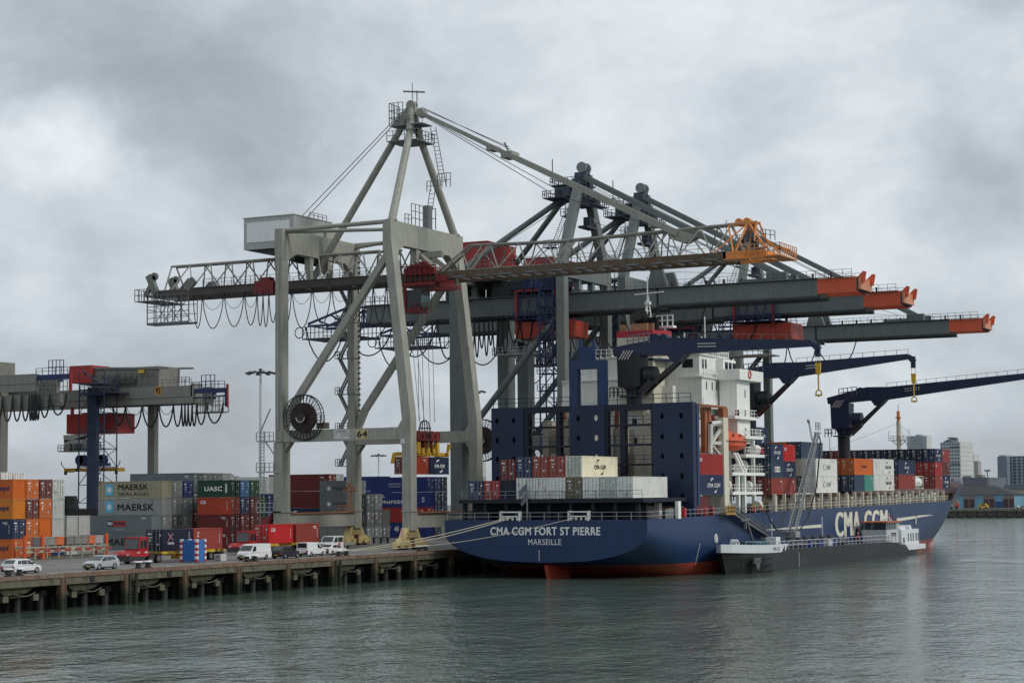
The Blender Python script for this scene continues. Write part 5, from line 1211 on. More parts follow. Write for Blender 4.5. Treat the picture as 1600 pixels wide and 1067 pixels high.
# accommodation
AX0,AX1=271.2,286.2; AYs,AYp=104.0,127.0
w=MB(); w.box(AX0+1,AX1,AYs+1.0,AYp-1,8.3,24.5); w.box(AX0,AX1,AYs,AYp,24.5,28.9); w.box(AX0-.3,AX1+.4,AYs-.4,AYp+.3,24.2,24.5); w.box(AX0-.3,AX1+3.5,AYs-.3,AYp,28.75,28.95)
w.box(AX0-1.6,AX0+.02,AYs+4,AYs+8.2,24.6,27.6); w.box(AX0+.4,AX0+12,AYs+.5,AYp-3,28.95,32.2); w.box(AX0+.1,AX0+12.4,AYs+.2,AYp-2.6,32.2,32.4)
w.prism([(AX0+7.5,AYs+.5,28.95),(AX0+13,AYs+.5,28.95),(AX0+13,AYs+.5,31.9),(AX0+7.5,AYs+.5,31.9)],(0,-1.2,0))
acc=part('accommodation_block',w,SWH,ship)
w=MB()
for px_ in (1104,1113,1120): p=at(px_,605,Y=AYs-.02); w.box(p.x-.22,p.x+.22,AYs-.02,AYs,27.0,28.2)
w.box(AX0-.0+.38,AX0+.4,AYs+1.5,AYs+3.2,30.3,31.6)
for px_ in (1098.5,1103): p=at(px_,578,Y=AYs+.48); w.box(p.x-.35,p.x+.35,AYs+.47,AYs+.5,30.2,31.6)
for dx in (8.2,9.9,11.6): w.box(AX0+dx,AX0+dx+1.3,AYs-.73,AYs-.7,30.3,31.5)
for k in range(3):
    for j in range(5): w.box(AX0+.97,AX0+1,AYs+3+k*4,AYs+3.8+k*4,10.2+j*2.9,11.3+j*2.9)
for z in (12.2,15.1,18,20.9): 
    for x in (275,279.5,283): w.box(x,x+.8,AYs+.97,AYs+1.0,z,z+1.2)
part('window',w,GLS,acc)
w=MB(); TX0,TX1=[at(x,650,Y=SB+1.0).x for x in (1152,1172)]
w.box(TX0,TX1,SB+1.0,SB+3.8,19.0,28.6); w.box(TX0-.8,TX1+4.2,SB+.2,SB+3.9,28.6,30.2)
for z in (26.6,22.9,20.3): w.box(TX1-1.6,TX1-1.2,SB+.98,SB+1.0,z,z+1.1) if False else None
tw=part('stair_tower',w,SWH,ship)
w=MB()
for z in (26.0,23.0,20.2): w.box(TX0+3.4,TX0+3.8,SB+.97,SB+1.0,z,z+1.2)
part('window',w,GLS,tw)
w=MB(); w.ring((TX0+3.6,SB+.17,29.5),(0,-1,0),.55,.14,14,4); part('life_ring_mark',w,mat('fire_red',(.45,.03,.04)),tw)
# open side decks with posts
w=MB(); XR=[at(x,y,Y=SB+.3).x for x,y in ((1195,740),(1192,770),(1195,712),(1193,682))]
decks=[(11.2,273.4,XR[1]),(14.1,273.4,XR[0]),(16.9,279.5,XR[2]),(19.7,279.5,XR[3]),(22.6,275,285)]
for z,a,b in decks: w.box(a,b,SB+.3,AYs+1.2,z,z+.45)
for x in (276.5,279.2): w.box(x-.3,x+.3,SB+.35,SB+.9,8.5,14.1)
w.box(289.3,289.8,SB+2.5,SB+3.0,8.5,19.7)
w.beam((275.0,SB+.6,17.4),(278.9,SB+.6,14.5),.35); w.beam((276.2,SB+.6,17.4),(280.3,SB+.6,14.5),.35)
sdk=part('side_deck',w,SWH,ship)
w=MB()
for z,a,b in decks: w.rail([(a,SB+.4,z+.45),(b,SB+.4,z+.45),(b,SB+3.6,z+.45)],1.05,1.1,.036,(1,.5))
w.rail([(AX0,AYs+.1,32.4),(AX0+12,AYs+.1,32.4)],1.15,.8,.06,(1,.5)); w.rail([(AX0,AYp-3,32.4),(AX0,AYs,32.4)],1.15,.9,.05,(1,.5)); w.rail([(AX1-1,AYs-.2,28.95),(AX1+3.3,AYs-.2,28.95)],1.1,.8,.05); w.rail([(AX0-.2,AYs-.3,24.5),(AX0-.2,AYp,24.5)],1.1,1.5,.04); w.rail([(AX0,AYs-.35,28.95),(AX0+7,AYs-.35,28.95)],1.1,.9,.045)
part('white_railing',w,SWH,sdk)
w=MB()
for (x,y,z,a,b,c_) in ((281,SB+1.4,20.2,1.6,1.2,1.0),(283.5,SB+1.6,11.7,.8,.6,1.6),(286.5,SB+1.4,17.4,2.2,1.2,1.5),(275,SB+2,11.7,.7,.7,1.8),(288,SB+1.6,8.6,1,1,1.6),(276,SB+3,8.6,2,1,2.2),(281,SB+2.2,14.6,1,1,1.4),(285,SB+3,14.6,.6,.6,2)): w.tube((x-a/2,y,z+c_/2),(x+a/2,y,z+c_/2),c_/2,10)
part('deck_canister',w,SWH,sdk)
w=MB(); w.box(277.5,278.8,SB+1,SB+1.2,23.1,24.0); w.box(274,274.9,SB+1.2,SB+1.6,20.4,21.4); w.box(270.0,270.9,SB+2,SB+2.4,22,23)
for (x,z) in ((287,17.9),(282.6,9.0),(285.5,9.2)): w.ring((x,SB+.3,z),(0,-1,0),.42,.12,12,4)
part('red_box',w,mat('fire_red',(.45,.03,.04)),sdk)
# cream and rusty gantry posts between the bridge and the house
w=MB(); px0=at(1131,700,Y=SB+.2).x; px1=at(1138.5,700,Y=SB+.2).x
w.box(px0,px1,SB+.2,SB+1.0,8.2,22.6); o=part('cream_post',w,SCR,ship)
w=MB(); w.box(px0,px1,SB+.2,SB+1.0,22.6,24.0); w.box(259.5,px1,SB+.4,SB+1.1,24.0,24.3); 
for q in (1104,1110): x=at(q,680,Y=SB+1.2).x; w.box(x-.55,x+.55,SB+1.2,SB+1.9,17.3,24.0)
part('rusty_post',w,SRU,o)
w=MB(); x=at(1120,690,Y=SB+.8).x
w.path([Vector((at(1110,740,Y=SB+.8).x,SB+.8,17.2)),Vector((at(1110,665,Y=SB+.8).x,SB+.8,21.5)),Vector((at(1128,662,Y=SB+.8).x,SB+.8,21.9))],.42,6); w.beam((at(1110,700,Y=SB+.8).x,SB+.8,18.8),(at(1130,700,Y=SB+.8).x,SB+.8,18.8),.5); w.beam((at(1112,700,Y=SB+.8).x,SB+.8,18.8),(at(1128,670,Y=SB+.8).x,SB+.8,21.2),.4); w.beam((at(1113,705,Y=SB+.8).x,SB+.8,18.4),(at(1129,724,Y=SB+.8).x,SB+.8,16.6),.3)
for z in (14,16.9,19.8,22.4): w.box(260,270.5,AYs-1,AYs+.6,z,z+.3)
for y in (AYs+2,AYs+7,AYs+12,AYs+17): w.box(266,267,y-.3,y+.3,8.5,24)
part('davit_frame',w,mat('cream_white_frame',(.58,.58,.54),.5,0,.2,.6,.3,rust=.2),ship)
w=MB()
for y in (AYs+4,AYs+9,AYs+10,AYs+15,AYs+18.5): w.box(262.0,262.5,y-.22,y+.22,8.5,24)
part('rusty_guide',w,SRU,ship)
w=MB(); w.box(260.4,268,AYs+1.4,AYs+6.6,8.5,18.2); w.box(260.4,264,AYs+8.0,AYs+9.8,8.5,21.0); w.box(260.8,270,AYs+17.3,AYs+19.2,8.5,22.5); w.box(261,270,AYs+20.6,AYs+21.6,8.5,22.5); w.box(262.0,264.9,wy(1016)-1,wy(978)-.4,8.5,23.4); w.box(259.6,261,wy(966),wy(951),8.5,21.0); w.box(260.2,262,wy(864),wy(846),8.5,17.6); w.box(260.2,262,wy(889),wy(878),8.5,15.5); part('engine_casing',w,SCR,ship)
w=MB(); p=at(1097,777,Y=SB+.8); w.box(at(1086,790,Y=SB+.8).x,at(1108,790,Y=SB+.8).x,SB+.8,SB+2.5,8.4,11.0); part('hatch_side',w,mat('dark_red_hatch',(.13,.02,.022),.6,0,.2),ship)
# lifeboat
lbt=thing('lifeboat','bright orange enclosed lifeboat hanging beside the white superstructure','lifeboat',(276,SB+1.6,17.7))
w=MB(); n=14; L0,L1=270.2,282.6; prof=[]
sec=[(0,-1.0),(.62,-.86),(.95,-.45),(1.0,0.02),(.93,.05),(.86,.5),(.6,.9),(.0,1.05)]
for i in range(n+1):
    t=i/n; x=L0+(L1-L0)*t; f=max(.04,math.sin(math.pi*min(1,max(0,t*.94+.03)))**.55); hh=f*(1+.28*(1 if .12<t<.34 else 0)); prof.append((x,f,hh))
vs=[]
full=[(a,b) for a,b in sec]+[(-a,b) for a,b in reversed(sec[1:-1])]
for x,f,hh in prof:
    for a,b in full: vs.append((x,SB+1.6+a*f*1.45,19.15+(b*1.45*(hh if b>.1 else f))))
m_=len(full); fs=[(i*m_+j,(i+1)*m_+j,(i+1)*m_+(j+1)%m_,i*m_+(j+1)%m_) for i in range(n) for j in range(m_)]+[tuple(range(m_)),tuple(range(n*m_+m_-1,n*m_-1,-1))]
w.add(vs,[tuple(reversed(f)) for f in fs]); part('hull',w,mat('lifeboat_orange',(.60,.085,.02),.4,0,.12,.5,.2,rust=.08),lbt,smooth=False)
w=MB(); w.beam((L0+.8,SB+.12,19.2),(L1-.8,SB+.12,19.2),.14,.12); w.box(274,274.8,SB+.35,SB+.4,19.9,20.3); w.box(277,277.6,SB+.35,SB+.4,19.9,20.3); part('fender_strip',w,mat('lifeboat_dark_trim',(.10,.02,.012),.6),lbt)
# funnel
w=MB(); FX0,FX1=266.2,270.9; fy=lambda q:at(q,540,X=FX0).y
y0,y1=fy(1020),fy(964)
pts=[(FX0,y1,31.4),(FX0,y0,31.4),(FX0+1.6,y0-1.0,31.4),(FX0+3.2,y0-1.3,31.4),(FX1,y0-1.1,31.4),(FX1,y1,31.4)]
w.prism(pts,(0,0,3.4)); w.box(FX0-.02,FX1,y0,y1-.2,24.5,31.4); fn=part('funnel',w,SCR,ship)
w=MB(); w.prism([(x-.03 if x<267 else x+.03,y+(.03 if y>y0+1 else -.03),34.8) for x,y,z in pts],(0,0,.95)); w.prism([(x-.03 if x<267 else x,y+(.0 if y>y0+1 else -.04),33.0) for x,y,z in pts[2:5]]+[(FX1,y0,33.0),(FX0+2.6,y0,33.0)],(0,0,1.5)) if False else None
part('red_band',w,mat('funnel_red',(.42,.02,.035),.5),fn)
w=MB(); w.prism([(x-.04 if x<267 else x+.04,y+(.04 if y>y0+1 else -.04),31.2) for x,y,z in pts],(0,0,.35)); part('louvre',w,SJB,fn)
w=MB()
for k in range(3): c=at(981+k*11,548,X=FX0).y; w.box(FX0-.03,FX0,c-.45,c+.45,31.7,32.3)
part('vent_panel',w,mat('dark_cream_vent',(.30,.27,.20),.6),fn)
w=MB(); p=at(1003,501,X=268); w.tube((268.6,p.y,35.2),(268.2,p.y,38.0),1.0,18); w.tube((268.8,p.y,37.2),(267.2,p.y+.2,38.3),1.15,18)
for q in (974,1012,1020,1026): 
    yy=at(q,510,X=268).y; w.tube((268,yy,35.4),(268,yy,37.4 if q<1000 else 37.8),.42,10)
ex=part('exhaust_pipe',w,mat('sooty_black',(.012,.011,.010),.8),fn)
w=MB(); w.box(267,270.4,at(1015,515,X=268).y,at(988,515,X=268).y,35.7,36.9)
for q in (974,1013,1021): yy=at(q,510,X=268).y; w.tube((267.9,yy,35.5),(267.9,yy,36.9),.46,10)
part('rusty_base',w,mat('rusty_brown_cream',(.36,.20,.12),.7,0,.4,1,.4,rust=.4),fn)
w=MB(); q=at(1010,520,X=268); x,y=270,at(1013,520,X=270).y
w.beam((x-.6,y+.6,35.7),(x,y,41.5),.14);w.beam((x+.6,y-.6,35.7),(x,y,41.5),.14); w.beam((x,y+.2,36),(x,y,44.2),.13); w.beam((x,y+2.2,41.6),(x,y-2.6,41.8),.16); 
for i in range(6): z=36.3+i*.9; w.beam((x-.55+i*.08,y+.5-i*.08,z),(x+.55-i*.08,y-.5+i*.08,z),.09)
w.box(x-.3,x+.3,y-.4,y+.4,40,40.4); w.rail([(x,y-1.4,36.6),(x,y-4.0,36.6)],1.6,.8,.07); w.box(x-.5,x+.9,y-4.2,y-1.4,36.3,36.6)
part('radar_mast',w,SWH,ship)
w=MB(); 
for i in range(9): 
    p=at(1052+i*9,566,Y=AYs+3); w.beam((p.x,AYs+3,32.4),(p.x,AYs+3,34.2+(i%3)*.7),.16)
w.beam((AX0+1,AYs+3,34.4),(AX0+12,AYs+3,34.4),.1); w.tube((AX0+6,AYs+6,32.4),(AX0+6,AYs+6,34.6),.35,8); w.beam((AX0+7,AYs+2,32.4),(AX0+7,AYs+2,38.5),.12)
part('monkey_deck_masts',w,SWH,acc)
w=MB(); w.box(AX0+4,AX0+10,AYs+5,AYs+11,32.4,34.0); part('monkey_deck_box',w,mat('fire_red',(.45,.03,.04)),acc)
w=MB(); w.box(AX0+12.6,AX0+15.5,AYs+6,AYs+9,28.95,34.4); part('dark_locker',w,mat('plum_locker',(.07,.03,.035),.6),acc)
# three deck cranes with their jibs swung overboard
def deck_crane(X,Y,zbase,zr,tip,root_h,label=None,hook=0,dk=1):
    R=Vector((X,Y,zr)); T=Vector(tip); d=(T-R); h=Vector((d.x,d.y,0)).normalized(); sd_=Vector((-h.y,h.x,0))
    w=MB(); w.tube((X,Y,24.4 if X<270 else zbase),(X,Y,zr-5.8),1.15,20,1.15); w.tube((X,Y,zr-6.0),(X,Y,zr-5.2),1.25,20,1.7)
    cr_=part('deck_crane',w,SJD,ship)
    w=MB(); a=R-h*1.7; 
    w.beam(R-h*.2+Vector((0,0,-5.4)),R-h*.2+Vector((0,0,-.6)),3.2,3.4,3.4,3.6,side=tuple(h)); w.tube(R+h*1.9+Vector((0,0,-3.7)),R+h*3.6+Vector((0,0,-3.7)),1.3,14); w.rail([tuple(R-h*1.9-sd_*1.8+Vector((0,0,-7))),tuple(R-h*3.1-sd_*1.8+Vector((0,0,-7)))],1.6,.6,.06); w.box(X-2,X+2,Y-1,Y+1.5,zr-6.9,zr-6.7) 
    w.rail([(X-2,Y-1,zr-6.7),(X-2,Y+3,zr-6.7)],1.1,.7,.05)
    part('crane_house',w,SJD if dk else SJB,cr_)
    w=MB(); r2=R+h*7.2+Vector((0,0,d.z*7.2/d.length+.35))
    up=Vector((0,0,1)); pr=lambda q,w_: [q-sd_*w_/2,q+sd_*w_/2]
    def seg(p,q,wp,hp,wq,hq): w.beam(p,q,wp,hp,wq,hq)
    seg(R-h*2.6+Vector((0,0,-.1)),r2-h*2.2,3.0,1.2,2.2,2.5); seg(r2-h*2.2,r2+h*1.6+Vector((0,0,.0)),2.2,2.5,1.8,2.35); seg(r2+h*1.6+Vector((0,0,.0)),T,1.8,2.3,1.0,.85)
    w.prism([tuple(r2-h*1.8-sd_*1.1+Vector((0,0,-.9))),tuple(r2+h*1.6-sd_*1.1+Vector((0,0,-.9))),tuple(r2+h*.2-sd_*1.1+Vector((0,0,-2.3))),tuple(r2-h*.8-sd_*1.1+Vector((0,0,-2.3)))],tuple(sd_*2.2))
    w.tube(tuple(R+h*3.6-sd_*.8+Vector((0,0,1.3))),tuple(R+h*3.6+sd_*.8+Vector((0,0,1.3))),1.0,16); w.tube(tuple(R+h*5.0-sd_*.8+Vector((0,0,1.5))),tuple(R+h*5.0+sd_*.8+Vector((0,0,1.5))),.7,16)
    w.beam(T,T+h*.9+Vector((0,0,-.9)),.9,.8); w.beam(T+h*.7,T+h*.7+Vector((0,0,-1.9)),.7,.5)
    jib=part('jib',w,SJB,cr_)
    w=MB(); w.rail([tuple(r2+h*1.5-sd_*.7+Vector((0,0,1.1))),tuple(T-sd_*.4+Vector((0,0,.42)))],.75,1.9,.035,(1,)); w.rail([tuple(R-h*.4-sd_*1.2+Vector((0,0,.6))),tuple(R+h*3-sd_*1.2+Vector((0,0,.9)))],1.5,.8,.07,(1,.5)); part('jib_railing',w,DGR,jib)
    w=MB(); 
    for s2 in (-.8,.8): w.beam(R+h*1.6+sd_*s2+Vector((0,0,-6.2)),r2+sd_*s2+Vector((0,0,-2.2)),.55,.55,.35,.35)
    for s2 in (-.8,.8): w.beam(R+h*1.2+sd_*s2+Vector((0,0,-6.4)),R+h*3.2+sd_*s2+Vector((0,0,-4.6)),.8,.9)
    part('luffing_cylinder',w,mat('black_cylinder',(.015,.015,.018),.4),cr_)
    w=MB()
    L=(T-r2).length
    for k,ln in ((0,.9),(1,.9)):
        nch=6 if zr<32 else 9
        for i in range(nch):
            q=r2.lerp(T,.16+i*.016)-sd_*1.02+Vector((0,0,.25-k*.42)); w.beam(q,q+h*.22,.03,.13)
    part('lettering',w,lab,jib)
    w=MB()
    for i in range(4): q=R-h*(1.6-i*.45)-sd_*1.85+Vector((0,0,-1.4)); w.beam(q,q+h*.9+Vector((0,0,1.3)),.06,.16)
    part('hazard_stripe',w,mat('dirty_white_stripe',(.45,.40,.40)),cr_)
    H0=T+h*.7
    w=MB()
    for s2 in (-.28,.28): w.beam(H0+h*s2+Vector((0,0,-1.6)),H0+h*s2+Vector((0,0,-2.9)),.06)
    w.beam(H0+Vector((0,0,-2.8)),H0+Vector((0,0,-4.4)),.75,.5,.6,.4); w.beam(H0+Vector((0,0,-4.4)),H0+Vector((0,0,-6.6)),.18); w.ring(tuple(H0+Vector((0,0,-7.0))),tuple(sd_),.42,.1,12,5); w.beam(H0+h*-.5+Vector((0,0,-7.3)),H0+h*.5+Vector((0,0,-7.3)),.22)
    if hook: part('hook_block',w,YEL,jib)
    return cr_
t=at(1270,536.5,X=261.5); deck_crane(261.5,at(990,545,X=261.5).y,9,at(985,549,X=261.5).z+.1,(261.5,t.y,t.z),2,hook=1)
t=at(1420,557,X=310); r=at(1187,583,X=310); deck_crane(310,r.y+2.0,11,r.z-.6,(310,t.y,t.z),2,hook=1)
t=at(1640,583,X=355); r=at(1322,628,X=355); deck_crane(355,r.y+.6,11,r.z+.35,(355,t.y,t.z),2,hook=0,dk=0)
# rusty patches on the third jib are separate plates
# deck edge posts, vents and catwalks forward of the house
w=MB()
for i in range(23):
    x=292.5+i*4.85
    yb=SB+.15 if x<402 else SB+.15+((x-402)/70)**2.3*9
    zb_=zd(x); 
    w.box(x-.2,x+.2,yb,yb+.5,zb_-.1,11.25+.004*(x-290)); 
    if i%4==0: w.box(x+.8,x+1.3,yb+.2,yb+.6,zb_-.1,11.0)
posts=part('deck_edge_post',w,SCR,ship)
w=MB()
for i in range(22):
    x=294.5+i*4.85; yb=SB+.9 if x<402 else SB+.9+((x-402)/70)**2.3*9
    w.tube((x,yb+.6,zd(x)-.2),(x,yb+.6,zd(x)+1.2),.38,8); w.ball((x,yb+.5,zd(x)+1.35),.48,.48,.42,8,5) if i%2 else w.box(x-.5,x+.9,yb+.3,yb+1,zd(x)+.2,zd(x)+1.5)
part('deck_vent',w,SWH,posts)
w=MB(); w.rail([(292,SB+.1,zd(292)),(402,SB+.1,zd(402))],1.0,1.6,.035,(1,.5)); part('deck_rail',w,SCR,posts)
w=MB(); w.box(292,418,SB+2.1,SB+2.3,zd(300)-.2,10.9); part('hatch_coaming',w,mat('coaming_brown',(.12,.10,.07),.8,0,.5,.8,.4,rust=.3),ship)
w=MB(); w.box(292,418,SB+1.9,YC+14,10.9,11.1+0); part('hatch_cover',w,mat('hatch_brown',(.10,.06,.05),.8),ship)
w=MB(); x,y=422,YC; w.tube((x,y,13),(x,y,27.0),.62,12,.5); w.box(x-.5,x+.5,y-1.8,y+1.8,22.6,22.8); w.rail([(x-.5,y-1.8,22.8),(x-.5,y+1.8,22.8)],.9,.7,.05); w.beam((x,y-1.6,22.7),(x,y-.4,21.6),.14); w.beam((x,y+1.6,22.7),(x,y+.4,21.6),.14); w.beam((x,y+2.3,22.6),(x,y+2.3,24.8),.1); w.beam((x,y-2.3,22.6),(x,y-2.3,25.2),.1)
fm=part('foremast',w,SCR,ship)
w=MB(); w.tube((x,y,27),(x,y,29.2),.38,8); w.box(x-.6,x+.6,y-.5,y+.5,27.6,27.9); w.beam((x,y,29),(x,y,30.6),.12); part('mast_top',w,mat('orange_mast_top',(.60,.22,.08),.5),fm)
w=MB()
for q in ((x,y-9,17.5),(x-22,y+9,20.5),(x-18,y-7,20.5)): w.beam((x,y,26.5),q,.05)
w.beam((x-22,y+9,20.2),(x-22,y+9,23),.1); w.beam((x,y,24),(457,YC,12.6),.06); w.beam((451,YC-2,12),(446,YC-1,17),.2); w.beam((451,YC+2,12),(446,YC-1,17),.2); w.beam((446,YC-1,17),(458,YC,12.7),.12)
part('rigging',w,ROPE,fm)
w=MB(); w.rail([(425,YC-bowb(425,8.9)+.3,zd(425)),(440,YC-bowb(440,8.9)+.3,zd(440)),(451,YC-bowb(451,8.9)+.3,zd(451)),(458,YC-.6,zd(458)-.1)],.9,2,.045); part('bow_rail',w,SWH,ship)
# ---- containers on board
GS='containers stacked on deck of the ship'
def cs(col,X0,row,z,L,H,door,dec,lb,ye=SB+1.1):
    return container(col,L,H,(X0+L/2,ye+row*2.52+1.22,z),lb,GS,False,door,dec)
# aft bay
ye=102.5; X0=241.0
t1=[('white',2.9,'d'),('pale green grey',2.9,'d'),('white',2.9,'d'),('olive brown',2.9,'d'),('white',2.9,'d'),('white',2.9,'d'),('white',2.9,'d'),('navy',2.59,'o'),('red',2.59,'d'),('dark blue',2.59,'d')]
nm=['starboard end','second from starboard','third from starboard','fourth from starboard','fifth from starboard','sixth from starboard','seventh from starboard','eighth from starboard','next to port end','port end']
for i,(c,H,dr) in enumerate(t1): cs(c,X0,i,10.92,12.19,H,dr=='d','marks' if i==0 else None,f'{c} container, lower tier of the stern stack above the transom, {nm[i]}',ye)
t2=[(3,'pale green grey','d',2.9,13.83,None),(4,'brick red','d',2.9,13.83,None),(5,'brick red','d',2.9,13.83,None),(6,'dark blue','d',2.9,13.83,None),(7,'dark red','d',2.9,13.53,None)]
for r,c,dr,H,z,dc in t2:
    wd_=['','','','just left of the cream one','second left of the cream one','third left of the cream one','fourth left of the cream one','port end of its tier'][r]
    cs(c,X0,r,z,12.19,H,True,dc,f'{c} container, upper tier of the stern stack, {wd_}' if r>3 else 'cream container with black CMA CGM lettering on the upper tier of the stern stack',ye)
o=[q for q in bpy.data.objects if q.get('label','').startswith('cream container with black CMA CGM')][0]
o.material_slots[0].material=cm('cream'); m_,mm_=decal('cmacream',12.19,2.9,False); part('lettering',m_,mm_,o,local=True)
for r in (1,2): pass
# bay beside the house
cs('dark blue',259.6,0,11.2,12.19,2.9,False,'cma','dark blue CMA CGM container at deck edge right of the blue lashing bridge',SB+.4)
cs('red',259.6,0,14.12,12.19,3.0,False,'cai','plain red container with small mark, stacked right of the blue lashing bridge',SB+.4)
# forward bays; only the outer rows can be seen
def bay(name,X0,L,H,z,rows):
    for r,c in enumerate(rows):
        zz_=z
        for t,sp in enumerate(c):
            if sp is None: zz_+=H; continue
            col,dec=(sp,None) if isinstance(sp,str) else sp
            lb=f"{col} container"+(f" with {DESC[dec]}" if dec and DESC[dec] else '')+f", {TIER[len(c)][t]} tier, {ORD[r]} row of the {name}"
            if len(lb.split())>16: lb=f"{col} container, {TIER[len(c)][t]} tier, {ORD[r]} row of the {name}"
            cs(col,X0,r,zz_,L,H,True,dec,lb)
            zz_+=H+.01
bay('bay ahead of lifeboat',293.3,6.06,2.7,11.1,[[('brick red','marks'),('slate blue','sign'),('dark blue','cma20')],['brick red','navy','dark blue',('dark blue','cma20')],['dark red','dark blue','navy','navy'],['brown','dark blue','navy','dark blue']])
bay('second bay ahead of lifeboat',299.45,6.06,2.7,11.1,[['brick red',('dark blue','cma20'),('bright red','cai')],['brown','brown','dark blue'],['navy','navy','navy']])
bay('white CSAV bay',316.4,12.0,2.9,11.35,[[('white','csav'),('white','csav')],['dark grey','cream','slate blue'],['grey','grey','orange'],['grey','navy','orange']])
bay('orange bay',338.7,12.0,2.95,11.55,[['slate blue',('orange','hapag20')],['navy','orange-red'],['navy','brown'],['navy','brown']])
cs('teal',344.8,0,11.55,5.95,2.95,False,None,'teal short container at the lower deck edge under the orange container',SB+1.04)
bay('white bay',350.95,5.9,2.95,11.65,[['white','white'],['white','white']])
bay('white lettered bay',356.95,7.9,2.95,11.65,[[('white','cmacream'),('white','cmacream')],['grey','white']])
bay('navy bay',368.0,12.19,2.8,11.9,[['brick red',('dark blue','cma20')],['dark red','navy'],['dark red','navy'],['dark red','navy'],['dark red','navy']])
CB=[[('brick red',None),('red','cai'),('dark blue','cma20')]]+[['dark red','red','navy'] if i<2 else ['navy','navy','dark red' if i in(6,7) else 'navy'] for i in range(10)]
bay('last bay before bow',396.0,6.06,2.72,12.0,CB)
bay('bow end bay',402.2,6.06,2.72,12.0,[[('dark blue','cma20'),'brown',('brick red','cai')],['navy','navy','navy'],['navy','navy','navy']])
tk=thing('tank_container','round white tank container in a frame on the ship deck before red containers','tank container',(383.5,SB+2.4,11.95),group=None)
w=MB(); w.tube((380.8,SB+2.4,13.2),(386.2,SB+2.4,13.2),1.15,24); o=part('tank',w,SWH,tk)
w=MB()
for x in (380.5,386.5):
    for y in (SB+1.2,SB+3.6):
        w.beam((x,y,11.95),(x,y,14.5),.16)
    for z in (12,14.45): w.beam((x,SB+1.2,z),(x,SB+3.6,z),.14)
    w.beam((x,SB+1.2,12),(x,SB+3.6,14.4),.1)
for y in (SB+1.2,SB+3.6):
    for z in (12.02,14.45): w.beam((380.5,y,z),(386.5,y,z),.12)
part('frame',w,SCR,tk)
w=MB(); letter(w,'CCIU',(383.3,SB+1.23,13.2),(1,0,0),(0,0,1),2.0,.5,0); part('lettering',w,mat('grey_lettering',(.22,.24,.24)),tk)
# gangway
gw=thing('gangway','grey aluminium gangway sloping down the navy hull beside the white superstructure','gangway',(289,SB-1.0,8))
a=at(1142,802,Y=SB-.7); b=at(1198,838,Y=SB-.7)
w=MB(); w.beam(a,b,.9,.25); w.rail([tuple(a+Vector((0,-.4,0))),tuple(b+Vector((0,-.4,0)))],1.2,.8,.05); w.rail([tuple(a+Vector((0,.4,0))),tuple(b+Vector((0,.4,0)))],1.2,.8,.05); w.box(a.x-3.5,a.x+.4,SB-1.3,SB-.1,a.z-.1,a.z+.05); part('stair_flight',w,mat('dull_aluminium',(.17,.17,.17),.4,.4),gw)
w=MB(); w.rail([(a.x-3.5,SB-1.2,a.z),(a.x+.4,SB-1.2,a.z)],1.1,.7,.06); w.box(a.x-3.6,a.x+.5,SB-1.35,SB-1.25,a.z-.15,a.z+.1); part('landing_rail',w,mat('ochre_paint',(.45,.27,.06),.6),gw)
# people on deck
def person(name,x,y,z,col,leg_,hat,label,h=1.75,pose=0,face=(0,-1)):
    o=thing(name,label,'person',(x,y,z)); k=h/1.75
    me=bpy.data.meshes.new('body'); 
    J={'pel':(0,0,.93,.125),'sp':(0,0,1.15,.13),'ch':(0,0,1.38,.15),'nk':(0,0,1.50,.06),'hd':(0,.01,1.63,.10),'hd2':(0,.01,1.70,.085),
       'sl':(-.19,0,1.42,.065),'el':(-.26,.04,1.14,.048),'wl':(-.24,.18+pose*.1,.95,.036),'hl':(-.23,.23+pose*.1,.88,.04),'sr':(.19,0,1.42,.065),'er':(.27,.03,1.14,.048),'wr':(.25,.20,1.0+pose*.2,.036),'hr':(.24,.26,.98+pose*.25,.04),
       'hpl':(-.10,0,.88,.10),'kl':(-.11,.03,.48,.07),'al':(-.11,-.02,.09,.048),'tl':(-.11,.14,.04,.045),'hpr':(.10,0,.88,.10),'kr':(.12,-.02+.06*pose,.48,.07),'ar':(.12,-.06,.09,.048),'tr':(.12,.10,.04,.045)}
    E=[('pel','sp'),('sp','ch'),('ch','nk'),('nk','hd'),('hd','hd2'),('ch','sl'),('sl','el'),('el','wl'),('wl','hl'),('ch','sr'),('sr','er'),('er','wr'),('wr','hr'),('pel','hpl'),('hpl','kl'),('kl','al'),('al','tl'),('pel','hpr'),('hpr','kr'),('kr','ar'),('ar','tr')]
    ks=list(J); me.from_pydata([(J[q][0]*k,J[q][1]*k,J[q][2]*k) for q in ks],[(ks.index(a),ks.index(b)) for a,b in E],[])
    b=bpy.data.objects.new('body',me); COL.objects.link(b); b.parent=o
    sm=b.modifiers.new('skin','SKIN'); b.modifiers.new('sub','SUBSURF').levels=1
    if not me.skin_vertices: bpy.context.view_layer.objects.active=b
    for i,q in enumerate(ks): sv=me.skin_vertices[0].data[i]; sv.radius=(J[q][3]*k,J[q][3]*k*.85); sv.use_root=(q=='pel')
    me.materials.append(col)
    w=MB(); w.ball((0,.01*k,1.75*k),.12,.14,.08,10,5); part('helmet',w,hat,o,local=True)
    w=MB(); w.ball((0,.055*k,1.66*k),.075,.075,.10,10,6); part('face',w,mat('skin',(.42,.25,.18),.6),o,local=True)
    w=MB(); 
    for s_ in (-.11,.11): w.tube((s_*k,.0,.84*k),(s_*k,.02,.50*k),.105*k,8,.085*k); w.tube((s_*k,.02,.50*k),(s_*k,-.03,.1*k),.085*k,8,.07*k)
    part('trousers',w,leg_,o,local=True)
    o.rotation_euler=(0,0,math.atan2(face[1],face[0])-math.pi/2)
    return o
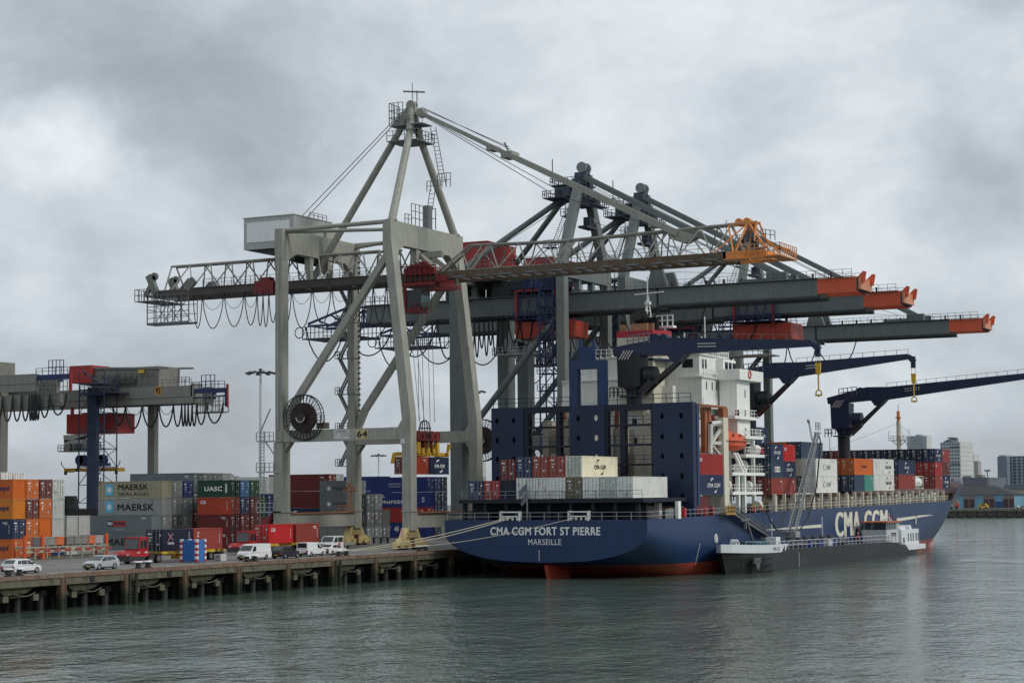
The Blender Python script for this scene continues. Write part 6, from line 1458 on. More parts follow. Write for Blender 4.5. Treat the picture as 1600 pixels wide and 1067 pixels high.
hv=mat('high_vis_yellow',(.45,.55,.08),.7,0,.1); rdj=mat('red_overall',(.50,.03,.03),.7,0,.1); dkt=mat('dark_trousers',(.02,.025,.04),.8); whh=mat('white_helmet',(.75,.75,.72),.4); blo=mat('blue_overall',(.03,.06,.22),.8)
for (px_,col,leg_,hat,lb,ps,fc) in ((1166,rdj,dkt,whh,'person in red jacket standing at the ship rail by the gangway',1,(0,-1)),(1178,hv,dkt,whh,'person in yellow vest and white helmet on the ship deck, right of the red jacket',0,(-1,-.3)),(1183,hv,dkt,whh,'person in yellow vest with one arm raised, second from right at the rail',1,(.3,-1)),(1191.5,hv,mat('ochre_trousers',(.30,.20,.06)),whh,'person in yellow vest farthest right on the ship deck by the hose',0,(0,-1))):
    p=at(px_,797,Y=SB+.9); person('person',p.x,SB+.9,zd(p.x)-.3,col,leg_,hat,lb,1.8,ps,fc)
# mooring ropes from the fairleads to the quay
for i,(fx,fz,tx,ty,lb) in enumerate(((797,808,529,866,'upper mooring rope running from the left fairlead to the bollard beside the white saloon'),(801,808.5,541,866,'middle mooring rope running from the left fairlead to the quay bollard'),(906,807,541,867,'lower mooring rope running from the right fairlead to the quay'))):
    a=at(fx,fz,X=240); a.x=239.75; b=at(tx,ty,Y=YQ+.6); b=Vector((b.x,YQ+.6,HQ+.6)); pts=[]
    for k in range(13): t=k/12; p=a.lerp(b,t); p.z-=math.sin(math.pi*t)*(.5+.25*i); pts.append(p)
    w=MB(); w.path(pts,.05 if i<2 else .034,5); o=part('mooring_rope',w,mat('cream_rope',(.48,.44,.34),.8)); tag(o,lb,'rope','mooring ropes of the ship')
# ================================================================ barge
bg=thing('tank_barge','dark grey tank barge with white bow lying beside the navy ship','barge',(300,96.5,0))
BY0,BY1=93.2,99.5; BYc=(BY0+BY1)/2; BH=(BY1-BY0)/2; XB0,XB1=257.5,356.5
w=MB(); c=[]; NB=5
def bz(X): return 3.05+ (max(0,(272-X))/22)**1.6*.75 - (X-272)/85*.55*(X>272)
for i in range(31):
    t=i/30; X=XB0+(XB1-XB0)*t; 
    f=min(1,((X-XB0)/9))**.55 if X<XB0+9 else (1-max(0,(X-(XB1-7))/7)**2*.5)
    zt=bz(X) if X<336 else bz(336)-min(1,(X-336)/6)*1.05
    col=[]
    for j,q in enumerate((-.8,.0,.5,.9,1.0)):
        z=-.8+(zt+.8)*((j)/4); ff=f*(1-.35*(1-j/4)**2*(1 if X<XB0+12 else 0)); xx=X+(1-j/4)*2.2*max(0,1-(X-XB0)/8)- (1-j/4)*3*max(0,1-(XB1-X)/6)
        col.append((xx,max(.05,BH*ff),z))
    c.append(col)
for s_ in (-1,1):
    base=len(w.v); w.v+=[(x,BYc+s_*b,z) for q in c for (x,b,z) in q]
    for i in range(30):
        for j in range(4):
            a,b_,c_,d=i*5+j,(i+1)*5+j,(i+1)*5+j+1,i*5+j+1; f=(a,b_,c_,d) if s_<0 else (a,d,c_,b_); w.f.append(tuple(q+base for q in f)); w.mi.append(0)
w.add([(c[-1][j][0],BYc-c[-1][j][1],c[-1][j][2]) for j in range(5)]+[(c[-1][j][0],BYc+c[-1][j][1],c[-1][j][2]) for j in (4,3,2,1,0)],[tuple(range(10))])
BHM=mat('barge_dark_grey',(.015,.016,.017),.55,0,.4,.35,.6,rust=.35,rustcol=(.065,.063,.058)); part('hull',w,BHM,bg)
w=MB(); w.add([(q[4][0],BYc-q[4][1]+.02,q[4][2]-.02) for q in c]+[(q[4][0],BYc+q[4][1]-.02,q[4][2]-.02) for q in reversed(c)],[tuple(range(62))]); part('deck',w,mat('barge_deck',(.07,.075,.075),.8),bg)
# white bow bulwark
w=MB(); pts=[]
for i in range(15):
    X=XB0+(i/14)*20.0; f=min(1,((X-XB0)/9))**.55; pts.append((X,max(.05,BH*f)+.03))
for s_ in (-1,1):
    for (x0,b0),(x1,b1) in zip(pts,pts[1:]):
        zb0=bz(x0)+.05 if x0<270 else bz(x0)+.05; hi0=bz(x0)+.85; hi1=bz(x1)+.85; lo0=bz(x0)-.32; lo1=bz(x1)-.32
        if x1>275.5: lo1=hi1-.1
        q=[(x0,BYc+s_*b0,lo0),(x1,BYc+s_*b1,lo1),(x1,BYc+s_*b1,hi1),(x0,BYc+s_*b0,hi0)]; q2=[(a,b-s_*.15,z) for a,b,z in q]
        w.add(q+q2,[(0,1,2,3),(7,6,5,4),(3,2,6,7),(0,4,5,1)] if s_<0 else [(3,2,1,0),(4,5,6,7),(7,6,2,3),(1,5,4,0)])
bw=part('bow_bulwark',w,mat('barge_white',(.66,.68,.70),.45,0,.08,.4,.15,rust=.03),bg)
w=MB(); p=at(1213,857,Y=BY0); letter(w,'IRIS',(p.x,BY0-.06,p.z),(1,0,-.02),(0,0,1),2.9,.55,0); part('name_lettering',w,blk,bw)
w=MB(); p=at(1183,879,Y=BY0); w.box(p.x-1,p.x+1.6,BY0-.03,BY0+.3,1.4,2.2); w.ball((p.x+.2,BY0-.05,1.0),.7,.2,.6,8,5); w.beam((p.x+.2,BY0-.1,.4),(p.x+.2,BY0-.1,1.9),.2); part('anchor',w,mat('anchor_grey',(.09,.09,.09),.6),bg)
w=MB()
for i in range(8): w.box(282.6,282.8,BY0-.02,BY0,.3+i*.28,.42+i*.28)
part('draught_mark',w,lab,bg)
# pipes, rails, hatches
w=MB()
w.rail([(274,BY0+.15,bz(274)),(337,BY0+.15,bz(337))],1.25,2.2,.05,(1,.5)); w.rail([(262,BY0+1.0,bz(262)+.85),(275,BY0+.2,bz(275)+.85)],.4,2.5,.03,(1,))
part('deck_rail',w,mat('barge_rail',(.42,.44,.47),.5),bg)
w=MB()
for y in (BY0+1.6,BY0+2.3,BY0+3.6): w.tube((262,y,bz(300)+.75),(312,y,bz(300)+.7),.16,8)
for i in range(12): x=277+i*3.1; w.box(x-.1,x+.1,BY0+1.2,BY1-1,bz(x),bz(x)+1.0); 
part('cargo_pipes',w,mat('barge_pipe_grey',(.12,.14,.16),.5,0,.3),bg)
w=MB()
for i in range(9): x=276+i*4.2; w.tube((x,BYc+.3,bz(x)),(x,BYc+.3,bz(x)+1.45),.75,14); w.beam((x-1.1,BYc+.3,bz(x)+1.6),(x+1.1,BYc+.3,bz(x)+1.65),.3,.12)
part('tank_hatch',w,mat('hatch_dark_grey',(.07,.075,.08),.6),bg)
w=MB()
for i,x in enumerate((279,291.5,297,304)): w.box(x-.6,x+.6,BY0+.8,BY0+1.6,bz(x),bz(x)+1.0)
part('blue_locker',w,mat('barge_blue',(.03,.05,.26),.5),bg)
w=MB();  w.box(274.5,276.5,BY0+.8,BY0+2.4,3.1,4.9); w.box(300,302.3,BY0+.7,BY0+1.6,2.9,3.9); w.tube((263.2,BYc-.5,4.5),(263.2,BYc+.5,4.5),.35,12); w.box(262.6,263.9,BYc-.5,BYc+.5,3.8,4.5); part('white_locker',w,mat('barge_white',(.66,.68,.70)),bg)
w=MB(); w.box(267.5,273.5,BYc-1.6,BYc+1.4,3.3,4.4); part('teal_hatch',w,mat('barge_teal',(.02,.11,.14),.5),bg)
w=MB(); a=at(1176,845,Y=BYc+1); b=at(1167,814,Y=BYc+1); w.beam(a,b,.28); w.beam((b.x-2.4,BYc+1,b.z+.1),(b.x+1.2,BYc+1,b.z+.3),.3,.25); w.beam((b.x-.6,BYc+1,b.z),(b.x-.8,BYc+1,b.z-1.1),.35); part('bow_light_mast',w,mat('dull_aluminium',(.17,.17,.17)),bg)
w=MB(); 
for q in (1206,1285): p=at(q,840,Y=BY1-.5); w.beam((p.x,BY1-.5,2.6),(p.x,BY1-.5,7.4),.14)
part('range_staff',w,mat('barge_white',(.66,.68,.70)),bg)
# wheelhouse aft and cabin
wx0,wx1=at(1346,830,Y=BY1-.9).x,at(1406,830,Y=BY0+.9).x
w=MB(); w.box(wx0,wx1,BY0+.9,BY1-.9,2.4,4.75); 
wh=part('wheelhouse',w,mat('barge_light_grey',(.48,.50,.53),.45,0,.1),bg)
w=MB(); w.box(wx0+.3,wx1-.3,BY0+1.0,BY1-1,4.75,6.0); part('wheelhouse_glass',w,mat('dark_blue_glass',(.03,.04,.05),.06,0,.05,spec=.9),wh)
w=MB()
for i in range(8): x=wx0+.3+(wx1-wx0-.6)*i/7; w.box(x-.07,x+.07,BY0+.95,BY0+1.02,4.75,6.0)
w.box(wx1-2.0,wx1-.25,BY0+.97,BY0+1.0,4.8,5.9); part('window_frame',w,mat('barge_light_grey',(.48,.50,.53)),wh)
w=MB(); w.box(wx0-.3,wx1+.3,BY0+.6,BY1-.6,6.0,6.22); part('orange_roof',w,mat('roof_orange',(.45,.13,.05),.6),wh)
w=MB(); w.beam((wx0+2,BY0+2,6.5),(wx1-1,BY0+2,6.6),.1); w.beam((wx1-2,BY0+2,6.2),(wx1-2,BY0+2,8.6),.07); w.beam((wx1-.6,BY0+2,6.2),(wx1-.6,BY0+2,7.8),.07); w.box(wx0+3,wx0+6,BY0+.86,BY0+.9,3.6,4.2); part('antenna',w,mat('dark_fitting',(.05,.05,.05),.6),wh)
cx0,cx1=at(1409,850,Y=BY0+.4).x,at(1436,850,Y=BY0+.4).x
w=MB(); w.box(cx0,cx1,BY0+.4,BY1-.4,1.6,4.6); w.box(cx0,cx0+4.5,BY0+.9,BY1-.9,4.6,5.2); w.prism([(cx0+1.0,BY0-.03,2.0),(cx1+3.0,BY0-.03,1.75),(cx1+3.0,BY0-.03,.95),(cx0+3.2,BY0-.03,.95)],(0,.3,0)); w.box(cx1,cx1+3,BY0,BY1,1.0,1.8); w.tube((cx1-2,BY0+1.4,4.6),(cx1-2,BY1-1.4,4.6),.7,12)
cb=part('stern_cabin',w,mat('barge_white',(.66,.68,.70)),bg)
w=MB()
for q in (1419.5,1423.5,1427,1431.5,1434.5): p=at(q,845,Y=BY0+.4); w.box(p.x-.35,p.x+.35,BY0+.37,BY0+.4,2.5,3.9)
w.box(cx0+1,cx0+2,BY0+.37,BY0+.4,2.2,3.2); part('window',w,GLS,cb)
w=MB(); x=cx0+1.2; w.beam((x,BY0+3,5.2),(x+.3,BY0+3,7.6),.07); part('flag_staff',w,SWH,cb)
w=MB(); 
for k,(m_) in enumerate((0,1,2)):
    w.k=k; z=7.4-k*.42; w.add([(x+.25,BY0+3,z),(x+1.5,BY0+2.8,z-.75),(x+1.45,BY0+2.8,z-1.2),(x+.2,BY0+3,z-.42)],[(0,1,2,3)])
part('flag',w,[mat('flag_red',(.4,.03,.04),.7),mat('flag_white',(.7,.7,.7),.7),mat('flag_blue',(.03,.05,.25),.7)],cb)
# bunkering boom
bc=at(1236,836,Y=BYc+.5); tt=at(1277,676,Y=BYc+2.0)
w=MB(); w.tube((bc.x,BYc+.5,2.8),(bc.x,BYc+.5,bc.z+.3),.7,12); w.box(bc.x-1,bc.x+1.2,BYc-.6,BYc+1.6,bc.z-.3,bc.z+.6); B0=Vector((bc.x,BYc+.5,bc.z)); d=(tt-B0)
sd2=Vector((0,1,0))*.55; sx=Vector((1,0,-.25)).normalized()*.42
ch=[B0+sd2+sx*1.3,B0-sd2+sx*1.3,B0+sd2-sx*1.3,B0-sd2-sx*1.3]; ce=[tt+sd2*.45+sx*.8,tt-sd2*.45+sx*.8,tt+sd2*.45-sx*.8,tt-sd2*.45-sx*.8]
for a,b in zip(ch,ce): w.beam(a,b,.13)
for i in range(34):
    t0,t1=i/34,(i+1)/34; P_=[a.lerp(b,t0) for a,b in zip(ch,ce)]; Q=[a.lerp(b,t1) for a,b in zip(ch,ce)]
    w.beam(P_[0],Q[2],.08); w.beam(P_[1],Q[3],.08); w.beam(P_[1],P_[3],.11); w.beam(P_[0],P_[1],.08); w.beam(P_[0],P_[2],.11)
bo=part('loading_boom',w,mat('boom_light_grey',(.30,.31,.32),.45,.2,.2),bg)
w=MB(); q=at(1264,660,Y=BYc+2.0); k_=at(1269,688,Y=BYc+2.0)
w.ladder(k_,q,.5,.09,.5,(1,0,0)); w.beam(q,q+Vector((-.5,0,.4)),.35); w.rail([tt+Vector((-.8,0,.4)),tt+Vector((1.6,0,.4))],1.3,.8,.05); w.beam(tt+Vector((-1.5,0,0)),tt+Vector((2,0,0)),.2)
for a_ in (B0+Vector((-2.2,-.6,2.4)),B0+Vector((2.4,-.6,2.0))): w.beam(a_,a_+Vector((1.2 if a_.x<B0.x else .8,0,5.6)),.06)
part('boom_tip_ladder',w,mat('boom_light_grey',(.30,.31,.32)),bo)
w=MB(); r0_=at(1282,690,Y=BYc+1.5); pts=[tt+Vector((.6,0,0)),r0_,at(1276,760,Y=BYc+1),at(1262,810,Y=BYc+.5),at(1249,829,Y=BYc+.3),at(1238,834,Y=BYc+.4)]
w.path(pts,.12,6); pts=[at(1197,795,Y=SB+.3),at(1203,812,Y=98.5),at(1212,826,Y=98),at(1224,833,Y=97),at(1236,833,Y=BYc+.4)]; w.path(pts,.12,6); part('hose',w,BLKC,bo)
rdc=mat('red_overall',(.50,.03,.03)); 
for (q,cl,lg,ht,lb,ps) in ((1341,rdj,dkt,whh,'person in red jacket on the barge deck just left of the wheelhouse',1),(1347.5,blo,blo,mat('dark_cap',(.02,.02,.04)),'person in dark blue overalls on the barge deck beside the red jacket',0),(1321,mat('cream_overall',(.5,.45,.33),.8),dkt,whh,'person in cream overalls bending over pipes on the barge deck',1)):
    p=at(q,850,Y=BY0+1.3); person('person',p.x,BY0+1.3,bz(p.x),cl,lg,ht,lb,1.85,ps,(0,-1))
# ================================================================ vehicles
tyre=mat('tyre_rubber',(.012,.012,.012),.8,0,.1); rim=mat('alloy_rim',(.36,.37,.38),.35,.5,.1); trim=mat('black_trim',(.015,.015,.016),.6,0,.1); redl=mat('tail_lamp_red',(.35,.015,.02),.25,0,.05); whl=mat('head_lamp',(.55,.58,.6),.15,0,.05)
def wheel(p,x,y,r,side,wd=.22,truck=False):
    w=MB(); w.tube((x,y-wd/2,r),(x,y+wd/2,r),r,20); o=part('wheel',w,tyre,p,local=True)
    w=MB(); yy=y+side*(wd/2+.006); w.tube((x,yy-side*.05,r),(x,yy,r),r*.64,16); k=part('rim',w,rim if not truck else mat('truck_rim',(.16,.15,.14),.6),o,local=True)
    w=MB(); 
    for i in range(5): a=2*math.pi*i/5; c=Vector((x+math.cos(a)*r*.42,yy+side*.004,r+math.sin(a)*r*.42)); w.disc(c,(0,side,0),r*.12,.004,6)
    part('rim_opening',w,trim,k,local=True)
def car(name,label,cat,X,Y,L,Wd,prof,cab,col,heading=1,wr=.33,wx=(.17,.80),rear_glass=True,van=False,group=None):
    """body loft: prof = (x/L, z) outline of bonnet and beltline front to back; cab=(x/L,z) roof outline from windscreen base to tail"""
    o=thing(name,label,cat,(X,Y,HQ+.005),0 if heading<0 else math.pi,group)
    hy=Wd/2; f=-L/2
    def P(t): return f+t*L
    m=mat(col[0],col[1],.28,.15 if 'silver' in col[0] else 0,.04,.5,.05,spec=.6)
    # lower body with wheel arches
    def arch(t): 
        pts=[]; c=P(t)
        for i in range(9): a=math.pi*i/8; pts.append((c-math.cos(a)*(wr+.07),.20+max(0,math.sin(a))*(wr*1.55)))
        return pts
    bot=[(P(.02),.24)]+arch(wx[0])+arch(wx[1])+[(P(.985),.28)]
    top=[(P(a),z) for a,z in prof]
    outline=bot+[(P(1.0),.5)]+list(reversed(top))+[(P(0),.45)]
    w=MB(); n=len(outline)
    def inset(pt,y):
        return (pt[0]*(1 if abs(y)<hy*.99 else .993),y,pt[1])
    zmax=max(z for _,z in prof)
    ringp=[]
    for y,k in ((-hy,1),(-hy*.93,0),(hy*.93,0),(hy,1)):
        for (x,z) in outline:
            zz=z-(.05 if k and z>.5 else 0); xx=x*(.985 if k else 1.0); 
            fr=1-.10*max(0,(-x/(L/2))-.8)/.2 if k else 1
            ringp.append((xx,y*fr,zz))
    fs=[tuple(range(n)),tuple(range(4*n-1,3*n-1,-1))]
    for r_ in range(3):
        for i in range(n): fs.append((r_*n+i,(r_+1)*n+i,(r_+1)*n+(i+1)%n,r_*n+(i+1)%n))
    w.add(ringp,[tuple(reversed(q)) for q in fs])
    # cabin
    C_=[(P(a),z) for a,z in cab]; nb=len(C_); hb=hy*.93; ht=hy*(.76 if not van else .86); zt=max(z for _,z in C_); zb=min(z for _,z in C_)
    hw=lambda z: hb+(ht-hb)*(z-zb)/(zt-zb)
    vs=[(x,-hw(z),z) for x,z in C_]+[(x,hw(z),z) for x,z in C_]
    w.add(vs,[tuple(range(nb)),tuple(range(2*nb-1,nb-1,-1))]+[(i,nb+i,nb+(i+1)%nb,(i+1)%nb) for i in range(nb)])
    b=part('body',w,m,o,local=True)
    g=MB()
    # side windows
    def side_glass(a0,a1,z0,z1,lean0,lean1):
        for s_ in (-1,1):
            q=[(P(a0),z0),(P(a1),z0),(P(a1-lean1),z1),(P(a0+lean0),z1)]
            v=[(x,s_*(hw(z)+.012),z) for x,z in q]; g.add(v,[(0,1,2,3) if s_<0 else (3,2,1,0)])
    for sg_ in cab_win[name]: side_glass(*sg_)
    (xa,za),(xb,zb2)=C_[0],C_[1]; d=Vector((xb-xa,0,zb2-za)); nrm=Vector((-d.z,0,d.x)).normalized()*.012; 
    p0=Vector((xa,0,za))+d*.08+nrm; p1=Vector((xa,0,za))+d*.9+nrm
    g.add([(p0.x,-hw(p0.z)*.93,p0.z),(p0.x,hw(p0.z)*.93,p0.z),(p1.x,hw(p1.z)*.93,p1.z),(p1.x,-hw(p1.z)*.93,p1.z)],[(3,2,1,0)])
    if rear_glass:
        (xa,za),(xb,zb2)=C_[-1],C_[-2]; d=Vector((xb-xa,0,zb2-za)); nrm=Vector((d.z,0,-d.x)).normalized()*.012; p0=Vector((xa,0,za))+d*.15+nrm; p1=Vector((xa,0,za))+d*.88+nrm
        g.add([(p0.x,-hw(p0.z)*.86,p0.z),(p0.x,hw(p0.z)*.86,p0.z),(p1.x,hw(p1.z)*.86,p1.z),(p1.x,-hw(p1.z)*.86,p1.z)],[(0,1,2,3)])
    part('window',g,GLS,b,local=True)
    t_=MB(); 
    for s_ in (-1,1): t_.box(P(wx[0])+wr+.1,P(wx[1])-wr-.1,s_*hy*.985,s_*(hy+.006),.19,.33)
    t_.box(P(0)-.02,P(.03),-hy*.86,hy*.86,.22,.46); t_.box(P(.97),P(1.0)+.03,-hy*.9,hy*.9,.24,.52)
    t_.box(P(0)-.012,P(.02),-hy*.55,hy*.55,.52,.66); 
    for s_ in (-1,1): t_.box(P(cab[0][0]+.10),P(cab[0][0]+.14),s_*hy*.93,s_*(hy+.17),cab[0][1]+.04,cab[0][1]+.2)
    part('trim',t_,trim,b,local=True)
    for s_ in (-1,1):
        l=MB(); l.box(P(0)-.015,P(.055),s_*hy*.58,s_*hy*.93,.58,.76); part('headlight',l,whl,b,local=True)
        l=MB(); zz_=prof[-1][1]-.05; l.box(P(.965),P(1.0)+.015,s_*hy*.66,s_*hy*.965,zz_-.28,zz_); part('tail_light',l,redl,b,local=True)
        for t in wx: wheel(o,P(t),s_*(hy-.12),wr,s_)
    l=MB(); l.box(P(1.0)+.03,P(1.0)+.04,-.27,.27,.42,.54) ; part('number_plate',l,mat('plate_yellow',(.55,.42,.05),.5),b,local=True)
    l=MB(); l.box(P(0)-.035,P(0)-.02,-.27,.27,.34,.45); part('number_plate',l,mat('plate_yellow',(.55,.42,.05)),b,local=True)
    return o
cab_win={'parked_car':[(.30,.50,.95,1.38,.10,.0),(.515,.70,.97,1.40,.0,.0),(.715,.86,1.02,1.38,.0,.05)],
 'saloon_car':[(.33,.52,.93,1.30,.11,.0),(.535,.78,.93,1.30,.0,.10)],
 'panel_van':[(.17,.335,1.12,1.70,.075,.0)],'small_van':[(.26,.43,1.05,1.60,.10,.0)]}
WC=('white_car_paint',(.72,.73,.73)); 
sx=[(0,.62),(.03,.78),(.24,.98),(.5,.96),(.97,1.0),(1.0,.86)]; sc=[(.22,.96),(.42,1.50),(.60,1.56),(.86,1.50),(.985,1.00)]
def place(px_,py_,L,Wd,dy=0): p=at(px_,py_,Z=HQ+.005); return p
GP='vehicles parked along the quay'
p=at(22,897,Z=HQ); car('parked_car','white hatchback seen from behind, parked before the orange stack','car',p.x+2.15,p.y+.9,4.35,1.84,sx,sc,WC,1,.34,group=GP)
p=at(149,890.5,Z=HQ); car('parked_car','silver crossover with yellow number plate facing left beside the red tractor','car',p.x+2.1,p.y+.9,4.25,1.8,sx,sc,('silver_car_paint',(.42,.44,.46)),-1,.35,group=GP)
vx=[(0,.70),(.03,.95),(.13,1.12),(.5,1.1),(.97,1.1),(1.0,.9)]; vc=[(.10,1.08),(.245,1.86),(.32,1.96),(.975,1.97),(.99,1.08)]
p=at(389,875.5,Z=HQ); car('panel_van','large white panel van parked facing left, front of the parked row','van',p.x+2.5,p.y+.95,5.0,1.92,vx,vc,WC,-1,.34,(.17,.77),False,True,group=GP)
p=at(441,873,Z=HQ); car('parked_car','dark grey hatchback parked between the two white vans','car',p.x+2.1,p.y+.9,4.35,1.8,sx,sc,('charcoal_car_paint',(.022,.024,.03)),1,.33,group=GP)
cx_=[(0,.62),(.03,.84),(.22,1.04),(.5,1.02),(.98,1.02),(1.0,.85)]; cc=[(.19,1.02),(.34,1.74),(.42,1.82),(.985,1.82),(1.0,1.02)]
p=at(481,869.5,Z=HQ); o=car('small_van','small white delivery van with dark rear window parked behind the charcoal car','van',p.x+2.2,p.y+.9,4.4,1.8,cx_,cc,WC,1,.32,(.17,.80),True,True,group=GP)
px2=[(0,.58),(.03,.74),(.30,.95),(.5,.93),(.9,.98),(1.0,.90)]; pc2=[(.27,.93),(.45,1.38),(.58,1.43),(.70,1.38),(.90,.97)]
p=at(514,867,Z=HQ); car('saloon_car','white saloon car parked last in the row next to the bollards','car',p.x+2.25,p.y+.9,4.5,1.8,px2,pc2,WC,1,.32,group=GP)
# crew cab pickup
pk=thing('pickup_truck','white crew cab flatbed truck facing left under the crane beam','truck',(0,0,HQ+.005))
w=MB(); w.prism([(-2.9,-1,.45),(-2.9,-1,1.1),(-2.2,-1,1.25),(-1.65,-1,2.1),(.6,-1,2.12),(.7,-1,.45)],(0,2,0)); b=part('cab',w,mat('white_car_paint',(.72,.73,.73)),pk,local=True)
w=MB()
for s_ in (-1,1):
    w.add([(x,s_*1.012,z) for x,z in ((-1.95,1.25),(-.95,1.25),(-.95,1.95),(-1.55,1.95))],[(0,1,2,3)]); w.add([(x,s_*1.012,z) for x,z in ((-.8,1.25),(.45,1.25),(.45,1.95),(-.8,1.95))],[(0,1,2,3)])
w.add([(-2.17,-.9,1.3),(-2.17,.9,1.3),(-1.7,.85,2.03),(-1.7,-.85,2.03)],[(3,2,1,0)]); part('window',w,GLS,b,local=True)
w=MB(); w.box(-2.93,-2.9,-.7,.7,.7,.95); w.box(-2.95,-2.85,-1,1,.4,.6); part('trim',w,trim,b,local=True)
w=MB(); w.box(-.75,-.2,-1.02,-1.012,.75,1.15); part('red_door_mark',w,mat('fire_red',(.45,.03,.04)),b,local=True)
w=MB(); w.box(.8,3.6,-1.05,1.05,.75,.9); w.box(.8,3.6,-1.05,-1.0,.9,1.2); w.box(.8,3.6,1.0,1.05,.9,1.2); w.box(.8,.9,-1,1,.9,1.9); part('flatbed',w,mat('grey_green_bed',(.22,.23,.19),.6),pk,local=True)
for s_ in (-1,1):
    for x in (-2.0,2.3): wheel(pk,x,s_*.88,.36,s_)
p=at(519,861,Z=HQ); pk.location=(p.x+2.4,p.y+1.0,HQ+.005)
# terminal tractors with chassis trailers
TR=mat('tractor_red',(.38,.020,.022),.4,0,.15,.7,.15,rust=.05); TD=mat('tractor_dark',(.035,.033,.032),.6,0,.3)
def tractor(label):
    o=thing('terminal_tractor',label,'truck',(0,0,HQ+.005))
    w=MB(); w.prism([(-1.9,-1.2,.75),(-1.9,-1.2,1.15),(-1.6,-1.2,1.45),(.55,-1.2,1.6),(1.6,-1.2,1.55),(1.6,-1.2,.85)],(0,2.4,0))
    w.box(-.15,1.5,-1.15,.95,1.5,1.75); w.prism([(-.2,-1.15,1.7),(-.02,-1.15,3.0),(1.5,-1.15,3.05),(1.6,-1.15,1.7)],(0,.12,0)); w.prism([(-.2,.85,1.7),(-.02,.85,3.0),(1.5,.85,3.05),(1.6,.85,1.7)],(0,.12,0)); w.box(-.1,1.55,-1.2,1.0,2.98,3.15); w.box(1.45,1.58,-1.1,.95,1.7,3.0)
    b=part('cab',w,TR,o,local=True)
    w=MB(); w.prism([(-.02,-1.17,1.85),(.1,-1.17,2.8),(.62,-1.17,2.8),(.62,-1.17,1.85)],(0,.02,0)); w.prism([(.78,-1.17,1.85),(.78,-1.17,2.8),(1.38,-1.17,2.8),(1.38,-1.17,1.85)],(0,.02,0)); w.add([(-.235,-1.0,1.75),(-.235,.85,1.75),(-.05,.85,2.95),(-.05,-1.0,2.95)],[(3,2,1,0)]); w.box(1.58,1.6,-.9,.75,1.9,2.8); part('window',w,GLS,b,local=True)
    w=MB(); w.prism([(-2.05,-1.22,.35),(-2.0,-1.22,.95),(1.2,-1.22,.85),(.8,-1.22,.45)],(0,2.44,0)); w.box(1.0,4.6,-.45,.45,.6,1.05); w.box(1.75,2.9,-1.15,-.5,.5,1.1); w.box(1.75,2.9,.5,1.15,.5,1.1); w.box(3.0,4.4,-1.2,1.2,1.02,1.12); part('chassis',w,TD,o,local=True)
    w=MB(); w.box(-1.93,-1.88,-1.0,-.7,1.0,1.2); w.box(-1.93,-1.88,.7,1.0,1.0,1.2); w.box(-.5,-.1,-1.21,-1.2,1.25,1.42); w.box(.9,1.45,-1.21,-1.2,1.25,1.42); part('headlight',w,whl,b,local=True)
    for s_ in (-1,1): wheel(o,.45,s_*1.02,.52,s_,.34,True); wheel(o,3.6,s_*.98,.54,s_,.5,True)
    return o
def trailer(label,L=13.2):
    o=thing('chassis_trailer',label,'trailer',(0,0,HQ+.005))
    w=MB(); 
    for s_ in (-1,1): w.box(0,L,s_*.5-.1,s_*.5+.1,.95,1.28)
    for x in (.1,6.1,6.9,L-.3): w.box(x,x+.3,-1.22,1.22,1.05,1.3)
    w.prism([(0,-.9,1.28),(3.4,-.9,1.28),(3.4,-.9,1.0),(2.4,-.9,.8),(.6,-.9,1.0)],(0,1.8,0)); w.box(.2,2.6,-1.24,-1.18,1.0,1.32); w.box(7.6,11,-1.24,-1.18,1.0,1.32); w.box(4.4,4.7,-.7,.7,.3,1)
    part('frame',w,mat('trailer_yellow',(.52,.33,.03),.55,0,.3,.7,.3,rust=.25),o,local=True)
    for x in (10.2,11.5):
        for s_ in (-1,1): wheel(o,x,s_*.98,.5,s_,.45,True)
    return o
tA=tractor('red terminal tractor hauling the navy container with the pink cross'); tB=copy_tree(tA); tB['label']='red terminal tractor behind the white panel van, hauling red containers'
tA['group']=tB['group']='terminal tractors on the quay'
lA=trailer('yellow chassis trailer under the dark blue and brick red containers'); lB=copy_tree(lA); lB['label']='yellow chassis trailer under the bright red and dark red containers'; lA['group']=lB['group']='container trailers on the quay'
GT='containers carried on trailers'
for (tr_,tl_,px_,py_,cs_,off) in ((tA,lA,222,880.5,(('navy','xtex',True),('brick red','gold',False)),0),(tB,lB,394,866,(('bright red','cai',True),('brick red','marks',False)),0)):
    p=at(px_,py_,Z=HQ)        # front wheel on the water side
    y=p.y+1.15; x=p.x-.45
    tr_.location=(x,y,HQ+.005)
    a=at(254 if tr_ is tA else 420,840,Y=y-1.22)  # the corner between door end and long side
    tl_.location=(a.x-.2,y,HQ+.005); cx0_=a.x
    for i,(col,dc,dr) in enumerate(cs_):
        lb=(f'navy container with pink cross on the trailer behind the nearer red tractor' if tr_ is tA and i==0 else 'brick red container with white letter Z on the rear of the nearer trailer' if tr_ is tA else 'bright red container with white CAI mark on trailer behind the parked vans' if i==0 else 'plain brick red container on the rear of the trailer behind the parked vans')
        container(col,6.06,2.62,(cx0_+3.03+i*(6.3 if tr_ is tA else 6.9),y,HQ+1.33),lb,GT,False,dr,dc)
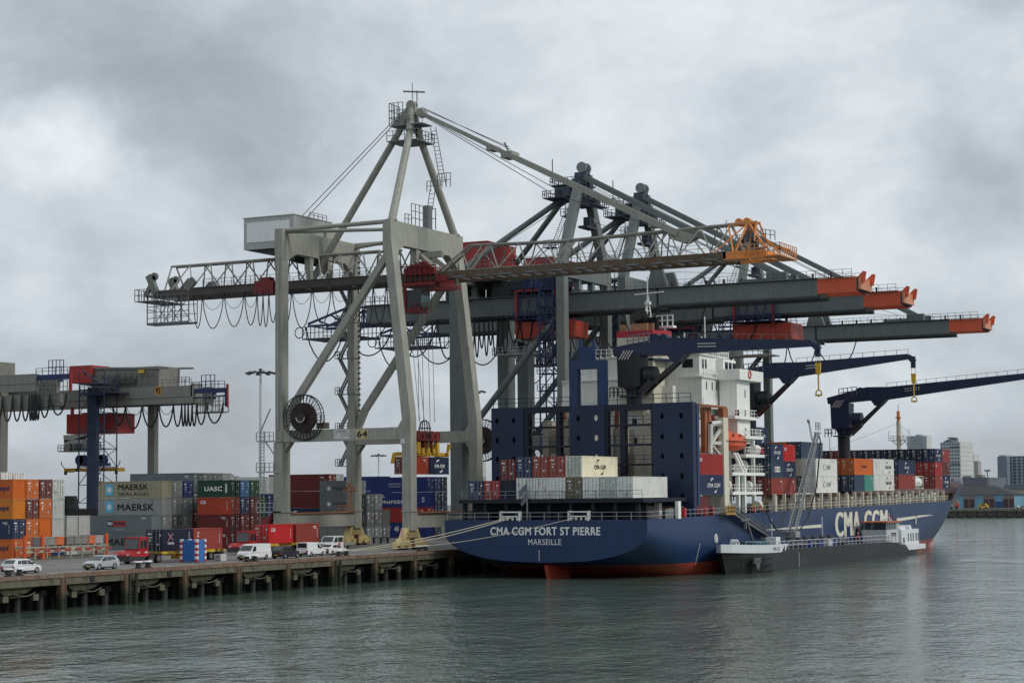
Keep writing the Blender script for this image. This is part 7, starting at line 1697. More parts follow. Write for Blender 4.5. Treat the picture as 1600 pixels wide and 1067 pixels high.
# blue box with striped posts
p=at(308,878.5,Z=HQ); bx=thing('gas_cage','small bright blue corrugated box with red and white striped corner posts','storage box',(p.x,p.y,HQ+.005))
Lx=at(322.5,878,Y=p.y).x-p.x; Ly=at(281,878.5,X=p.x).y-p.y
w=MB(); H=2.65
for i in range(8): 
    y0=p.y+.12+(Ly-.24)*i/8; w.box(p.x+.06,p.x+.12,y0,y0+(Ly-.24)/8*.5,HQ+.1,HQ+H); w.box(p.x+.12,p.x+.2,y0,y0+(Ly-.24)/8,HQ+.1,HQ+H-.02)
w.box(p.x+.2,p.x+Lx-.1,p.y+.06,p.y+Ly-.06,HQ+.1,HQ+H); part('body',w,mat('bright_blue_paint',(.035,.15,.42),.5,0,.15,.5,.2,rust=.05),bx)
w=MB()
for (x,y) in ((p.x,p.y),(p.x,p.y+Ly-.35),(p.x+Lx-.3,p.y),(p.x+Lx-.3,p.y+Ly-.35)):
    for i in range(8): w.k=i%2; w.box(x,x+.3,y,y+.35,HQ+.05+i*.34,HQ+.05+(i+1)*.34)
part('striped_post',w,[mat('stripe_red',(.45,.03,.03),.5),mat('stripe_white',(.72,.72,.72),.5)],bx)
# grey crate with wheel
p=at(345,876,Z=HQ); k=thing('grey_crate','light grey crate with a tyre leaning on top, right of the blue box','crate',(p.x,p.y,HQ+.005))
w=MB(); w.box(p.x,p.x+1.2,p.y,p.y+1.0,HQ+.1,HQ+.85); w.box(p.x,p.x+1.2,p.y,p.y+.1,HQ,HQ+.1); w.box(p.x,p.x+1.2,p.y+.9,p.y+1.0,HQ,HQ+.1); part('box',w,mat('light_grey_crate',(.48,.48,.46),.7),k)
w=MB(); w.box(p.x-.012,p.x,p.y+.25,p.y+.75,HQ+.3,HQ+.65); part('panel',w,mat('grey_panel',(.25,.25,.25)),k)
ty=thing('loose_tyre','black tyre lying on the light grey crate beside the trailer','tyre',(p.x+.5,p.y+.5,HQ+.86)); w=MB(); w.ring((p.x+.5,p.y+.5,HQ+1.02),(0,0,1),.38,.15,18,8); part('tyre',w,tyre,ty)
p=at(330,874,Z=HQ); k=thing('grey_pallet_box','low dark grey pallet box between the blue box and the light crate','crate',(p.x,p.y,HQ+.005)); w=MB(); w.box(p.x,p.x+1.4,p.y,p.y+1.1,HQ+.1,HQ+.75); w.box(p.x,p.x+.15,p.y,p.y+1.1,HQ,HQ+.1); w.box(p.x+1.2,p.x+1.4,p.y,p.y+1.1,HQ,HQ+.1); part('box',w,mat('mid_grey_crate',(.17,.17,.165),.8),k)
# bin rack by the orange stack
Yr=at(57,876,Z=HQ).y; X0r=at(57,876,Z=HQ).x
# the rack runs in from the quay, crossing the view: find its two ends
E0=at(30,875,Z=HQ); E1=at(160,869,Z=HQ); d=(E1-E0); L=d.length; d.normalize(); nn=Vector((-d.y,d.x,0))
rk=thing('bin_rack','long low rack with orange end posts standing before the orange container stack','rack',(E0.x,E0.y,HQ))
w=MB(); w.beam(E0+Vector((0,0,.25)),E1+Vector((0,0,.25)),.5,.4); w.beam(E0+Vector((0,0,1.55)),E1+Vector((0,0,1.55)),2.2,.22)
part('bench',w,mat('weathered_concrete_beam',(.26,.25,.20),.8),rk)
w=MB()
for t in (.21,.985,0.0): q=E0.lerp(E1,t); w.beam(q+nn*-.9,q+nn*-.9+Vector((0,0,3.1)),.35); w.beam(q+nn*.9,q+nn*.9+Vector((0,0,2.6)),.25)
part('orange_post',w,mat('orange_post_paint',(.60,.10,.03),.6),rk)
w=MB(); w.beam(E0+nn*-1.12+Vector((0,0,1.05)),E1+nn*-1.12+Vector((0,0,1.05)),.12,.34)
for i in range(7): q=E0.lerp(E1,.1+i*.14); w.beam(q+nn*-1.2+Vector((0,0,.1)),q+nn*-1.2+Vector((0,0,1.6)),.16)
part('rack_beam',w,mat('weathered_cream',(.36,.33,.24),.8),rk)
w=MB()
for i in range(8): q=E0.lerp(E1,.08+i*.125); w.beam(q+nn*-1.24+Vector((0,0,1.2)),q+nn*-1.24+Vector((0,0,1.2))+d*1.1,.1,.3)
part('red_patch',w,mat('faded_red',(.34,.06,.05),.7),rk)
wl_=MB()
GBn='bins standing on the low rack'
for i,(t,cc_,cn) in enumerate(((.25,(.24,.23,.22),'grey'),(.34,(.24,.23,.22),'grey'),(.43,(.58,.15,.05),'orange'),(.57,(.20,.20,.19),'dark grey'),(.65,(.27,.26,.25),'grey'),(.74,(.27,.27,.25),'grey'),(.82,(.58,.15,.05),'orange'),(.91,(.33,.32,.31),'pale grey'))):
    q=E0.lerp(E1,t)+Vector((0,0,1.66)); o=thing('lashing_bin',f'{cn} bin on the low rack, {ORD[i]} from the left','bin',tuple(q),math.atan2(d.y,d.x),GBn)
    w=MB(); w.box(-.85,.85,-.6,.6,.15,1.15); w.box(-.9,.9,-.65,.65,1.05,1.2); w.box(-.75,-.5,-.55,.55,0,.15); w.box(.5,.75,-.55,.55,0,.15)
    for k_ in range(5): w.box(-.8+k_*.37,-.72+k_*.37,-.63,-.6,.2,1.05)
    part('bin_body',w,mat('bin_'+cn.replace(' ','_'),cc_,.7,0,.2),o,local=True)
# bench like barrier by the dark stack
p=at(583,849,Z=HQ); q=at(607,848,Z=HQ); bb=thing('steel_trestle','low black steel trestle on the apron between the crane legs','trestle',(p.x,p.y,HQ)); w=MB(); w.beam(p+Vector((0,0,.95)),q+Vector((0,0,.95)),.5,.14)
part('top_beam',w,CHK,bb)
for t in (.05,.5,.95):
    w=MB(); c_=p.lerp(q,t); w.beam(c_,c_+Vector((0,0,.9)),.25); part('leg',w,CHK,bb)
# ================================================================ lamp masts
def lampmast(X,Y,H,label,n=8):
    o=thing('lamp_mast',label,'lamp post',(X,Y,HQ),0,'floodlight masts in the yard')
    w=MB(); w.tube((0,0,0),(0,0,H),.42,12,.2); part('pole',w,mat('galvanised_pole',(.58,.60,.61),.45,.3,.1),o,local=True)
    w=MB(); w.tube((0,0,H-.1),(0,0,H+.05),1.0,14); 
    for i in range(n): a=2*math.pi*i/n; w.beam((0,0,H),(math.cos(a)*2.0,math.sin(a)*2.0,H-.1),.1); 
    w.tube((0,0,H),(0,0,H+.6),.3,8); r=part('head_ring',w,mat('dark_lamp_steel',(.06,.065,.07),.5),o,local=True)
    for i in range(n):
        w=MB(); a=2*math.pi*i/n; c_=Vector((math.cos(a)*2.2,math.sin(a)*2.2,H-.15)); w.beam(c_-Vector((math.cos(a),math.sin(a),-.3))*.4,c_+Vector((math.cos(a),math.sin(a),-.3))*.5,.7,.35); part('floodlight',w,mat('dark_lamp_steel',(.06,.065,.07)),r,local=True)
    return o
p=at(407,840,Z=HQ) if False else at(407,790,Y=196); zt=at(406,581,Y=196).z
lampmast(p.x,196,zt-HQ,'tall floodlight mast with a ring of lamps left of crane 64')
p=at(592,800,Y=330); lampmast(p.x,330,at(592,711,Y=330).z-HQ,'small distant floodlight mast under the portal beam of crane 64')
p=at(742,760,Y=205); lampmast(p.x,205,at(742,611,Y=205).z-HQ,'floodlight mast partly hidden between crane 64 and the dark crane legs')
# ================================================================ stacking cranes at the left
YG=mat('yard_crane_grey',(.20,.20,.175),.6,0,.25,.3,.35,rust=.12); YGD=mat('yard_crane_dark',(.07,.07,.065),.7,0,.3,.4,.3,rust=.15)
XG=300.0
pa=at(193,612,X=XG); pb=at(300,604,X=XG)
yR=at(300,604,X=XG-3.6).y; yL_=at(100,620,X=XG).y; zt=at(250,606,X=XG).z; zb=at(250,633,X=XG).z
GS_='rail mounted stacking cranes in the yard'
sc=thing('stacking_crane','grey stacking crane numbered 92 with blue lattice tower and yellow spreader','crane',(XG,yR+20,HQ),group=GS_)
w=MB()
for x in (XG-3,XG+3):
    w.box(x-.6,x+.6,yR,yR+48,zb+1.2,zt); w.box(x-.5,x+.5,yR,yR+48,zb,zb+1.15)
w.box(XG-3.6,XG-.5,yR-.2,yR+.3,zb,zt+.4)
part('main_girder',w,YG,sc)
w=MB(); w.rail([(XG-3.7,yR,zt),(XG-3.7,yR+20,zt)],1.2,1.6,.04); w.rail([(XG-3.7,yR+.5,zt),(XG-3.7,yR+4,zt)],1.6,.9,.05); part('railing',w,DGR,sc)
q=at(241,700,X=XG+3)
w=MB(); w.box(XG+2,XG+3.3,at(246,700,X=XG+3).y,at(235.5,700,X=XG+3).y,HQ+2,zb); part('leg',w,YG,sc)
# machinery house and cross frame on top
h0=at(146,600,X=XG-3.2); h1=at(248,600,X=XG-3.2); ht=at(200,574,X=XG-3.2).z
w=MB(); w.box(XG-3.2,XG+3.4,h1.y,h0.y,zt,ht); 
for i in range(8): y=h1.y+.8+i*1.5; w.box(XG-3.26,XG-3.2,y,y+.9,zt+.6,zt+2.4)
w.beam((XG-3.3,h0.y,ht+.15),(XG-3.3,h1.y-2.6,ht-.5),.6,.35); w.beam((XG+3.3,h0.y,ht+.3),(XG+3.3,h1.y-3.2,ht-.2),.6,.35)
ho=part('machinery_house',w,YG,sc)
w=MB(); w.box(XG-3.9,XG-3.2,at(215,590,X=XG-3).y,at(180,590,X=XG-3).y,zt+.8,ht-2.2); w.rail([(XG-3.9,at(245,590,X=XG-3).y,zt+1.5),(XG-3.9,at(165,590,X=XG-3).y,zt+1.5)],1.1,1.4,.05); part('dark_recess',w,YGD,ho)
w=MB(); a=at(222,580,X=XG-3.3); w.box(XG-3.6,XG-3.3,a.y-.7,a.y+.7,a.z-.4,a.z+.3); part('yellow_motor',w,YEL,ho)
r0,r1=at(108,600,X=XG-4).y,at(143,600,X=XG-4).y; rt=at(108,572,X=XG-4).z; rb=at(108,599,X=XG-4).z
w=MB(); w.box(XG-4,XG+1.5,r1,r0,rb,rt); ro=part('red_house',w,REDS,sc)
w=MB(); w.box(XG-4.03,XG-4,r1+1.2,r1+1.8,rb+1.4,rb+2.2); part('window',w,CHK,ro)
# trolley below with red box, cab
r0,r1=at(104,660,X=XG-3).y,at(180,660,X=XG-3).y; rt=at(140,646,X=XG-3).z; rb=at(140,677,X=XG-3).z
w=MB(); w.box(XG-3,XG+3,r1,r0,rb,rt); w.beam((XG-3.2,at(114,640,X=XG-3).y,zb+2.5),(XG-3.2,at(114,640,X=XG-3).y,rt),.5); tr=part('trolley_house',w,REDS,sc)
c0,c1=at(100,680,X=XG-3).y,at(134,680,X=XG-3).y; w=MB(); w.box(XG-3,XG,c1,c0,at(110,704,X=XG-3).z,at(110,687,X=XG-3).z); w.prism([(XG-3,c0,rb-1.6),(XG-3,c1-1.5,rb),(XG-3,c0+.2,rb-.2)],(3,0,0)); cb=part('operator_cab',w,mat('cab_grey_white',(.38,.39,.37)),tr)
w=MB(); 
for i in range(3): y=c1+.6+i*1.25; w.box(XG-3.04,XG-3,y,y+.9,rb-3.2,rb-1.9)
part('window',w,GLS,cb)
w=MB(); zz_=at(110,704,X=XG-3).z; w.box(XG-3.3,XG,c1-.2,c0+1.2,zz_-.2,zz_); w.rail([(XG-3.3,c1,zz_),(XG-3.3,c0+1.2,zz_)],1.1,.7,.06); part('cab_platform',w,YG,tr)
# yellow spreader
s0,s1=at(103,730,X=XG-1).y,at(182,730,X=XG-1).y; sz=at(140,737,X=XG-1).z
sp_=thing('container_spreader','yellow orange spreader beam hanging under the stacking crane 92','spreader',(XG,(s0+s1)/2,sz),group=None)
w=MB(); w.box(XG-1.1,XG-.3,s1,s0,sz+.1,sz+.75); w.box(XG+.4,XG+1.1,s1,s0,sz+.1,sz+.75)
for y in (s0,s1): w.box(XG-1.25,XG+1.25,y-.25,y+.25,sz,sz+.7)
part('beam',w,mat('spreader_orange_yellow',(.52,.28,.03),.55,0,.2,.6,.3,rust=.2),sp_)
w=MB()
for y,sg_ in ((s0,1),(s1,-1)): w.beam((XG-1.2,y,sz+.6),(XG-1.2,y+sg_*.9,sz+1.5),.12); w.beam((XG-1.2,y+sg_*.9,sz+1.5),(XG-1.2,y+sg_*1.0,sz+2.1),.12); w.box(XG-1.3,XG-.9,y-.25,y+.2,sz-.5,sz+.1)
for y in (s0-3,(s0+s1)/2,s1+3): w.tube((XG-1.4,y,sz+.4),(XG-.8,y,sz+.4),.35,10); w.beam((XG-1.1,y,sz+.7),(XG-1.1,y,sz+1.7),.25)
part('flipper',w,CHK,sp_)
w=MB(); 
for q in (125,131,156,161): y=at(q,720,X=XG-1).y; w.tube((XG-1.3,y,sz+2.3),(XG-.6,y,sz+2.3),1.0,16)
w.box(XG-1.2,XG+1,at(163,720,X=XG-1).y,at(123,720,X=XG-1).y,sz+1.1,sz+1.7)
for q in (124,132,156,162):
    y=at(q,720,X=XG-1).y; w.beam((XG-1,y,sz+2.8),(XG-1,y,rb),.06)
part('sheave_block',w,mat('bright_navy',(.018,.030,.11),.5),sp_)
# blue tower
BT=mat('blue_grey_tower',(.030,.045,.085),.55,0,.25,.5,.3,rust=.05)
t0,t1=at(142,700,X=XG-5).y,at(158,700,X=XG-5).y
w=MB(); w.box(XG-6.2,XG-5.2,t1+.3,t0,HQ+2,zb+3.5); tb=part('tower_leg',w,BT,sc)
w=MB(); xs=(XG-8.2,XG-4.4); ys=(at(174,700,X=XG-6).y,at(135,700,X=XG-6).y)
zA=HQ+7; 
for x in xs:
    for y in ys: w.beam((x,y,zA),(x,y,zt+3),.18)
z=zA; k=0
while z<zt+2:
    for y in ys: w.beam((xs[0],y,z),(xs[1],y,z),.12)
    for x in xs: w.beam((x,ys[0],z),(x,ys[1],z),.13); w.beam((x,ys[k%2],z),(x,(ys[0]+ys[1])/2,z+3.4),.11); w.beam((x,(ys[0]+ys[1])/2,z+3.4),(x,ys[(k+0)%2],z+3.4),.1); w.beam((x,ys[1-k%2],z),(x,ys[k%2],z+3.4),.09)
    w.rail([(xs[0],ys[0],z),(xs[0],ys[0]+2.4,z)],1.2,.8,.06); 
    z+=3.4; k+=1
w.box(xs[0],xs[1],ys[0],ys[1],zt+.6,zt+.75); w.box(XG-8,XG-3,at(190,610,X=XG-6).y,ys[1],zt-1.1,zt-.9); w.rail([(XG-8,at(190,610,X=XG-6).y,zt-.9),(XG-8,ys[1],zt-.9)],1.2,1,.06); w.beam((xs[0],ys[0]+1,zt+.7),(xs[0],ys[1]-.6,ht-.5),.2)
part('stair_frame',w,BT,tb)
w=MB(); w.rail([(XG-4.4,yR+.3,zb-.3),(XG-4.4,yR-12,zb-.3)],1.1,1.5,.05) if False else None
t2=at(353,614,X=XG-3).y; 
for x,tt_ in ((XG-3,t2),(XG+3,t2+6.5)): w.beam((x,yR+.3,zb+2.2),(x,tt_,zb+2.2),.5,.9); w.beam((x,yR+.3,zb+.9),(x,tt_,zb+1.2),.3,.3)
w.beam((XG-3,t2,zb+2.4),(XG-3,t2,zb-.8),.35); w.rail([(XG-3.4,yR,zb+2.7),(XG-3.4,t2,zb+2.7)],1.2,1.6,.05); w.rail([(XG-3.4,yR-2,zb+2.7),(XG-3.4,yR-5,zb+2.7)],2.4,1,.06)
part('outrigger_truss',w,mat('bright_navy',(.018,.030,.11)),sc)
w=MB(); b0,b1=at(301,640,X=XG-3.4).y,at(349,640,X=XG-3.4).y; w.rail([(XG-3.4,b1,zb-1.9),(XG-3.4,b0,zb-1.9)],3.0,.9,.06,(1,.7,.4,.05)); w.rail([(XG-1.8,b1,zb-1.9),(XG-1.8,b0,zb-1.9)],3.0,1.2,.06,(1,.5,.05)); w.box(XG-3.4,XG-1.8,b1,b0,zb-2,zb-1.9); part('service_cage',w,mat('dull_aluminium',(.17,.17,.17)),sc)
w=MB(); w.box(XG-3.1,XG-2.8,t2-.5,t2-.1,zb-1,zb+3.3); part('red_end_stop',w,REDS,sc)
ys=[at(x,640,X=XG-3.6).y for x in (176,196,222,248,271,284,289,294,300,307,322,349)]
w=MB(); festoon(w,XG-3.6,zb-.1,ys,[3.6,4.4,4.2,4.2,4.2,4.2,4.2,4.2,4.2,4.0,3.8],.16)
for a,b in zip(ys,ys[1:]):
    if a-b>2.6: festoon(w,XG-3.4,zb-.1,[a,b],[1.9],.06)
part('festoon_cable',w,BLKC,sc)
w=MB(); c=at(247,610,X=XG-3.62); letter(w,'92',(XG-3.65,c.y,c.z),(0,-1,0),(0,0,1),1.15,1.1,.04); pl=MB(); pl.box(XG-3.63,XG-3.6,c.y-.75,c.y+.75,c.z-.75,c.z+.75)
o=part('number_plate',pl,mat('orange_plate',(.50,.24,.04),.6),sc); part('lettering',w,blk,o)
# base machinery seen between the stacks
w=MB(); m0,m1=at(101,790,X=XG-5).y,at(160,800,X=XG-5).y; zq=at(120,799,X=XG-5).z
w.box(XG-6.6,XG-4.4,m1,m0,zq-.7,zq+.5); w.box(XG-7,XG-4,at(112,790,X=XG-5).y,m0,zq,zq+2.6); w.prism([(XG-6.8,at(118,780,X=XG-5).y,zq+.4),(XG-6.8,at(102,780,X=XG-5).y,zq+.4),(XG-6.8,at(102,780,X=XG-5).y,zq+3),(XG-6.8,at(114,780,X=XG-5).y,zq+3)],(3,0,0)); w.box(XG-6,XG-5,at(150,790,X=XG-5).y,m0,HQ,zq-.7)
part('sill_machinery',w,mat('black_machine',(.02,.02,.02),.6,0,.3),sc)
# neighbour crane at the very edge
XH=286.0; s2=thing('stacking_crane','grey stacking crane with grey leg farthest left, its blue walkway reaching toward crane 92','crane',(XH,at(20,700,X=XH).y+14,HQ),group=GS_)
e=at(55,600,X=XH-3.6).y; z1=at(40,587,X=XH).z; z0=at(40,612,X=XH).z
w=MB()
for x in (XH-3,XH+3): w.box(x-.6,x+.6,e,e+30,z0+1.2,z1); w.box(x-.5,x+.5,e,e+30,z0-.2,z0+1.15)
w.box(XH-3.1,XH-1.9,at(110,630,X=XH).y,e+30,at(50,643,X=XH).z,at(50,618,X=XH).z); part('main_girder',w,YG,s2)
w=MB(); w.box(XH-1.0,XH+1.0,at(6.5,700,X=XH).y,e+20,HQ,z0); part('leg',w,YG,s2)
w=MB(); w.box(XH-3,XH+3,at(7,570,X=XH).y,e+24,z1,at(5,566,X=XH).z); w.beam((XH-3.2,at(13,557,X=XH).y,at(13,557,X=XH).z),(XH-3.2,e+24,at(0,560,X=XH).z),.5); part('machinery_house',w,YG,s2)
t2=at(108,605,X=XH-3).y; w=MB()
for x,tt_ in ((XH-3,t2),(XH+3,t2+6.5)): w.beam((x,e+.5,z0+2.3),(x,tt_,z0+2.3),.5,1.0)
w.rail([(XH-3.4,e,z0+2.8),(XH-3.4,t2,z0+2.8)],1.2,1.5,.05); w.rail([(XH-3.4,e-3,z0+2.8),(XH-3.4,e-6.5,z0+2.8)],2.6,1,.06); w.beam((XH-3,e-.5,z0+1.9),(XH-3,e-6,z0-3),.16)
part('outrigger_truss',w,mat('bright_navy',(.018,.030,.11)),s2)
w=MB(); a0,a1=at(60,620,X=XH-3.4).y,at(105,620,X=XH-3.4).y; w.rail([(XH-3.4,a1,z0-3),(XH-3.4,a0,z0-3)],4.6,1,.06,(1,.75,.5,.25,.02)); w.box(XH-3.4,XH-1,a1,a0,z0-3.1,z0-3); part('service_cage',w,mat('dull_aluminium',(.17,.17,.17)),s2)
w=MB(); w.box(XH-3.1,XH-2.7,t2-.5,t2,z0-.5,z0+3.2); part('red_end_stop',w,REDS,s2)
ys=[at(x,620,X=XH-3.6).y for x in (-8,4,20,34,46,50,54,57,62,78,104)]
w=MB(); festoon(w,XH-3.6,at(50,616,X=XH-3.6).z,ys,[4.6,4.9,4.9,4.9,4.9,4.9,4.9,4.8,4.4,4.0],.16); part('festoon_cable',w,BLKC,s2)
# ================================================================ far shore
w=MB(); w.box(843,1500,-900,2500,.5,3.6); struct('far_quay_ground',w,mat('far_ground',(.17,.165,.15),.9,0,.3,.05,.1))
fq=thing('quay_wall','distant dark quay wall on piles across the water at the right','wall',(842.5,180,3.6))
w=MB(); w.box(842.0,843,-900,2500,2.6,3.75); part('cap_beam',w,mat('far_concrete',(.16,.15,.115),.8,0,.4,.3,.5),fq)
w=MB(); w.box(843.2,844,-900,2500,-1,2.6); part('back_wall',w,wallm,fq)
fp=MB(); fp.box(-.8,.3,-.9,.9,-3.6-1,-.7)
f_=None
for i in range(34):
    if f_ is None: f_=part('pile',fp,mat('dark_far_pile',(.06,.055,.045),.8),fq,local=True); o=f_
    else: o=f_.copy(); COL.objects.link(o)
    o.location=(0,-6+i*4.2-60,0)
# warehouse
XW=880.0
y1,y0=at(1480,800,X=XW).y,at(1584,800,X=XW).y; ze=at(1520,773,X=XW).z; zr=at(1520,758.5,X=XW+9).z
wr=thing('warehouse','low blue warehouse with black hipped roof and brown doors across the water','warehouse',(XW,(y0+y1)/2,3.6))
w=MB(); w.box(XW,XW+26,y0,y1+12,3.6,ze); part('wall',w,mat('warehouse_light_blue',(.15,.32,.42),.6,0,.2,.1,.2),wr)
yr0,yr1=at(1553,757,X=XW+13).y,y1+4
w=MB(); A=[(XW-.6,y0-1,ze),(XW-.6,y1+13,ze),(XW+26.6,y1+13,ze),(XW+26.6,y0-1,ze),(XW+13,yr0,zr),(XW+13,yr1,zr)]
w.add(A,[(0,4,5,1),(3,2,5,4),(0,3,4),(1,5,2)]); part('roof',w,mat('slate_roof',(.035,.037,.04),.8,0,.2,.1,.1),wr)
for i,(a,b) in enumerate(((1506,1523),(1537,1554),(1568,1585))):
    w=MB(); ya,yb=at(b,790,X=XW).y,at(a,790,X=XW).y; w.box(XW-.15,XW,ya,yb,3.7,at(1515,779.5,X=XW).z); o=part('door',w,mat('brown_door',(.075,.050,.045),.7),wr)
    w=MB(); w.box(XW-.2,XW-.15,(ya+yb)/2-.15,(ya+yb)/2+.15,3.7,9); part('door_post',w,YG,o)
    w=MB(); w.box(XW-.12,XW,ya,yb,at(1515,779.5,X=XW).z,ze-.4); part('door_header',w,mat('faded_pink_panel',(.24,.17,.16),.7),wr)
w=MB(); w.box(XW-.1,XW,at(1568,790,X=XW).y,at(1555,790,X=XW).y,3.6,6.6); part('dark_blue_plinth',w,mat('plinth_blue',(.03,.08,.20),.6),wr)
# shed to the right, cream building
XE=900.0
def bld(name,label,cat,X,px0,px1,pyb,pyt,depth,m,rows=0,cols=0,wm=None,extra=None,zb=3.6,gap=.35):
    ya,yb=at(px1,pyt,X=X).y,at(px0,pyt,X=X).y; zt_=at((px0+px1)/2,pyt,X=X).z
    o=thing(name,label,cat,(X,(ya+yb)/2,zb)); w=MB(); w.box(X,X+depth,ya,yb,zb,zt_); o2=part('wall',w,m,o)
    if rows:
        for r in range(rows):
            w=MB(); z0_=zb+(zt_-zb)*(r+.25)/rows; z1_=z0_+(zt_-zb)/rows*(1-gap)
            for c in range(cols):
                y0_=ya+(yb-ya)*(c+.18)/cols; w.box(X-.12,X,y0_,y0_+(yb-ya)/cols*.64,z0_,z1_)
            part('window_row',w,wm,o2)
    return o,ya,yb,zt_
cream=mat('far_cream',(.42,.41,.33),.7,0,.1,.05,.1); hz=mat('far_pale_wall',(.54,.56,.53),.6,0,.06,.02,.05); hzg=mat('far_grey_wall',(.30,.34,.36),.6,0,.08,.02,.05); fwin=mat('far_window',(.10,.135,.16),.3,0,.1,.05); fwin2=mat('far_window_pale',(.22,.27,.29),.35,0,.1,.05)
o,ya,yb,z_=bld('storage_shed','pale cream shed beside the blue warehouse at the right edge','shed',905,1584,1640,800,776,25,cream)
w=MB(); w.box(904.8,905,ya,yb,z_-1.6,z_-1.2); w.box(904,931,ya,yb,z_,z_+.4); part('roof_band',w,YG,o)
o,ya,yb,z_=bld('storage_shed','grey roofed building behind the cream shed','building',1000,1572,1640,790,764,40,cream); w=MB(); w.box(999,1041,ya-1,yb+1,z_,z_+2.2); part('roof',w,mat('grey_blue_roof',(.13,.16,.20),.7),o)
o,ya,yb,z_=bld('distant_building','low blue grey building with purple panels behind the warehouse','building',1010,1488,1545,790,746,40,mat('far_blue_grey',(.12,.145,.17),.7,0,.3,.08,.1),3,9,mat('far_purple_panel',(.16,.15,.20),.6),gap=.55)
w=MB(); w.box(1012,1020,ya+4,ya+7,z_,z_+1.4); w.box(1012,1016,yb-9,yb-5,z_,z_+1); part('roof_plant',w,YG,o)
# towers
o,ya,yb,z_=bld('tower_block','long pale grey slab block with horizontal window bands behind the foremast','building',1500,1417,1447,790,681,14,hzg,22,1,fwin2,gap=.45)
w=MB(); w.box(1499.8,1514,ya-.6,ya,3.6,z_+.4); part('white_end_wall',w,hz,o); w=MB(); w.box(1503,1511,ya+5,yb-6,z_,z_+1.2); part('roof_plant',w,hzg,o)
o,ya,yb,z_=bld('tower_block','tall white tower block with blank white side wall and dark stepped roof','building',1300,1469,1499,790,691,34,mat('far_pale_blue_wall',(.40,.44,.46),.6,0,.06,.02,.05),17,7,fwin,gap=.5)
yc=ya-.6; w=MB(); w.box(1299.7,1336,yc,ya,3.6,z_+.6); o3=part('white_side_wall',w,hz,o)
w=MB()
for i in range(12): z=3.6+(z_-3.6)*(i+1)/13; w.box(1299.7,1336,yc-.08,yc,z,z+.25)
part('panel_joint',w,hzg,o3)
w=MB(); w.prism([(1303,yb-.5,z_),(1303,yc+4,z_),(1303,yc+7,z_+1.2),(1303,(yb+yc)/2,z_+2.9),(1303,yb-3,z_+1.5)],(20,0,0)); w.box(1305,1318,(yb+yc)/2-1,(yb+yc)/2+3,z_+2.9,z_+3.6); part('roof',w,mat('far_dark_roof',(.12,.145,.16),.7),o)
w=MB(); w.box(1299.5,1299.8,ya,ya+(yb-ya)*.45,z_-3.4,z_-2.6); w.box(1299.5,1299.8,ya,ya+(yb-ya)*.45,z_-15,z_-14.2); part('dark_band',w,fwin,o)
o,ya,yb,z_=bld('tower_block','narrow pinkish grey tower just right of the white tower','building',1700,1522,1528,790,720,12,mat('far_pink_grey',(.34,.31,.31),.7,0,.06,.02),14,1,hzg,gap=.7)
w=MB(); w.box(1700,1720,yb,yb+3.5,3.6,z_+6); part('wall',w,hz,o)
o,ya,yb,z_=bld('office_building','narrow dark blue grey office tower beside the wide grid block','building',1250,1558,1573,790,713,9,mat('far_dark_blue_wall',(.17,.20,.25),.6,0,.06,.02),16,3,mat('far_mid_window',(.13,.155,.19),.4),gap=.6)
w=MB(); w.box(1251,1270,ya+1,yb-1,z_,z_+.9); part('roof_plant',w,hzg,o)
o,ya,yb,z_=bld('office_building','wide office block with a grid of dark windows, rightmost building','building',1262,1574,1640,790,712,40,mat('far_grid_wall',(.30,.36,.40),.5,0,.06,.02),15,9,mat('far_grid_window',(.065,.09,.11),.25,0,.2,.1),gap=.28)
w=MB(); w.box(1264,1270,ya+12,ya+15,z_,z_+.9); part('roof_plant',w,fwin,o)
o,ya,yb,z_=bld('distant_building','flat grey building at the foot of the office block','building',1150,1558,1640,790,757,40,mat('far_blue_grey2',(.12,.15,.18),.7,0,.3,.08,.1))
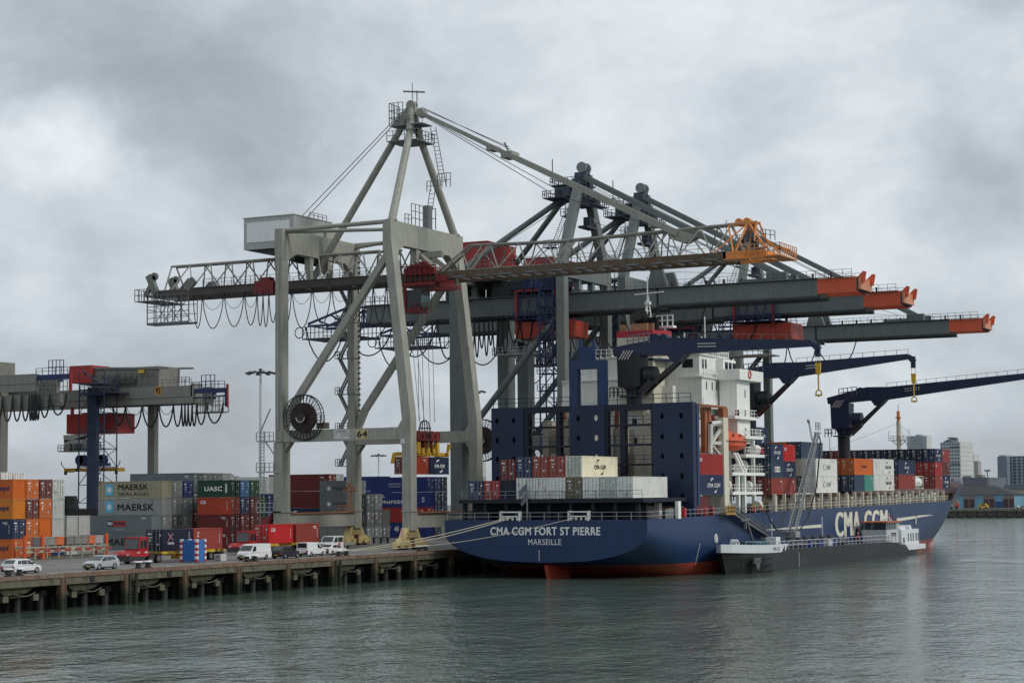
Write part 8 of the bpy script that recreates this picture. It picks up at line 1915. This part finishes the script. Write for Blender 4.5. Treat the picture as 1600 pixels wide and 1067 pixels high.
# far lamp mast, vehicles on the far quay
p=at(1543,745,Y=at(1543,790,X=1000).y); X=1000; y=at(1543,745,X=X).y; o=thing('lamp_mast','thin distant lamp mast between the white tower and office blocks','lamp post',(X,y,3.6),0); w=MB(); w.tube((X,y,3.6),(X,y,at(1543,736,X=X).z),.3,6); part('pole',w,YG,o); w=MB(); w.box(X-1,X+1,y-1.4,y+1.4,at(1543,736,X=X).z,at(1543,736,X=X).z+.7); part('lamp_head',w,YGD,o)
def fveh(name,label,cat,px0,px1,pyb,pyt,m,X=853,extra=None):
    ya,yb=at(px1,pyb,X=X).y,at(px0,pyb,X=X).y; zt_=at(px0,pyt,X=X).z; zg=3.6
    o=thing(name,label,cat,(X,(ya+yb)/2,zg)); L=yb-ya; h=zt_-zg
    w=MB(); w.prism([(X,ya,zg+.5),(X,yb,zg+.5),(X,yb-.02*L,zg+h*.55),(X,yb-.22*L,zg+h*.62),(X,yb-.36*L,zg+h),(X,ya+.3*L,zg+h),(X,ya+.12*L,zg+h*.62),(X,ya,zg+h*.55)],(2,0,0)); b=part('body',w,m,o)
    w=MB(); w.prism([(X-.02,yb-.26*L,zg+h*.64),(X-.02,yb-.38*L,zg+h*.94),(X-.02,ya+.32*L,zg+h*.94),(X-.02,ya+.2*L,zg+h*.64)],(.02,0,0)); part('window',w,GLS,b)
    for t in (.18,.8): w=MB(); w.tube((X-.1,ya+L*t,zg+.38),(X+.2,ya+L*t,zg+.38),.38,12); part('wheel',w,tyre,o)
    return o
fo=fveh('ambulance_van','yellow van with red rear parked on the far quay','van',1528,1544,797,786.5,mat('bright_yellow_paint',(.62,.36,.03),.4))
fveh('parked_car','long white car parked at the far right on the distant quay','car',1582,1592,797,789.5,mat('white_car_paint',(.72,.73,.73))); fveh('parked_car','silver car parked last at the right edge of the far quay','car',1594,1604,797,789.5,mat('silver_car_paint',(.42,.44,.46)))
X=856; o=thing('lorry','white box lorry with red cab on the far quay behind the bow','truck',(X,at(1485,795,X=X).y,3.6))
ya,yb=at(1490,795,X=X).y,at(1474,795,X=X).y; w=MB(); w.box(X,X+2.5,ya,yb,4.7,at(1480,783.5,X=X).z); part('cargo_box',w,mat('lorry_white',(.58,.58,.56)),o)
yc=at(1497.5,795,X=X).y; w=MB(); w.prism([(X,yc,4.2),(X,ya-.2,4.2),(X,ya-.2,7.2),(X,yc+.5,6.8),(X,yc,5.6)],(2.5,0,0)); b=part('cab',w,mat('lorry_red',(.42,.05,.05),.4),o); w=MB(); w.box(X-.02,X,yc+.3,yc+1.1,5.6,6.5); part('window',w,GLS,b)
for y in (yc+.8,ya+1,yb-1.5,yb-3): w=MB(); w.tube((X-.1,y,4.1),(X+.3,y,4.1),.5,12); part('wheel',w,tyre,o)
# tank silo and roof shapes behind the yard at left of the crane
o=thing('storage_building','cream building showing between the lamp mast and the crane leg','building',(430,at(415,760,X=430).y,HQ)); w=MB(); w.box(430,445,at(430,760,X=430).y,at(405,760,X=430).y,HQ,at(415,755,X=430).z); part('wall',w,cream,o)
w=MB(); w.box(429.5,445.5,at(431,760,X=430).y,at(404,760,X=430).y,at(415,755,X=430).z,at(415,755,X=430).z+.3); part('roof_edge',w,YG,o)
